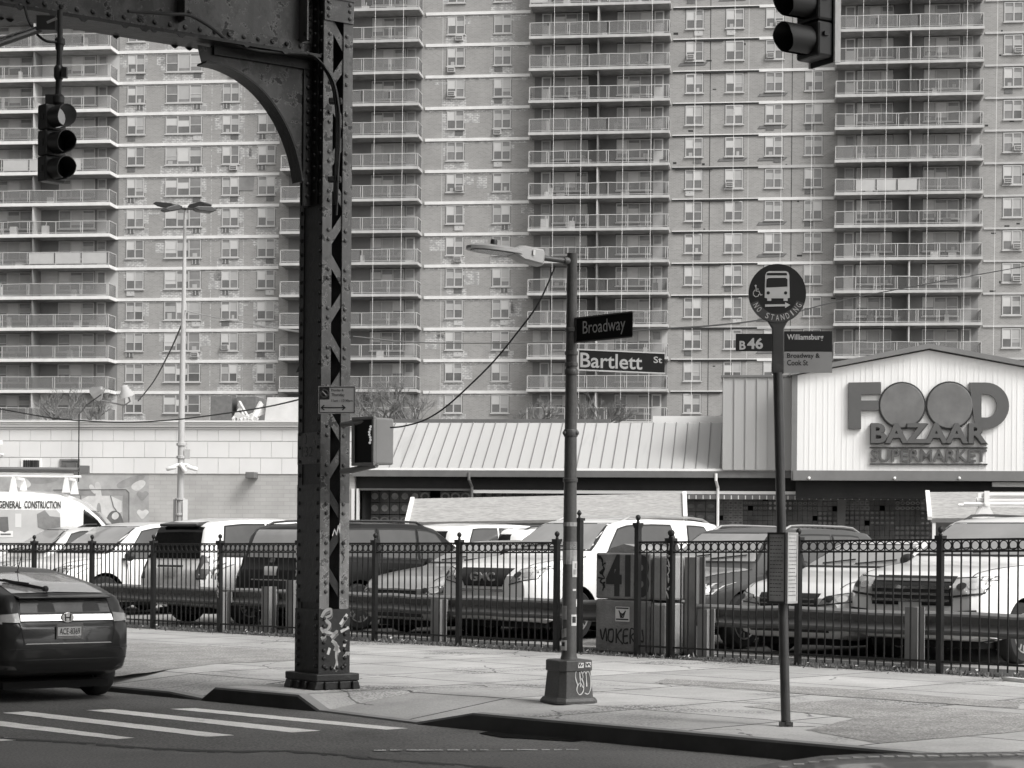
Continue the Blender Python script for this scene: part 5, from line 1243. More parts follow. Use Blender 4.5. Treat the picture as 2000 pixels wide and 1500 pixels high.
def prad(z): return lerp(rbot, rtop, (z - .65) / (ztl - .65))
def patch(ang0, ang1, z0, z1, m, nm, off=.002, tiltz=0.0):
    q = MB(); n = 6; vs = []; fs = []
    for i in range(n + 1):
        a = radians(lerp(ang0, ang1, i / n)); r = prad((z0 + z1) / 2) + off + .0012; dz = tiltz * i / n
        for z in (z0, z1): vs.append(V((lb.x + r * sin(a), lb.y - r * cos(a), z + dz)))
    for i in range(n): fs.append((2 * i, 2 * i + 2, 2 * i + 3, 2 * i + 1))
    q.add(vs, fs); return q.build(nm, m, lamp)
def zpx(y): return CAMZ - (y - 1059) / (FPX / LY)
patch(20, 75, zpx(1127), zpx(1096), M_paper, 'poster', .004); patch(28, 60, zpx(1122), zpx(1112), M_paperg, 'poster_print', .0065); patch(40, 60, zpx(1110), zpx(1100), M_paperg, 'poster_print', .0065)
patch(-85, -20, zpx(1210), zpx(1183), M_paperg, 'sticker'); patch(15, 70, zpx(1222), zpx(1200), M_paper, 'sticker'); patch(22, 55, zpx(1216), zpx(1204), M_signk, 'sticker_print', .0045)
patch(-80, -22, zpx(1247), zpx(1230), M_paperg, 'sticker', .002, .02); patch(-85, -18, zpx(1270), zpx(1250), M_paper, 'sticker'); patch(-72, -35, zpx(1262), zpx(1254), M_signk, 'sticker_print', .0045)
patch(25, 60, zpx(1154), zpx(1150), M_paper, 'sticker'); patch(60, 85, zpx(1185), zpx(1170), M_paper, 'sticker')
patch(-90, 90, zpx(1102), zpx(1074), M_paperg, 'paper_remnant', .001); patch(-90, 90, zpx(1072), zpx(1058), steel('worn_pole_paint', .2, .7, 8, dcol=.06), 'paint_band', .0015); patch(-90, 90, zpx(1028), zpx(1020), M_paperg, 'paper_remnant', .001)
q = MB()
for y, h in ((645, .02), (690, .02), (712, .02), (727, .03), (846, .035), (938, .02)):
    z = zpx(y); r = prad(z) + .006; q.lathe([(r, z - h), (r + .004, z - h * .8), (r + .004, z + h * .8), (r, z + h)], Matrix.Translation((lb.x, lb.y, 0)), 18)
q.build('band_clamp', M_pole, lamp, smooth=40)
q = MB(); z = zpx(846)
for sx in (-1, 1): q.ball((lb.x + sx * .06, lb.y - .03, z), .024, 8)
q.build('clamp_bolt', M_pole, lamp)
# luminaire on its short arm
aD = (-BX + V((0, 0, .03))).normalized(); zA = ztl - .085
aD = V((-.93, -.35, .07)).normalized()
pa = V((lb.x, lb.y, zA)); q = MB(); q.tube([pa, pa + aD * .36], .027, 12); q.lathe([(.04, -.03), (.045, 0), (.04, .03)], frame(pa + aD * .055, (0, 0, 1), aD), 12); q.build('arm', M_pole, lamp, smooth=50)
Mh = frame(pa + aD * .32, -aD, ZX); Mh = Mh @ Matrix.Rotation(pi, 4, 'Z')     # local +x outward
lum = MB(); 
def lring(x, hw, z0, z1): return [(x, -hw, z0), (x, -hw * .8, z0 - .02), (x, hw * .8, z0 - .02), (x, hw, z0), (x, hw, z1 - .02), (x, hw * .75, z1), (x, -hw * .75, z1), (x, -hw, z1 - .02)]
rs = [lring(0, .06, -.045, .055), lring(.02, .085, -.065, .075), (lring(.22, .10, -.045, .085)), lring(.28, .11, -.02, .075), lring(.34, .13, .0, .045)]
vs = [Mh @ V(p) for r_ in rs for p in r_]; fs = []
for i in range(len(rs) - 1):
    for k in range(8): fs.append((i * 8 + k, (i + 1) * 8 + k, (i + 1) * 8 + (k + 1) % 8, i * 8 + (k + 1) % 8))
fs += [tuple(range(8)), tuple(reversed([(len(rs) - 1) * 8 + k for k in range(8)]))]
lum.add(vs, fs); lh = lum.build('lamp_housing', M_alu, lamp, smooth=35)
q = MB(); pl = [(.25, -.11), (.30, -.15), (.50, -.165), (.68, -.15), (.78, -.08), (.80, 0), (.78, .08), (.68, .15), (.50, .165), (.30, .15), (.25, .11)]
n = len(pl); vs = [Mh @ V((x, y, -.008)) for x, y in pl] + [Mh @ V((x, y, .022)) for x, y in pl] + [Mh @ V((lerp(.5, x, .8), y * .8, .045)) for x, y in pl]
fs = [tuple(range(n))] + [((i + 1) % n + j * n, i + j * n, i + (j + 1) * n, (i + 1) % n + (j + 1) * n) for j in (0, 1) for i in range(n)] + [tuple(2 * n + i for i in range(n))[::-1]]
fs = [tuple(reversed(f)) for f in fs]
q.add(vs, fs); q.build('lamp_head', M_alu, lh, smooth=35)
q = MB(); q.prism([(x, z) for x, z in [(lerp(.5, a, .84), b * .78) for a, b in pl]], .009, .016, Mh @ Matrix.Rotation(-pi / 2, 4, 'X')); q.build('lamp_lens', M_lamp, lh)
q = MB(); q.lathe([(.035, .045), (.035, .10), (.03, .115), (.005, .118)], Mh @ Matrix.Translation((.52, 0, 0)), 14); q.build('photo_cell', M_sigd, lh, smooth=50)
q = MB(); q.box((.12, -.112, .0), (.14, -.098, .05), Mh); q.box((.12, .098, .0), (.14, .112, .05), Mh); q.build('latch', M_white, lh)
# street name signs
M_sgreen = mat('street_sign_green', .016, .8, .1, 6, spec=.1); M_sgreen2 = mat('newer_street_sign_green', .018, .85, .1, 6, spec=.08); M_slet = mat('faded_sign_letter', .60, .6, .2, 20); M_slet2 = mat('reflective_sign_letter', .34, .5, .05, 20)
def name_sign(label, y_mid, Lm, Hm, d, face, let, lm, tx, st=None):
    z = zpx(y_mid) - Hm / 2; dd = V(d).normalized(); o = V((lb.x, lb.y, z)) + dd * (prad(z) + .01); M = frame(o, dd)
    t = thing('street_sign', label, 'sign', M, 'street name signs on the lamp post'); q = MB(); q.box((0, -.004, 0), (Lm, .004, Hm), M); q.build('plate', face, t)
    q = MB(); q.box((-.01, -.009, Hm + .0005), (Lm + .005, .009, Hm + .014), M); q.box((-.01, -.009, -.014), (Lm + .005, .009, -.0005), M); q.box((-.03, -.012, -.012), (.012, -.0045, Hm + .012), M); q.build('frame', M_pole if lm is M_slet else M_alu, t)
    add_text(let, M @ Matrix.Translation((tx[0] * Lm, -.0045, tx[2] * Hm)), (tx[1] - tx[0]) * Lm, (tx[3] - tx[2]) * Hm, lm, 'lettering', t, .001, tx[4])
    if st: add_text(st, M @ Matrix.Translation((.87 * Lm, -.0045, .50 * Hm)), .1 * Lm, .34 * Hm, lm, 'lettering', t, .001, .012)
name_sign('darker street name sign reading Broadway, tilted toward the viewer', 646, .80, .225, (.66, -.75, 0), M_sgreen, 'Broadway', M_slet, (.13, .88, .12, .86, .0))
name_sign('longer street name sign reading Bartlett St below the Broadway sign', 702, .96, .19, (.93, .36, 0), M_sgreen2, 'Bartlett', M_slet2, (.03, .74, .10, .88, .014), 'St')
# ================================================================ bus stop pole
BY = 17.95
def bp(x, y, dy=0.0): return at(x, y, BY + dy)
M_bus = mat('bus_pole_paint', .05, .45, .25, 4, dirt=.4, dscale=5, dcol=.12); M_busk = mat('bus_sign_dark', .02, .4, .05, 5); M_busg = mat('bus_sign_symbol', .52, .5, .05, 5); M_busl = mat('bus_sign_pale', .26, .5, .06, 5); M_red = mat('sign_band_grey', .06, .45, .05, 5)
b0 = G(1535, 1417, .15); MBus = frame(V((b0.x, BY, .15)), (CR, 0, SR), (-SR, 0, CR))
bus = thing('bus_stop', 'bus stop pole with round bus symbol disc, route plates and schedule box', 'bus stop', V((b0.x, BY, .15)))
q = MB(); q.tube([bp(1535, 1417), bp(1530.5, 1240), bp(1526, 1040), bp(1522, 860), bp(1519, 728)], .042, 12); q.build('pole', M_bus, bus, smooth=50)
q = MB(); p = bp(1535, 1415); q.box((p.x - .055, p.y - .055, .151), (p.x + .055, p.y + .055, .19)); p = bp(1540, 1413, -.05); q.box((p.x - .02, p.y - .02, p.z - .012), (p.x + .02, p.y + .02, p.z + .018)); q.build('foot_bracket', M_bus, bus)
cx, cy = 1518, 573.5; c = bp(cx, cy); sM = frame(c, (CR, 0, SR), (-SR, 0, CR)); px = BY / FPX    # metres per pixel
def sp(x, y): return ((x - cx) * px, -(y - cy) * px)
R = 57 * px; q = MB()
disc = [(R * cos(a) * .985, R * sin(a) * 1.015) for a in [2 * pi * i / 48 for i in range(48)]]; q.prism(disc, -.012, .012, sM); dsc = q.build('sign_disc', M_busk, bus, smooth=40)
q = MB(); neck = [sp(1492, 618), sp(1502, 632), sp(1508, 642), sp(1508, 730), sp(1531, 730), sp(1531, 642), sp(1536, 632), sp(1546, 618)]; q.prism(neck, -.0115, .03, sM); q.build('sign_neck', M_bus, bus, bev=.008)
def sprism(pts, m, nm, par, d=.016, d0=.0121): q = MB(); q.prism([sp(x, y) for x, y in pts], -d, -d0, sM); return q.build(nm, m, par)
bd = [(1493, 572)]
sprism([(1494, 538), (1497, 532), (1502, 530), (1534, 530), (1539, 532), (1541, 538), (1542, 582), (1538, 583), (1538, 588), (1530, 588), (1530, 583), (1506, 583), (1506, 588), (1498, 588), (1498, 583), (1493, 582)], M_busg, 'bus_symbol', dsc)
sprism([(1498, 533.5), (1536, 533.5), (1537, 538), (1497, 538)], M_busk, 'bus_symbol_window', dsc, .018, .0161); sprism([(1497, 546), (1500, 543.5), (1534, 543), (1537.5, 546), (1537.5, 560), (1496, 562)], M_busk, 'bus_symbol_window', dsc, .018, .0161)
for x in (1500, 1534): sprism([(x + 3.2 * cos(2 * pi * i / 14), 572.5 + 3.2 * sin(2 * pi * i / 14)) for i in range(14)], M_busk, 'bus_symbol_light', dsc, .018, .0161)
sprism([(1494, 595), (1533, 594.5), (1533, 590.5), (1543, 596), (1533, 602), (1533, 598.5), (1494, 599.5)], M_busg, 'arrow', dsc)
wl = lambda pts: [sp(x, y) for x, y in pts]
strokes([wl([(1476, 561), (1476.5, 569), (1482, 569), (1485, 577), (1488, 576)]), wl([(1474, 567), (1471, 571), (1471, 576), (1475, 580), (1480, 579), (1482, 575)]), wl([(1476, 565), (1481, 565)])], sM @ Matrix.Translation((0, -.012, 0)), .007, M_busg, 'wheelchair_symbol', dsc, .003); sprism([(1475.5 + 1.9 * cos(2 * pi * i / 10), 558.5 + 1.9 * sin(2 * pi * i / 10)) for i in range(10)], M_busg, 'wheelchair_symbol', dsc)
a0, a1 = radians(20), radians(160); band = [(R * .99 * cos(a), -R * 1.0 * sin(a)) for a in [lerp(a0, a1, i / 20) for i in range(21)]] + [(R * .70 * cos(a), -R * .70 * sin(a)) for a in [lerp(a1, a0, i / 20) for i in range(21)]]
q = MB(); q.prism(band, -.015, -.0121, sM); q.build('arc_band', M_red, dsc)
msg = 'NO STANDING'
for i, ch in enumerate(msg):
    if ch == ' ': continue
    a = lerp(radians(151), radians(29), i / (len(msg) - 1)); r = R * .93
    Ml = sM @ Matrix.Translation((r * cos(a), -.0152, -r * sin(a))) @ Matrix.Rotation(-(pi / 2 - a), 4, 'Y') if False else sM @ Matrix.Translation((r * cos(a), -.0152, -r * sin(a))) @ Matrix.Rotation((a - pi / 2), 4, 'Y')
    wch = {'I': .010, 'N': .030}.get(ch, .028); add_text(ch, Ml @ Matrix.Translation((-wch / 2, 0, .0)), wch, .050, M_busg, 'lettering', dsc, .001)
def busplate(x0, y0, x1, y1, m, nm, dy=-.0):
    q = MB(); (a, z1), (b, z0) = sp(x0, y0), sp(x1, y1); q.box((a, -.008, z0), (b, .008, z1), sM); return q.build(nm, m, bus)
pl_ = busplate(1437, 652, 1507.5, 686, M_busk, 'route_plate'); pr = busplate(1531.5, 647, 1625, 687, M_busk, 'destination_plate'); pb = busplate(1531.5, 688, 1625, 728, M_busl, 'stop_name_plate')
def bt(body, x0, y0, x1, y1, m, par, bold=0.0): (a, z1), (b, z0) = sp(x0, y0), sp(x1, y1); return add_text(body, sM @ Matrix.Translation((a, -.0085, z0)), b - a, z1 - z0, m, 'lettering', par, .001, bold)
bt('B', 1444, 666, 1456, 683, M_busg, pl_, .03); bt('46', 1459, 660, 1490, 682, M_busg, pl_, .03); bt('Williamsburg', 1537, 653, 1608, 667, M_busg, pr, .02); bt('Broadway &', 1537, 690, 1601, 702, M_signk, pb, .015); bt('Cook St', 1537, 703, 1578, 714, M_signk, pb, .015)
# schedule box: two faces
e0, e1, e2 = bp(1500, 1109, -.02), bp(1536, 1109, -.17), bp(1556, 1109, .02)
def side(pa, pb_, y0, y1):
    za, zb = bp(1530, y1).z, bp(1530, y0).z; M = frame(V((pa.x, pa.y, za)), V((pb_.x - pa.x, pb_.y - pa.y, 0))); return M, (V((pb_.x - pa.x, pb_.y - pa.y, 0))).length, zb - za
sb = None
q = MB(); zl, zh = bp(1530, 1178).z, bp(1530, 1040).z
q.add([V((p.x, p.y, z)) for z in (zl, zh) for p in (e0, e1, e2)], [(0, 1, 4, 3), (1, 2, 5, 4), (2, 0, 3, 5), (0, 2, 1), (3, 4, 5)]); sb = q.build('schedule_box', M_bus, bus)
for pa, pb_, m, fm in ((e0, e1, mat('faded_schedule', .55, .5, .2, 5), M_bus), (e1, e2, mat('schedule_paper', .50, .6, .15, 9, dirt=.4, dscale=9, dcol=.2), M_alu)):
    M, W, H = side(pa, pb_, 1040, 1178); q = MB(); b = .018
    for a_, c_ in (((0, -.012, 0), (W, -.001, b)), ((0, -.012, H - b), (W, -.001, H)), ((0, -.012, b), (b, -.001, H - b)), ((W - b, -.012, b), (W, -.001, H - b))): q.box(a_, c_, M)
    q.build('schedule_frame', fm, sb); q = MB(); q.box((b, -.006, b), (W - b, -.001, H - b), M); q.build('schedule_sheet', m, sb)
    rz = random.Random(3); L = []
    for i in range(16):
        z = H - b - .03 - (H - 2 * b - .05) * i / 16; x = b + .012
        while x < W - b - .03:
            l = rz.uniform(.008, .03); L.append([(x, z), (x + l, z)]); x += l + .012
    strokes(L, M, .006, M_red, 'schedule_print', sb, .008)
# ================================================================ tall car park light pole
M_pw = mat('weathered_white_pole', .40, .7, .15, 2, dirt=.6, dscale=2.5, dcol=.28, stretch=(1, 1, .25))
PY = 52.0
def pp(x, y, d=0.0): return at(x, y, PY + d)
lp = thing('light_pole', 'tall weathered white car park light pole with four flat lamp heads', 'light pole', V((pp(350, 1130).x, PY, .15)))
q = MB(); q.tube([V((pp(350, 1130).x, PY, .15)), pp(352, 1000), pp(355, 800), pp(359, 600), pp(361.5, 404)], [.105, .09, .08, .06, .035], 12); q.build('pole', M_pw, lp, smooth=50)
for (x0, y0, x1, y1, d) in ((304, 399, 350, 407, .5), (318, 411, 352, 406, -.6), (373, 406, 408, 400, .6), (377, 408, 421, 413, -.5)):
    q = MB(); a, b = pp(x0, y0, d), pp(x1, y1, d * .5); xd = (b - a); M = frame(a, xd); l = xd.length
    q.prism([(0, 0), (l * .12, .06), (l * .75, .09), (l, .02), (l * .8, -.05), (l * .2, -.05)], -.16, .16, M); q.build('lamp_head', M_sigd, lp, bev=.02)
    e = b if abs(x1 - 361) < abs(x0 - 361) else a; q = MB(); q.tube([e, pp(361.5, 408)], .03, 6); q.build('arm', M_sigd, lp)
q = MB()
for y in (868, 893): p = pp(354, y); q.lathe([(.10, -.04), (.125, -.03), (.125, .03), (.10, .04)], Matrix.Translation(p), 12)
for y in (975, 1005): p = pp(352, y); q.lathe([(.11, -.03), (.13, -.02), (.13, .02), (.11, .03)], Matrix.Translation(p), 12)
q.build('pole_band', M_pw, lp)
q = MB(); p = pp(366, 887); q.box((p.x - .05, p.y - .08, p.z - .12), (p.x + .06, p.y + .05, p.z + .12)); q.build('junction_box', M_pw, lp); q = MB(); p = pp(344, 1010); q.box((p.x - .06, p.y - .1, p.z - .5), (p.x + .0, p.y, p.z + .45)); q.build('conduit', M_fascia, lp)
q = MB(); p = pp(357, 1010); q.box((p.x + .02, p.y - .13, p.z - .45), (p.x + .14, p.y - .12, p.z + .45)); pn = q.build('notice', M_panel, lp)
for (x, y, dx, lab) in ((335, 914, -1, 'left'), (375, 914, 1, 'right'), (357, 913, .15, 'middle')):
    q = MB(); a = pp(x, y, -.2); b = pp(355, 908, -.1); q.tube([b, lerp(a, b, .5) + V((0, 0, .04)), a], .04, 8); q.lathe([(.045, -.12), (.055, -.1), (.055, .12), (.03, .14)], frame(a, (0, 1, 0), V((dx, -.4, -.25))), 10)
    tag(q.build('security_camera', M_white, smooth=50), 'white bullet camera on the white light pole, %s one of three' % lab, 'camera', 'cameras on the white light pole')
# ================================================================ wires
M_wire = mat('black_wire', .012, .6, 0); M_wirel = mat('pale_wire', .4, .6, 0)
def wire(pts, r, label, m=M_wire, n=10): q = MB(); q.tube(pxc(pts, n), r, 5); tag(q.build('overhead_wire', m), label, 'wire')
wire([(-60, 790, 33), (0, 799, 33), (100, 816, 32), (180, 823, 31), (260, 824.5, 30), (340, 820, 29), (430, 809, 27), (520, 795, 25), (590, 779, 22.4)], .010, 'thick black wire sagging across the pale parapet to the steel column')
wire([(1085, 519, 19.9), (1052, 592, 19.9), (1010, 650, 20.0), (965, 705, 20.1), (915, 755, 20.3), (870, 795, 20.6), (830, 820, 20.8), (790, 832, 21.1), (763, 835, 21.3)], .0085, 'black wire drooping from the lamp arm to the pedestrian signal')
wire([(1115, 663, 20.5), (1250, 645, 24), (1400, 635, 29), (1520, 618, 34), (1700, 575, 42), (2080, 506, 55)], .012, 'thin dark wire rising from the lamp post to the right edge')
wire([(360, 606, 52), (430, 622, 50), (520, 638, 40), (600, 650, 23)], .014, 'thin pale wire from the white light pole to the steel column', M_wirel)
wire([(690, 657, 22.4), (800, 668, 22), (950, 670, 21.5), (1100, 668, 20.6)], .007, 'thin pale wire between the steel column and the lamp post', M_wirel)
wire([(356, 632, 52), (330, 690, 56), (300, 745, 62), (270, 783, 68)], .022, 'black guy wire from the white light pole to the flat roof')

# ================================================================ row of brick houses across the street
M_rowb = mat('row_brick', .16, .9, .2, 1.0, dirt=.4, dscale=1, dcol=.09)
for i, (a0, a1, h) in enumerate(((-34, -20, 12.5), (-19.9, -6, 14.5), (-5.9, 8, 13.0), (8.1, 22, 15.0), (22.1, 38, 12.0))):
    Mr = frame(AB(a0, -4.2, .15), AX); t = thing('row_house', ['narrow', 'tall', 'middle', 'tallest', 'low'][i] + ' brick row house across the street from the bus stop', 'building', Mr, 'row houses across the street')
    Wd = a1 - a0; q = MB(); q.box((0, -9, 0), (Wd, 0, h), Mr); q.build('wall', M_rowb, t); q = MB(); q.box((-.05, .001, h - .7), (Wd + .05, .45, h - .1), Mr); q.build('cornice', M_trimd, t)
    for f in range(1, int(h / 3.4)):
        for k in range(int(Wd / 2.6)):
            u = .8 + k * 2.6; q = MB(); q.box((u, .001, f * 3.4), (u + 1.1, .05, f * 3.4 + 1.8), Mr); q.box((u - .1, .001, f * 3.4 - .15), (u + 1.2, .12, f * 3.4 - .002), Mr); q.build('window', M_glassd, t)
    q = MB(); q.box((.6, .001, .2), (Wd - .6, .06, 2.9), Mr); q.build('shop_window', M_glassd, t)
# ================================================================ vehicles
def paint(name, base, metal=0.0, rough=.32): return mat(name, base, rough, .03, 1.5, metal=metal, coat=.8 if base > .3 else .35, spec=.5 if base > .3 else .35)
M_cw = paint('white_car_paint', .78); M_cw2 = paint('pearl_white_car_paint', .70); M_cs = paint('silver_car_paint', .42, .35); M_cg = paint('grey_car_paint', .06, .2); M_cdd = mat('matt_dark_car_paint', .010, .35, .1, 2, spec=.2, coat=.12); M_ck = paint('dark_car_paint', .022); M_cd = paint('charcoal_car_paint', .016)
M_wellk = mat('wheel_well_black', .008, .95, 0); M_gl = mat('car_glass', .075, .06, .2, 1, spec=.45); M_glk = mat('tinted_car_glass', .012, .06, .1, 1, spec=.25); M_gll = mat('windscreen_glass', .30, .05, .2, .8, spec=.9, coat=.6)  # windscreen base colour is paled to stand in for reflected sky
M_plast = mat('black_trim_plastic', .02, .6, .1, 5); M_chrome = mat('chrome', .5, .18, .2, 3, metal=.9); M_hl = mat('headlight_lens', .40, .12, .35, 7, spec=.7); M_tl = mat('tail_lamp', .07, .15, .2, 9, spec=.7); M_tll = mat('pale_tail_lamp', .35, .15, .15, 9, spec=.7)
M_tyre = mat('tyre_rubber', .014, .85, .2, 4); M_rim = mat('alloy_rim', .40, .3, .08, 5, metal=.7); M_plate = mat('licence_plate', .45, .5, .05, 8); M_seamk = mat('panel_gap', .02, .8, 0)
def smoothP(P, w_):
    def f(t):
        s = 0; 
        for k in range(-3, 4): s += interp(t + w_ * k / 3, P)
        return s / 7
    return f
WHEELM = {}
def wheel_meshes(r, wd):
    k = (round(r, 2), wd)
    if k in WHEELM: return WHEELM[k]
    R = Matrix.Rotation(pi / 2, 4, 'X'); q = MB()
    q.lathe([(r * .62, -wd / 2), (r * .9, -wd / 2), (r * .985, -wd * .36), (r, -wd * .2), (r, wd * .2), (r * .985, wd * .36), (r * .9, wd / 2), (r * .62, wd / 2)], R, 28)
    a = bpy.data.meshes.new('wheel'); a.from_pydata([tuple(p) for p in q.v], [], q.f); a.materials.append(M_tyre); a.polygons.foreach_set('use_smooth', [True] * len(a.polygons)); a.set_sharp_from_angle(angle=radians(40))
    q = MB()
    for s in (-1, 1):
        q.cur = 1; q.lathe([(.01, s * wd * .30), (r * .60, s * wd * .30), (r * .61, s * wd * .31)], R, 24)
        q.cur = 0; q.lathe([(r * .56, s * wd * .40), (r * .61, s * wd * .52), (r * .655, s * wd * .53), (r * .66, s * wd * .50)], R, 28, cap=False)
        q.lathe([(.01, s * wd * .47), (r * .12, s * wd * .47), (r * .15, s * wd * .40)], R, 14)
        for i in range(5):
            for da in (-.13, .13):
                an = 2 * pi * i / 5 + da * .5; an2 = 2 * pi * i / 5 + da * 1.6
                p0 = V((r * .1 * cos(an), -s * wd * .43, r * .1 * sin(an))); p1 = V((r * .59 * cos(an2), -s * wd * .47, r * .59 * sin(an2))); q.bar(p0, p1, .02, r * .085, up=V((-sin(an), 0, cos(an))))
    b = bpy.data.meshes.new('rim'); b.from_pydata([tuple(p) for p in q.v], [], q.f); b.materials.append(M_rim); b.materials.append(M_wellk); b.polygons.foreach_set('material_index', q.mi)
    WHEELM[k] = (a, b); return a, b
class Car:
    def __init__(s, name, label, cat, M, sp, group=None):
        s.M = M; s.sp = sp; s.t = thing(name, label, cat, M, group); L, W, H = s.L, s.W, s.H = sp['size']
        s.top = smoothP(sp['top'], sp.get('sm', .012)); s.belt = smoothP(sp['belt'], .02); s.bot = lambda t: interp(t, sp['bot']); s.half = smoothP(sp['half'], .008); s.rk = sp.get('rk', .76)
        ts = sorted(set([round(i / 64, 4) for i in range(65)] + [.004, .010, .02, .03, .98, .99, .996])); vs = []; fs = []
        for t in ts: vs += s.ring(t)
        n = 26
        for i in range(len(ts) - 1):
            for k in range(n): fs.append((i * n + k, i * n + (k + 1) % n, (i + 1) * n + (k + 1) % n, (i + 1) * n + k))
        fs += [tuple(range(n))[::-1], tuple((len(ts) - 1) * n + k for k in range(n))]
        me = bpy.data.meshes.new('body'); me.from_pydata([tuple(v) for v in vs], [], fs); bm = bmesh.new(); bm.from_mesh(me); bmesh.ops.recalc_face_normals(bm, faces=bm.faces); bm.to_mesh(me); bm.free()
        s.bvh = BVHTree.FromPolygons(vs, fs)
        o = bpy.data.objects.new('body', me); C.objects.link(o); me.materials.append(sp['paint']); me.materials.append(M_wellk)
        r = sp.get('wr', .35); ra = r + sp.get('wgap', .06); s.wx = [L / 2 - sp['axles'][0], L / 2 - sp['axles'][1]]
        cut = MB()
        for x in s.wx:
            for sy in (-1, 1):
                Rm = Matrix.Translation((x, sy * (W / 2 - .12), r)) @ Matrix.Rotation(pi / 2, 4, 'X'); cut.lathe([(ra, -.22), (ra, .22)], Rm, 32)
        c = cut.build('cutter', M_wellk)
        bo = o.modifiers.new('b', 'BOOLEAN'); bo.object = c; bo.operation = 'DIFFERENCE'; bo.solver = 'EXACT'
        bpy.context.view_layer.update(); dg = bpy.context.evaluated_depsgraph_get(); m2 = bpy.data.meshes.new_from_object(o.evaluated_get(dg)); o.modifiers.clear(); o.data = m2; bpy.data.objects.remove(c)
        m2.materials.clear(); m2.materials.append(sp['paint']); m2.materials.append(M_wellk)
        for p in m2.polygons:
            cc = p.center; p.material_index = 0; p.use_smooth = True
            for x in s.wx:
                d = hypot(cc.x - x, cc.z - r)
                if d < ra + .004 and abs(cc.y) < W / 2 - .005 and (d > ra - .03 or abs(cc.y) < W / 2 - .3) and abs(p.normal.y) < .9 or (d < ra and abs(p.normal.y) > .9 and abs(cc.y) < W / 2 - .25): p.material_index = 1
        m2.set_sharp_from_angle(angle=radians(sp.get('sharp', 38))); o.parent = s.t; INV[o.name] = INV[s.t.name]; s.body = o
        a, b = wheel_meshes(r, .22)
        for x in s.wx:
            for sy in (-1, 1):
                wo = bpy.data.objects.new('wheel', a); C.objects.link(wo); wo.parent = s.t; wo.location = (x, sy * (W / 2 - .125), r); ro = bpy.data.objects.new('rim', b); C.objects.link(ro); ro.parent = wo
        q = MB(); q.box((-L / 2 + .3, -W / 2 + .25, sp['bot'][2][1] - .06), (L / 2 - .3, W / 2 - .25, sp['bot'][2][1] + .02), M); q.build('underbody', M_wellk, s.t)
        s.glaze()
    def ring(s, t):
        L, W, H = s.L, s.W, s.H; w = W / 2 * s.half(t); tp, be, bo = s.top(t), s.belt(t), s.bot(t); be = min(be, tp - .04); gh = tp - be
        k = min(1, max(0, (gh - .14) / .35)); wr = w * lerp(.86, s.rk, k); x = L / 2 - t * L
        h = [(0, bo), (.75 * w, bo), (.93 * w, bo + .05), (.985 * w, bo + .16), (w, lerp(bo, be, .45)), (.997 * w, lerp(bo, be, .75)), (.965 * w, be - .03), (.93 * w, be), (.91 * w, be + min(.02, gh * .2)), (lerp(.91 * w, wr, .52), be + gh * .48), (wr, be + gh * lerp(.72, .85, k)), (wr * .91, be + gh * lerp(.92, .955, k)), (wr * .5, tp - .008), (0, tp)]
        return [V((x, y, z)) for y, z in h] + [V((x, -y, z)) for y, z in h[-2:0:-1]]
    def x_at(s, z, rear=False, lo=.0, hi=.6):
        pass
    def decal(s, axis, poly, m, name, parent=None, off=.010, cell=.055, kind=None, label=None):
        bm = bmesh.new(); vs = [bm.verts.new((a, b, 0)) for a, b in poly]; bm.faces.new(vs)
        us = [p[0] for p in poly]; zs = [p[1] for p in poly]
        for lo, hi, ax in ((min(us), max(us), 0), (min(zs), max(zs), 1)):
            n = int((hi - lo) / cell)
            for i in range(1, n + 1):
                co = [0, 0, 0]; no = [0, 0, 0]; co[ax] = lo + (hi - lo) * i / (n + 1); no[ax] = 1
                bmesh.ops.bisect_plane(bm, geom=bm.verts[:] + bm.edges[:] + bm.faces[:], plane_co=co, plane_no=no)
        org = {'front': lambda u, v: (V((9, u, v)), V((-1, 0, 0))), 'rear': lambda u, v: (V((-9, u, v)), V((1, 0, 0))), 'left': lambda u, v: (V((u, 9, v)), V((0, -1, 0))), 'right': lambda u, v: (V((u, -9, v)), V((0, 1, 0))), 'top': lambda u, v: (V((u, v, 9)), V((0, 0, -1)))}[axis]
        bad = []; pos = {}
        for v in bm.verts:
            o_, d_ = org(v.co.x, v.co.y); hit = s.bvh.ray_cast(o_, d_)
            if hit[0] is None: bad.append(v)
            else: pos[v] = hit[0] + (hit[1] if hit[1].dot(d_) < 0 else -hit[1]) * off * .6 - d_ * off * .6
        for v, p in pos.items(): v.co = p
        if bad: bmesh.ops.delete(bm, geom=bad, context='VERTS')
        if not bm.faces: bm.free(); return None
        mid = org(0, 0)[1]
        bm.normal_update()
        if sum((f.normal.dot(mid) * f.calc_area() for f in bm.faces)) > 0: bmesh.ops.reverse_faces(bm, faces=bm.faces)
        me = bpy.data.meshes.new(name); bm.to_mesh(me); bm.free(); me.materials.append(m); me.polygons.foreach_set('use_smooth', [True] * len(me.polygons))
        o = bpy.data.objects.new(name, me); C.objects.link(o); o.parent = parent or s.t; INV[o.name] = INV[s.t.name]
        return o
    def tx(s, t): return s.L / 2 - t * s.L
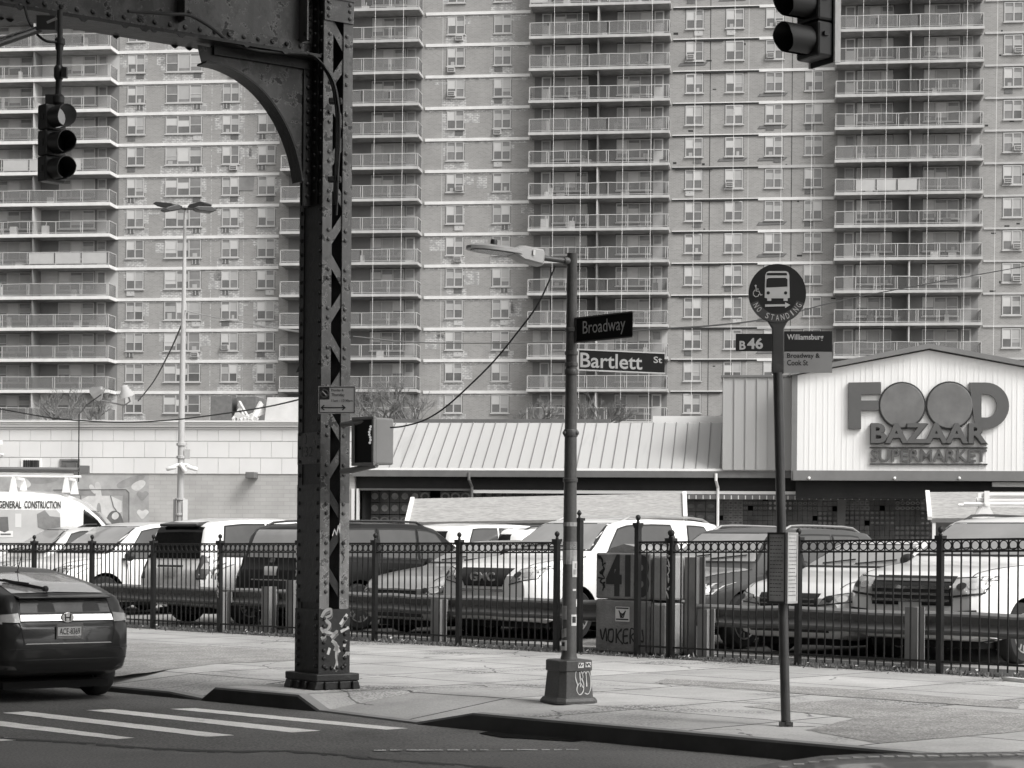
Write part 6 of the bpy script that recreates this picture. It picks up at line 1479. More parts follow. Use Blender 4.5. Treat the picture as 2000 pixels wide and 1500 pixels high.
    def glaze(s):
        sp = s.sp; W = s.W; g_ = sp.get('glass', M_gl)
        if 'ws' in sp:     # windscreen t0 (cowl) .. t1 (header)
            t0, t1 = sp['ws']; z0 = s.top(t0) + .03; z1 = s.top(t1) - .035; w0 = W / 2 * .80; w1 = W / 2 * s.rk * .83
            e_ = .035
            s.decal('front', [(-w0 - e_, z0 - e_ * .6), (w0 + e_, z0 - e_ * .6), (lerp(w0, w1, .6) + e_, lerp(z0, z1, .55)), (w1 + e_ * .7, z1 + e_ * .5), (-w1 - e_ * .7, z1 + e_ * .5), (-lerp(w0, w1, .6) - e_, lerp(z0, z1, .55))], M_seamk, 'windscreen_seal', off=.005)
            ws = s.decal('front', [(-w0, z0), (w0, z0), (lerp(w0, w1, .6), lerp(z0, z1, .55)), (w1, z1), (-w1, z1), (-lerp(w0, w1, .6), lerp(z0, z1, .55))], sp.get('wsglass', M_gll), 'windscreen')
            q = MB()
            for y0, y1 in ((-.55, -.05), (.02, .62)):
                h0 = s.bvh.ray_cast(V((9, y0 * W / 2, z0 + .02)), V((-1, 0, 0)))[0]; h1 = s.bvh.ray_cast(V((9, y1 * W / 2, z0 + .07)), V((-1, 0, 0)))[0]
                if h0 and h1: q.bar(s.M @ (h0 + V((.02, 0, .015))), s.M @ (h1 + V((.02, 0, .02))), .02, .018)
            if q.v: q.build('wiper', M_plast, s.t)
        if 'rw' in sp:
            z0, z1, w0, w1 = sp['rw']; s.decal('rear', [(-w0, z0), (w0, z0), (w1, z1), (-w1, z1)], sp.get('rwglass', M_glk), 'rear_window')
        for (xa, xb, fa, fb) in sp.get('sw', []):     # side windows: t range, slant at the front and at the rear
            n = 8; bl = []; tl = []
            for i in range(n + 1):
                t = lerp(xa, xb, i / n); ztop_ = s.top(t) - .125; zb = s.belt(t) + .055
                x = s.tx(t); bl.append((x, zb)); tl.append((x, max(ztop_, zb + .01)))
            tl = [p for i, p in enumerate(tl) if (i / n) >= fa and (i / n) <= 1 - fb]; bl = bl
            poly = bl + tl[::-1]
            cx_ = sum(p[0] for p in poly) / len(poly); cz_ = sum(p[1] for p in poly) / len(poly); hw_ = max(abs(p[0] - cx_) for p in poly); hh_ = max(abs(p[1] - cz_) for p in poly)
            big = [(cx_ + (x - cx_) * (1 + .028 / hw_), cz_ + (z - cz_) * (1 + .028 / hh_)) for x, z in poly]
            for ax in ('left', 'right'): s.decal(ax, big, M_seamk, 'window_seal', off=.005); s.decal(ax, poly, g_, 'side_window')
            if sp.get('chrome'): 
                for ax in ('left', 'right'): pass
        for x in sp.get('gaps', []):
            for ax in ('left', 'right'): s.decal(ax, [(s.tx(x), s.bot(x) + .12), (s.tx(x) - .012, s.bot(x) + .12), (s.tx(x) - .012, s.belt(x)), (s.tx(x), s.belt(x))], M_seamk, 'door_gap', off=.004)
        for x in sp.get('handles', []):
            for sy in (-1, 1):
                h = s.bvh.ray_cast(V((s.tx(x), sy * 9, s.belt(x) - .14)), V((0, -sy, 0)))[0]
                if h: q = MB(); q.box((h.x - .1, h.y - .022 if sy < 0 else h.y - .003, h.z - .016), (h.x + .1, h.y + .003 if sy < 0 else h.y + .022, h.z + .016), s.M); q.build('door_handle', sp.get('handlem', sp['paint']), s.t, bev=.006)
        if sp.get('seams', True) and 'ws' in sp:
            t0 = sp['ws'][0]; W2 = W / 2
            for sy in (-1, 1): s.decal('top', [(s.tx(.03), sy * W2 * .74), (s.tx(.03), sy * (W2 * .74 + .014)), (s.tx(t0 - .01), sy * (W2 * .86 + .014)), (s.tx(t0 - .01), sy * W2 * .86)][::sy], M_seamk, 'bonnet_gap', off=.004)
            s.decal('front', [(-W2 * .80, s.bot(0) - .02), (W2 * .80, s.bot(0) - .02), (W2 * .82, s.bot(0) + .07), (-W2 * .82, s.bot(0) + .07)], M_plast, 'lower_bumper', off=.006)
        if sp.get('clad'):
            z = sp['clad']
            for ax in ('left', 'right'): s.decal(ax, [(s.L / 2 - .25, s.bot(.1) + .02), (-s.L / 2 + .25, s.bot(.9) + .02), (-s.L / 2 + .25, s.bot(.9) + z), (s.L / 2 - .25, s.bot(.1) + z)], M_plast, 'side_cladding', off=.004)
        if 'mir' in sp:
            t = sp['mir']; z = s.belt(t) + .10
            for sy in (-1, 1):
                q = MB(); y0 = W / 2 * .93; q.ball((s.tx(t), sy * (y0 + .14), z), .11, 8, s.M, (.75, 1.05, .8)); q.tube([s.M @ V((s.tx(t), sy * (y0 - .06), z - .06)), s.M @ V((s.tx(t), sy * (y0 + .1), z - .03))], .03, 6); q.build('wing_mirror', sp.get('mirm', M_plast), s.t, smooth=60)
        if sp.get('rails'):
            t0, t1 = sp['rails']; m = sp.get('railm', M_plast)
            for sy in (-1, 1):
                pts = [];
                for i in range(9):
                    t = lerp(t0, t1, i / 8); pts.append(s.M @ V((s.tx(t), sy * W / 2 * s.rk * .86, s.top(t) + (.05 if 0 < i < 8 else -.03) - .03)))
                q = MB(); q.tube(pts, .022, 6); q.build('roof_rail', m, s.t)
    def lamps(s, axis, k):
        for n_, (nm, lst) in enumerate(k.items()):
            for poly, m in lst:
                for sy in ((1, -1) if min(p[0] for p in poly) > 0 else (1,)):
                    P = [(p[0] * sy, p[1]) for p in poly][::sy]; base = .008 + .006 * n_
                    if nm in ('headlight', 'tail_lamp', 'grille', 'fog_lamp'):
                        cx_ = sum(p[0] for p in P) / len(P); cz_ = sum(p[1] for p in P) / len(P); hw_ = max(abs(p[0] - cx_) for p in P); hh_ = max(abs(p[1] - cz_) for p in P)
                        s.decal(axis, [(cx_ + (x - cx_) * (1 + .02 / hw_), cz_ + (z - cz_) * (1 + .02 / hh_)) for x, z in P], M_seamk, nm + '_rim', off=.005)
                    o = s.decal(axis, P, m, nm, off=base)
                    if nm == 'headlight' and o is not None:
                        lo = min(p[0] for p in P); hi = max(p[0] for p in P); zm = sum(p[1] for p in P) / len(P)
                        for t in (.35, .68):
                            x = lerp(lo, hi, t); s.decal(axis, [(x + .06 * cos(2 * pi * q_ / 12), zm + .04 * sin(2 * pi * q_ / 12)) for q_ in range(12)], M_chrome if t > .5 else M_plast, 'headlight_bulb', o, off=base + .006)
    def front(s, **k): s.lamps('front', k)
    def rear(s, **k): s.lamps('rear', k)
HALF_F = [(0, .80), (.012, .88), (.035, .95), (.08, .985), (.15, 1), (.85, 1), (.94, .98), (.975, .95), (.992, .90), (1, .85)]
def suv(H=1.75, L=4.8, W=1.92, paint=M_cw, hood=1.08, **k):
    d = dict(size=(L, W, H), paint=paint, top=[(0, hood - .26), (.012, hood - .16), (.04, hood - .07), (.12, hood - .01), (.235, hood + .05), (.255, hood + .08), (.40, H - .09), (.46, H - .02), (.58, H), (.8, H - .01), (.92, H - .06), (.955, H - .16), (.985, hood - .02), (1, hood - .2)],
             belt=[(0, hood - .32), (.03, hood - .17), (.12, hood - .10), (.25, hood - .05), (.9, hood + .02), (.97, hood - .05), (1, hood - .25)], bot=[(0, .42), (.03, .30), (.1, .25), (.9, .27), (.97, .34), (1, .45)], half=HALF_F, ws=(.265, .415), rw=(hood + .06, H - .17, .62, .54),
             sw=[(.335, .50, .45, 0), (.515, .68, 0, 0), (.70, .885, 0, .25)], gaps=[.29, .507, .70], handles=[.46, .65], mir=.325, axles=(.19 * L, .79 * L), wr=.37)
    d.update(k); return d
def sedan(H=1.46, L=4.75, W=1.83, paint=M_cs, hood=.93, **k):
    d = dict(size=(L, W, H), paint=paint, top=[(0, hood - .30), (.012, hood - .20), (.05, hood - .10), (.15, hood - .02), (.27, hood + .05), (.285, hood + .07), (.43, H - .07), (.50, H - .01), (.6, H), (.7, H - .03), (.86, hood + .16), (.965, hood + .10), (.99, hood - .05), (1, hood - .2)],
             belt=[(0, hood - .36), (.04, hood - .19), (.15, hood - .10), (.3, hood - .02), (.85, hood + .06), (.97, hood + .02), (1, hood - .25)], bot=[(0, .36), (.03, .24), (.1, .2), (.9, .22), (.97, .3), (1, .4)], half=HALF_F, ws=(.29, .445), rw=(hood + .2, H - .07, .58, .50),
             sw=[(.37, .53, .5, 0), (.545, .70, 0, .1), (.715, .78, 0, .7)], gaps=[.31, .537, .71], handles=[.49, .665], mir=.36, axles=(.2 * L, .79 * L), wr=.335)
    d.update(k); return d
SCAR = 1.12
def lot_M(px, o, rear=False, L=4.8, y=1130, rot=0.0):
    """front (or rear) centre seen at pixel column px, o metres behind the fence line; the heading faces the fence unless rear"""
    p0 = FA + FN * o; r = ray(px, y); t = (p0 - CAM).dot(FN) / r.dot(FN); p = CAM + r * t
    h = (FN if rear else -FN); h = Matrix.Rotation(radians(rot), 3, 'Z') @ h; c = V((p.x, p.y, .16)) + (FN * (L / 2 * SCAR)); return frame(c, h) @ Matrix.Diagonal((SCAR, SCAR, SCAR, 1))
# -- near row, left to right
c = Car('parked_car', 'grey crossover at the far left behind the fence, facing the street', 'car', lot_M(-70, 1.6, L=4.6), suv(1.68, 4.6, 1.86, M_cs, 1.0, rails=(.45, .9)), 'cars parked nose or tail to the fence')
c.front(headlight=[([(.55, .74), (.90, .80), (.90, .92), (.6, .84)], M_hl)], grille=[([(-.5, .62), (.5, .62), (.55, .8), (-.55, .8)], M_plast)])
c = Car('parked_car', 'white minivan with black mirror at the left, behind the fence beside the white wagon', 'car', lot_M(62, 1.5, L=4.9), suv(1.74, 4.9, 1.94, M_cw, 1.04, ws=(.20, .385), top=[(0, .78), (.012, .88), (.04, .97), (.10, 1.03), (.185, 1.10), (.2, 1.13), (.375, 1.66), (.45, 1.73), (.58, 1.74), (.85, 1.72), (.93, 1.66), (.96, 1.5), (.985, 1.0), (1, .85)], sw=[(.30, .47, .5, 0), (.485, .68, 0, 0), (.70, .89, 0, .2)], mir=.285), 'cars parked nose or tail to the fence')
c.front(headlight=[([(.52, .74), (.92, .78), (.92, .95), (.62, .86)], M_hl)], grille=[([(-.48, .50), (.48, .50), (.52, .62), (-.52, .62)], M_plast), ([(-.4, .74), (.4, .74), (.45, .8), (-.45, .8)], M_chrome)], fog_lamp=[([(.6, .42), (.82, .44), (.8, .55), (.62, .52)], M_plast)])
c = Car('parked_car', 'white wagon parked tail to the fence with wide dark rear window and spoiler', 'car', lot_M(332, 1.15, True, 4.7), suv(1.79, 4.7, 1.84, M_cw, 1.08, rw=(1.10, 1.62, .68, .60), sw=[(.335, .50, .45, 0), (.515, .68, 0, 0), (.70, .90, 0, .12)]), 'cars parked nose or tail to the fence')
c.rear(tail_lamp=[([(.70, .78), (.93, .78), (.93, 1.14), (.72, 1.14)], M_tl)], lamp_lens=[([(.76, .93), (.88, .93), (.88, 1.03), (.77, 1.03)], M_tll)], licence_plate=[([(-.16, .80), (.16, .80), (.16, .94), (-.16, .94)], M_plate)], plate_recess=[([(-.34, .95), (.34, .95), (.34, .985), (-.34, .985)], M_plast)], bumper_slot=[([(-.7, .46), (.7, .46), (.7, .48), (-.7, .48)], M_seamk)])
q = MB(); q.prism([(-c.L / 2 + .06, c.H - .115), (-c.L / 2 + .34, c.H - .06), (-c.L / 2 + .34, c.H - .02), (-c.L / 2 + .05, c.H - .07)], -.50, .50, c.M @ Matrix.Translation((.10, 0, -.05))); q.build('spoiler', M_ck, c.t, bev=.015)
c = Car('parked_car', 'dark boxy off-roader parked tail to the fence behind the steel column', 'car', lot_M(528, 1.2, True, 4.85), suv(1.72, 4.85, 1.97, M_cdd, 1.10, rk=.82, rails=(.42, .93), clad=.14, rw=(1.14, 1.58, .66, .62), rwglass=M_gll, sw=[(.335, .50, .4, 0), (.515, .68, 0, 0), (.70, .92, 0, .05)]), 'cars parked nose or tail to the fence')
c.rear(tail_lamp=[([(.76, .84), (.95, .84), (.95, 1.16), (.78, 1.16)], M_tl)], licence_plate=[([(-.16, .86), (.16, .86), (.16, 1.0), (-.16, 1.0)], M_plate)], trim_strip=[([(-.45, .78), (.45, .78), (.45, .80), (-.45, .80)], M_chrome), ([(-.85, .56), (.85, .56), (.85, .585), (-.85, .585)], M_tll)], badge=[([(-.06, 1.06), (.06, 1.06), (.06, 1.13), (-.06, 1.13)], M_chrome)])
c = Car('parked_car', 'low silver saloon facing the fence between the steel column and the lettered white wagon', 'car', lot_M(772, 1.6, L=4.75), sedan(1.45, 4.75, 1.82, M_cs, .98), 'cars parked nose or tail to the fence')
c.front(headlight=[([(.50, .60), (.86, .66), (.88, .76), (.62, .70)], M_hl)], grille=[([(-.5, .30), (.5, .30), (.55, .44), (-.55, .44)], M_plast), ([(-.42, .58), (.42, .58), (.45, .66), (-.45, .66)], M_plast)])
gm = Car('parked_car', 'big white wagon with black lettered grille facing the fence left of the lamp post', 'car', lot_M(944, 1.5, L=4.95), suv(1.80, 4.95, 1.98, M_cw, 1.17, rails=(.44, .92), railm=M_rim, sw=[(.335, .50, .5, 0), (.515, .69, 0, .12), (.735, .90, .05, .3)], wsglass=M_gll), 'cars parked nose or tail to the fence')
gm.front(headlight=[([(.52, .82), (.90, .90), (.92, 1.07), (.66, 1.02)], M_hl)], grille=[([(-.36, .80), (.36, .80), (.50, 1.02), (-.50, 1.02)], M_plast)], grille_surround=[([(-.42, .70), (.42, .70), (.40, .745), (-.40, .745)], M_chrome)], lower_intake=[([(-.62, .46), (.62, .46), (.66, .56), (-.66, .56)], M_plast)])
h = gm.bvh.ray_cast(V((9, 0, .91)), V((-1, 0, 0)))[0]
add_text('GMC', gm.M @ frame(h + V((.012, -.24, -.06)), (0, 1, 0)), .48, .13, M_rim, 'grille_lettering', gm.t, .02, .02)
c = Car('parked_car', 'grey crossover facing the fence, just right of the concrete blocks', 'car', lot_M(1272, 1.7, L=4.6), suv(1.66, 4.6, 1.86, M_cg, 1.03, clad=.16, rails=(.45, .9), railm=M_rim), 'cars parked nose or tail to the fence')
c.front(headlight=[([(.52, .70), (.88, .74), (.90, .90), (.62, .84)], M_hl), ], grille=[([(-.45, .60), (.45, .60), (.5, .78), (-.5, .78)], M_plast)], fog_lamp=[([(.62, .46), (.82, .48), (.82, .58), (.66, .56)], M_plast)])
c.decal('top', [(c.tx(.02), -.7), (c.tx(.24), -.8), (c.tx(.24), .8), (c.tx(.02), .7)], M_cs, 'bonnet_highlight', off=.004)  # silver sheet painted as the bright highlight on the grey bonnet
c = Car('parked_car', 'pale silver saloon with chrome grille facing the fence behind the bus stop schedule box', 'car', lot_M(1540, 1.6, L=4.8), sedan(1.50, 4.8, 1.85, M_cw2, 1.02), 'cars parked nose or tail to the fence')
c.front(headlight=[([(.46, .66), (.84, .70), (.90, .82), (.56, .76)], M_hl)], grille=[([(-.40, .56), (.40, .56), (.44, .78), (-.44, .78)], M_plast)], lower_intake=[([(-.6, .32), (.6, .32), (.62, .42), (-.62, .42)], M_plast)], grille_bar=[([(-.41, z), (.41, z), (.41, z + .02), (-.41, z + .02)], M_chrome) for z in (.60, .66, .72)])
ex = Car('parked_car', 'white off-roader with wide barred grille facing the fence at the right edge', 'car', lot_M(1780, 1.5, L=5.0), suv(1.80, 5.0, 2.0, M_cw, 1.16, rails=(.44, .92), clad=.12), 'cars parked nose or tail to the fence')
ex.front(headlight=[([(.54, .82), (.90, .86), (.93, 1.04), (.56, 1.02)], M_hl)], headlight_rim=[([(.54, .795), (.90, .835), (.90, .855), (.54, .815)], M_plast)], grille=[([(-.53, .72), (.53, .72), (.53, 1.03), (-.53, 1.03)], M_plast)], lower_intake=[([(.56, .52), (.88, .54), (.86, .66), (.60, .64)], M_plast), ([(-.5, .45), (.5, .45), (.5, .58), (-.5, .58)], M_plast)], grille_bar=[([(-.54, z), (.54, z), (.54, z + .03), (-.54, z + .03)], M_chrome) for z in (.745, .82, .895, .975)])
ex.front(badge=[([(.11 * cos(2 * pi * i / 20) - .0, .88 + .055 * sin(2 * pi * i / 20)) for i in range(20)], M_plast)])
for cc_, z_ in ((gm, .60), (ex, .62)):
    cc_.decal('front', [(-.16, z_), (.16, z_), (.16, z_ + .12), (-.16, z_ + .12)], M_plate, 'licence_plate', off=.024)
# -- row further back
c = Car('parked_car', 'white van-like wagon roof behind the silver saloon, under the long shingled shelter', 'car', lot_M(812, 10.5, True, 5.0), suv(1.80, 5.0, 2.0, M_cw, 1.1, rk=.84, rw=(1.18, 1.62, .7, .66)), 'cars parked further back in the lot')
c.rear(tail_lamp=[([(.78, .9), (.96, .9), (.96, 1.3), (.80, 1.3)], M_tl)])
c = Car('parked_car', 'white car with roof rails half hidden behind the white wagon beside the lamp post', 'car', lot_M(945, 12.0, True, 4.9), suv(1.74, 4.9, 1.95, M_cw, 1.08, rails=(.42, .92), rk=.80), 'cars parked further back in the lot')
c = Car('parked_car', 'silver saloon roof seen between the grey crossover and the bus stop pole, further back', 'car', lot_M(1395, 9.5, True, 4.7), sedan(1.52, 4.7, 1.85, M_cs, .96), 'cars parked further back in the lot')
# -- work van at the left with ladder rack and lettering
VY = 46.0; vf = at(214, 1058, VY); VM = frame(V((vf.x - 1.75, VY, .16)), (cos(radians(5)), sin(radians(5)), 0))
van = Car('work_van', 'white high roof work van lettered GENERAL CONSTRUCTION with ladder rack at the far left', 'van', VM, dict(size=(5.9, 2.05, 2.66), paint=M_cw, rk=.86, sm=.006,
    top=[(0, .95), (.01, 1.05), (.04, 1.15), (.115, 1.30), (.125, 1.34), (.235, 2.10), (.30, 2.42), (.38, 2.60), (.5, 2.66), (.97, 2.64), (.99, 2.5), (1, 2.3)], belt=[(0, .8), (.04, 1.05), (.12, 1.22), (.2, 1.3), (1, 1.35)], bot=[(0, .45), (.03, .32), (.1, .3), (.9, .32), (.97, .36), (1, .45)], half=[(0, .8), (.02, .92), (.06, .98), (.12, 1), (.96, 1), (1, .96)], axles=(1.0, 4.75), wr=.35, ws=(.13, .26), sw=[(.155, .285, .55, 0)], mir=.16, gaps=[.30], glass=M_glk))
c = van
va = lambda x, y: (lambda p: (p.x, p.z))(VM.inverted() @ (CAM + ray(x, y) * ((VY - 1.05) / 1)))
(xa, za), (xb, zb) = va(-20, 992), va(116, 976)
add_text('GENERAL CONSTRUCTION', VM @ frame(V((va(-9, 992)[0], -1.035, za)), (1, 0, 0)), va(116, 992)[0] - va(-9, 992)[0], zb - za, M_plast, 'lettering', c.t, .012, .004) if False else None
zt_ = 2.26; 
def vdec(pts, m, nm, off=.008): return c.decal('right', [va(x, y) for x, y in pts], m, nm, off=off)
for x0, x1, w_ in ((-4, 40, 'GENERAL'), (46, 116, 'CONSTRUCTION')):
    a = va(x0, 991)[0]; b = va(x1, 991)[0]; z0 = va(x0, 992)[1]; z1 = va(x0, 978)[1]
    hh = c.bvh.ray_cast(V(((a + b) / 2, -9, (z0 + z1) / 2)), V((0, 1, 0)))[0]; h2 = c.bvh.ray_cast(V(((a + b) / 2, -9, z1)), V((0, 1, 0)))[0]; h1 = c.bvh.ray_cast(V(((a + b) / 2, -9, z0)), V((0, 1, 0)))[0]
    if hh is None or h1 is None or h2 is None: continue
    add_text(w_, VM @ frame(h1 + V((a - h1.x, -.006, 0)), (1, 0, 0), (h2 - h1)), b - a, z1 - z0, M_plast, 'lettering', c.t, .012, .0)
vdec([(-40, 995), (108, 996), (115, 1003), (116, 1060), (-40, 1060)], mat('van_wrap_print', .50, .5, .12, 1.4), 'side_graphic'); vdec([(70, 1004), (85, 996), (95, 1008), (115, 1010), (116, 1034), (98, 1040), (72, 1030)], mat('van_wrap_dark', .2, .5, .4, 3), 'side_graphic', .012)
vdec([(-2, 1010), (14, 1009), (16, 1036), (8, 1040), (-2, 1036)], M_m3, 'side_graphic', .016); vdec([(28, 1003), (40, 1003), (40, 1030), (28, 1030)], M_panel, 'side_graphic', .012); vdec([(-40, 1037), (24, 1037), (24, 1049), (-40, 1049)], M_cw, 'side_graphic', .014); vdec([(0, 1042), (20, 1042), (20, 1045), (0, 1045)], M_m3, 'side_graphic', .018)
q = MB(); z = 2.66
for y in (-.7, .7):
    q.tube([VM @ V((1.0, y, z + .34)), VM @ V((-2.9, y, z + .34))], .03, 6)
for x in (.85, -.3, -1.6, -2.7):
    q.bar(VM @ V((x, -.78, z + .26)), VM @ V((x, .78, z + .26)), .06, .05); q.prism([(x - .09, z - .06), (x + .09, z - .06), (x + .04, z + .24), (x - .04, z + .24)], -.78, -.7, VM); q.prism([(x - .09, z - .06), (x + .09, z - .06), (x + .04, z + .24), (x - .04, z + .24)], .7, .78, VM)
q.build('roof_rack', M_white, c.t)
q = MB(); q.tube([VM @ V((1.2, -.75, z + .45)), VM @ V((-2.9, -.75, z + .45))], .045, 8); q.tube([VM @ V((1.0, -.5, z + .42)), VM @ V((-2.9, -.5, z + .42))], .04, 8)
for i in range(14): q.tube([VM @ V((.8 - i * .28, -.75, z + .45)), VM @ V((.8 - i * .28, -.5, z + .42))], .018, 5)
q.box((1.15, -.85, z + .36), (1.35, -.65, z + .54), VM); tag(q.build('roof_ladder', M_fascia), 'dark ladder lying on the rack of the white work van', 'ladder')
# -- white utility truck with rack at the right
TY = 41.0; tp_ = at(1795, 1058, TY); TM = frame(V((tp_.x + 2.7, TY + .6, .16)), (-cos(radians(8)), sin(radians(8)), 0))
tr = Car('utility_van', 'white utility van with a pipe and ladder rack at the right edge under the shelter', 'van', TM, dict(size=(5.4, 2.0, 2.18), paint=M_cw, rk=.86, sm=.006,
    top=[(0, 1.0), (.01, 1.1), (.05, 1.2), (.14, 1.28), (.16, 1.32), (.24, 1.98), (.29, 2.12), (.4, 2.18), (.97, 2.17), (.99, 2.0), (1, 1.8)], belt=[(0, .85), (.05, 1.1), (.15, 1.2), (1, 1.28)], bot=[(0, .45), (.03, .32), (.1, .3), (.9, .32), (.97, .36), (1, .45)], half=[(0, .8), (.02, .92), (.06, .98), (.12, 1), (.96, 1), (1, .96)], axles=(1.0, 4.4), wr=.36, ws=(.165, .27), sw=[(.19, .30, .5, 0)], mir=.19, glass=M_glk))
q = MB(); z = 2.18
for x in (1.25, .1, -1.2, -2.4):
    for y in (-.75, .75): q.prism([(x - .16, z - .03), (x + .16, z - .03), (x + .05, z + .2), (x + .05, z + .5), (x - .05, z + .5), (x - .05, z + .2)], y - .03, y + .03, TM)
    q.bar(TM @ V((x, -.8, z + .22)), TM @ V((x, .8, z + .22)), .06, .05)
for y in (-.72, .72): q.tube([TM @ V((1.7, y, z + .24)), TM @ V((-2.6, y, z + .24))], .04, 6)
q.build('roof_rack', M_white, tr.t)
q = MB()
for y, zz in ((.68, .42), (.5, .42), (.66, .31), (.3, .33)): q.tube([TM @ V((1.75 - zz, y, z + zz)), TM @ V((-2.6, y, z + zz))], .05, 8)
tag(q.build('pipe_bundle', M_panel, smooth=50), 'bundle of pale pipes and ladders on the right utility van rack', 'pipes')
# -- dark hatchback on the road at the left
HL, HW_, HH = 4.38, 1.72, 1.40
az = radians(-38); hd = V((sin(az), cos(az), 0)); wc = G(186, 1357, 0)
side = V((hd.y, -hd.x, 0))                                 # the car's right
cen = wc - side * (HW_ / 2 - .12) + hd * (HL / 2 - .86)
HM = frame(V((cen.x, cen.y, 0)), hd)
hb = Car('hatchback_car', 'dark hatchback with split rear window and pale licence plate driving away at the left', 'car', HM, dict(size=(HL, HW_, HH), paint=M_cd, rk=.74, sm=.01,
    top=[(0, .62), (.012, .70), (.05, .80), (.15, .90), (.22, .97), (.40, 1.36), (.5, 1.43), (.6, 1.42), (.72, 1.35), (.85, 1.26), (.950, 1.15), (.968, 1.115), (.985, .875), (.994, .85), (1, .78)],
    belt=[(0, .58), (.05, .70), (.2, .84), (.6, .92), (.9, 1.0), (.965, 1.0), (.985, .80), (1, .68)], bot=[(0, .36), (.03, .22), (.1, .2), (.88, .24), (.96, .29), (.985, .33), (1, .44)], half=[(0, .78), (.03, .93), (.1, 1), (.72, 1), (.82, .985), (.9, .955), (.95, .91), (.97, .875), (.985, .83), (.994, .78), (1, .66)], sharp=62, axles=(.85, 3.52), wr=.31, wgap=.045, ws=(.24, .40), sw=[(.3, .48, .5, 0), (.49, .68, 0, .1), (.69, .80, 0, .5)], gaps=[.30, .485, .7], mir=.31, glass=M_glk))
b = hb
# sloping upper rear glass (top projection), vertical lower glass, chrome bar, lamps, plate
xr = lambda t: b.tx(t)
b.decal('top', [(xr(.70), -.46), (xr(.70), .46), (xr(.80), .50), (xr(.935), .53), (xr(.935), -.53), (xr(.80), -.50)], mat('sloping_rear_glass', .46, .05, .06, 1, spec=1.0, coat=1.0), 'upper_rear_window', off=.006)  # pale base colour stands in for sky mirrored in the sloping glass
b.decal('rear', [(-.52, .955), (.52, .955), (.50, 1.105), (-.50, 1.105)], mat('smoked_rear_glass', .05, .06, .6, 2.2, spec=.35), 'lower_rear_window', off=.008)
b.decal('rear', [(-.535, .87), (.535, .87), (.525, .935), (-.525, .935)], M_chrome, 'chrome_bar', off=.014)
for sy in (-1, 1):
    b.decal('rear', [(sy * .54, .855), (sy * .80, .865), (sy * .80, .93), (sy * .545, .955)][::sy], M_tll, 'tail_lamp', off=.012)
    b.decal('left' if sy > 0 else 'right', [(-HL / 2 + .10, .84), (-HL / 2 + .40, .86), (-HL / 2 + .34, .93), (-HL / 2 + .14, .935)], M_tll, 'tail_lamp', off=.010)
    b.decal('rear', [(sy * .53, .955), (sy * .62, .955), (sy * .56, 1.09), (sy * .51, 1.10)][::sy], M_plast, 'pillar_trim', off=.006)
for y0 in (-.30, .22):
    b.decal('rear', [(y0 - .10, .965), (y0 + .10, .965), (y0 + .09, 1.04), (y0 + .05, 1.085), (y0 - .05, 1.085), (y0 - .09, 1.04)], mat('seat_cloth', .022, .5, .2, 5, spec=.3), 'headrest', off=.011)
def hit(y, z): return b.bvh.ray_cast(V((-9, y, z)), V((1, 0, 0)))[0]
q = MB(); h = hit(0, .765); pM = HM @ frame(h + V((-.02, .145, -.075)), (0, -1, 0)) @ Matrix.Diagonal((.87, 1, .87, 1)); q.box((0, 0, 0), (.33, .012, .17), pM); lpq = q.build('licence_plate', M_plate, b.t, bev=.004)
q = MB(); q.box((-.012, -.006, -.012), (.342, -.0005, .008), pM); q.box((-.012, -.006, .162), (.342, -.0005, .182), pM); q.box((-.012, -.006, .0081), (.006, -.0005, .1619), pM); q.box((.324, -.006, .0081), (.342, -.0005, .1619), pM); q.build('plate_frame', M_fascia, lpq)
add_text('ACE-8369', pM @ Matrix.Translation((.03, -.001, .045)), .27, .075, M_seamk, 'plate_lettering', lpq, .003, .0); q = MB(); q.box((.008, -.002, .137), (.322, -.001, .158), pM); q.box((.008, -.002, .012), (.322, -.001, .026), pM); q.build('plate_band', M_fascia, lpq)
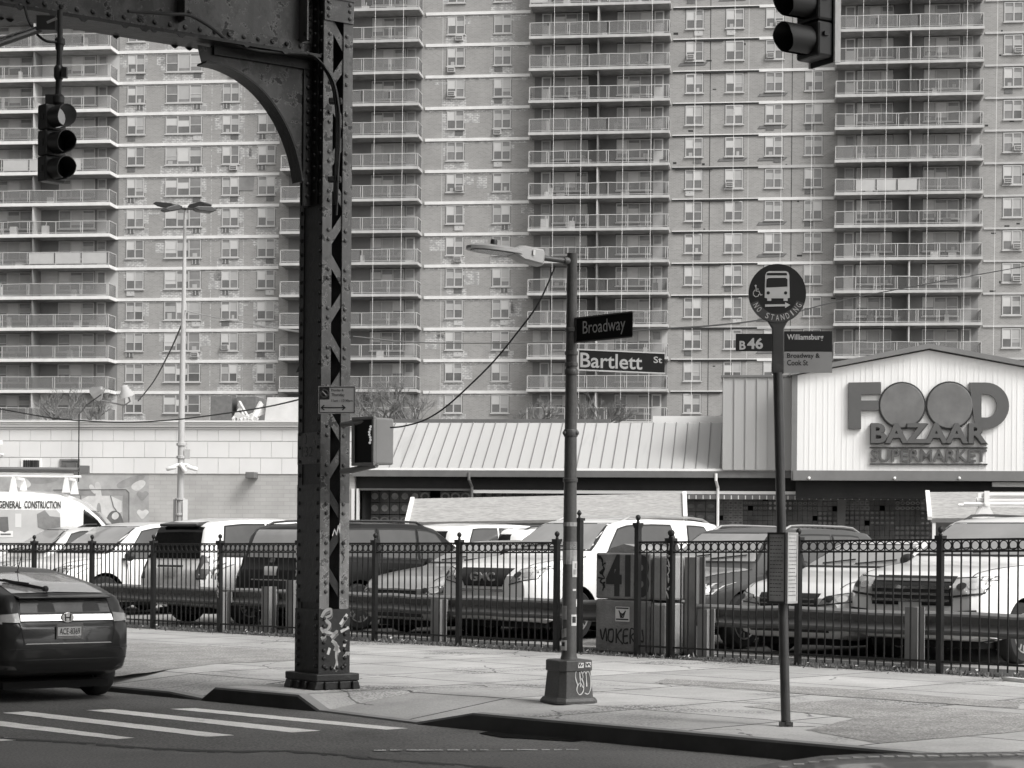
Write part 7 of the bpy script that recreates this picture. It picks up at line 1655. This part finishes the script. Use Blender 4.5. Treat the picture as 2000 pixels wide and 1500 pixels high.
# badge: rounded frame with an H
h = hit(0, .905); bM = HM @ frame(h + V((-.022, 0, 0)), (0, -1, 0)); fr_ = [(.07 * cos(a) * (1.0), .055 * sin(a)) for a in [2 * pi * i / 20 for i in range(20)]]; q = MB(); q.prism([(x, z) for x, z in fr_], -.012, .01, bM); bd_ = q.build('badge', M_chrome, b.t, bev=.004)
strokes([[(-.032, .035), (-.024, -.035)], [(.032, .035), (.024, -.035)], [(-.028, .0), (.028, .0)]], bM @ Matrix.Translation((0, -.012, 0)), .014, M_plast, 'badge_letter', bd_, .002)
for z, w_ in ((.575, .78), (.46, .80)): b.decal('rear', [(-w_, z), (w_, z), (w_, z + .012), (-w_, z + .012)], M_seamk, 'bumper_seam', off=.004)
b.decal('rear', [(-.50, .63), (.50, .63), (.48, .640), (-.48, .640)], M_cs, 'bumper_highlight', off=.006)  # thin silver line painted as the highlight along the bumper step
for sy in (-1, 1):
    b.decal('rear', [(sy * .50, .62), (sy * .512, .62), (sy * .555, .86), (sy * .543, .86)][::sy], M_seamk, 'hatch_gap', off=.005); b.decal('rear', [(sy * .56, .36), (sy * .80, .37), (sy * .80, .42), (sy * .6, .40)][::sy], M_tl, 'reflector', off=.006)
q = MB(); s0 = hb.bvh.ray_cast(V((xr(.925), .12, 9)), V((0, 0, -1)))[0]; s1 = hb.bvh.ray_cast(V((xr(.83), .42, 9)), V((0, 0, -1)))[0]
q.bar(HM @ (s0 + V((0, 0, .03))), HM @ (s1 + V((0, 0, .03))), .03, .03); q.bar(HM @ (lerp(s0, s1, .35) + V((0, .02, .05))), HM @ (s1 + V((0, .12, .04))), .018, .025); q.ball(s0 + V((0, 0, .03)), .035, 8, HM); q.build('rear_wiper', M_plast, b.t)
q = MB(); s0 = hb.bvh.ray_cast(V((xr(.70), .0, 9)), V((0, 0, -1)))[0]; q.tube([HM @ s0, HM @ (s0 + V((-.12, 0, .20)))], .005, 5); q.ball(s0, .03, 8, HM, (1.5, 1, .6)); q.build('aerial', M_plast, b.t)
q = MB(); q.prism([(xr(.940), 1.15), (xr(.978), 1.125), (xr(.978), 1.108), (xr(.940), 1.12)], -.53, .53, HM); q.build('spoiler_lip', M_cd, b.t, bev=.008)
# -- roof of a car close to the camera at the lower right
FG = frame(V((.60, 3.30, 0)), (-1, .0, 0)); c = Car('passing_car', 'blurred grey car roof close to the camera at the lower right corner', 'car', FG, sedan(1.378, 4.6, 1.8, M_cg, .92, wsglass=M_gl))
q = MB(); n = 60
for i in range(n):
    t = lerp(.40, .76, i / n); y = .50
    for sy in (-1, 1):
        h = c.bvh.ray_cast(V((c.tx(t), sy * y, 9)), V((0, 0, -1)))[0]
        if h is None: continue
        q.box((h.x - .020, h.y - .012, h.z + .0), (h.x + .001, h.y + .012, h.z + .003), FG)
q.build('roof_edge_dots', M_cs, c.t)
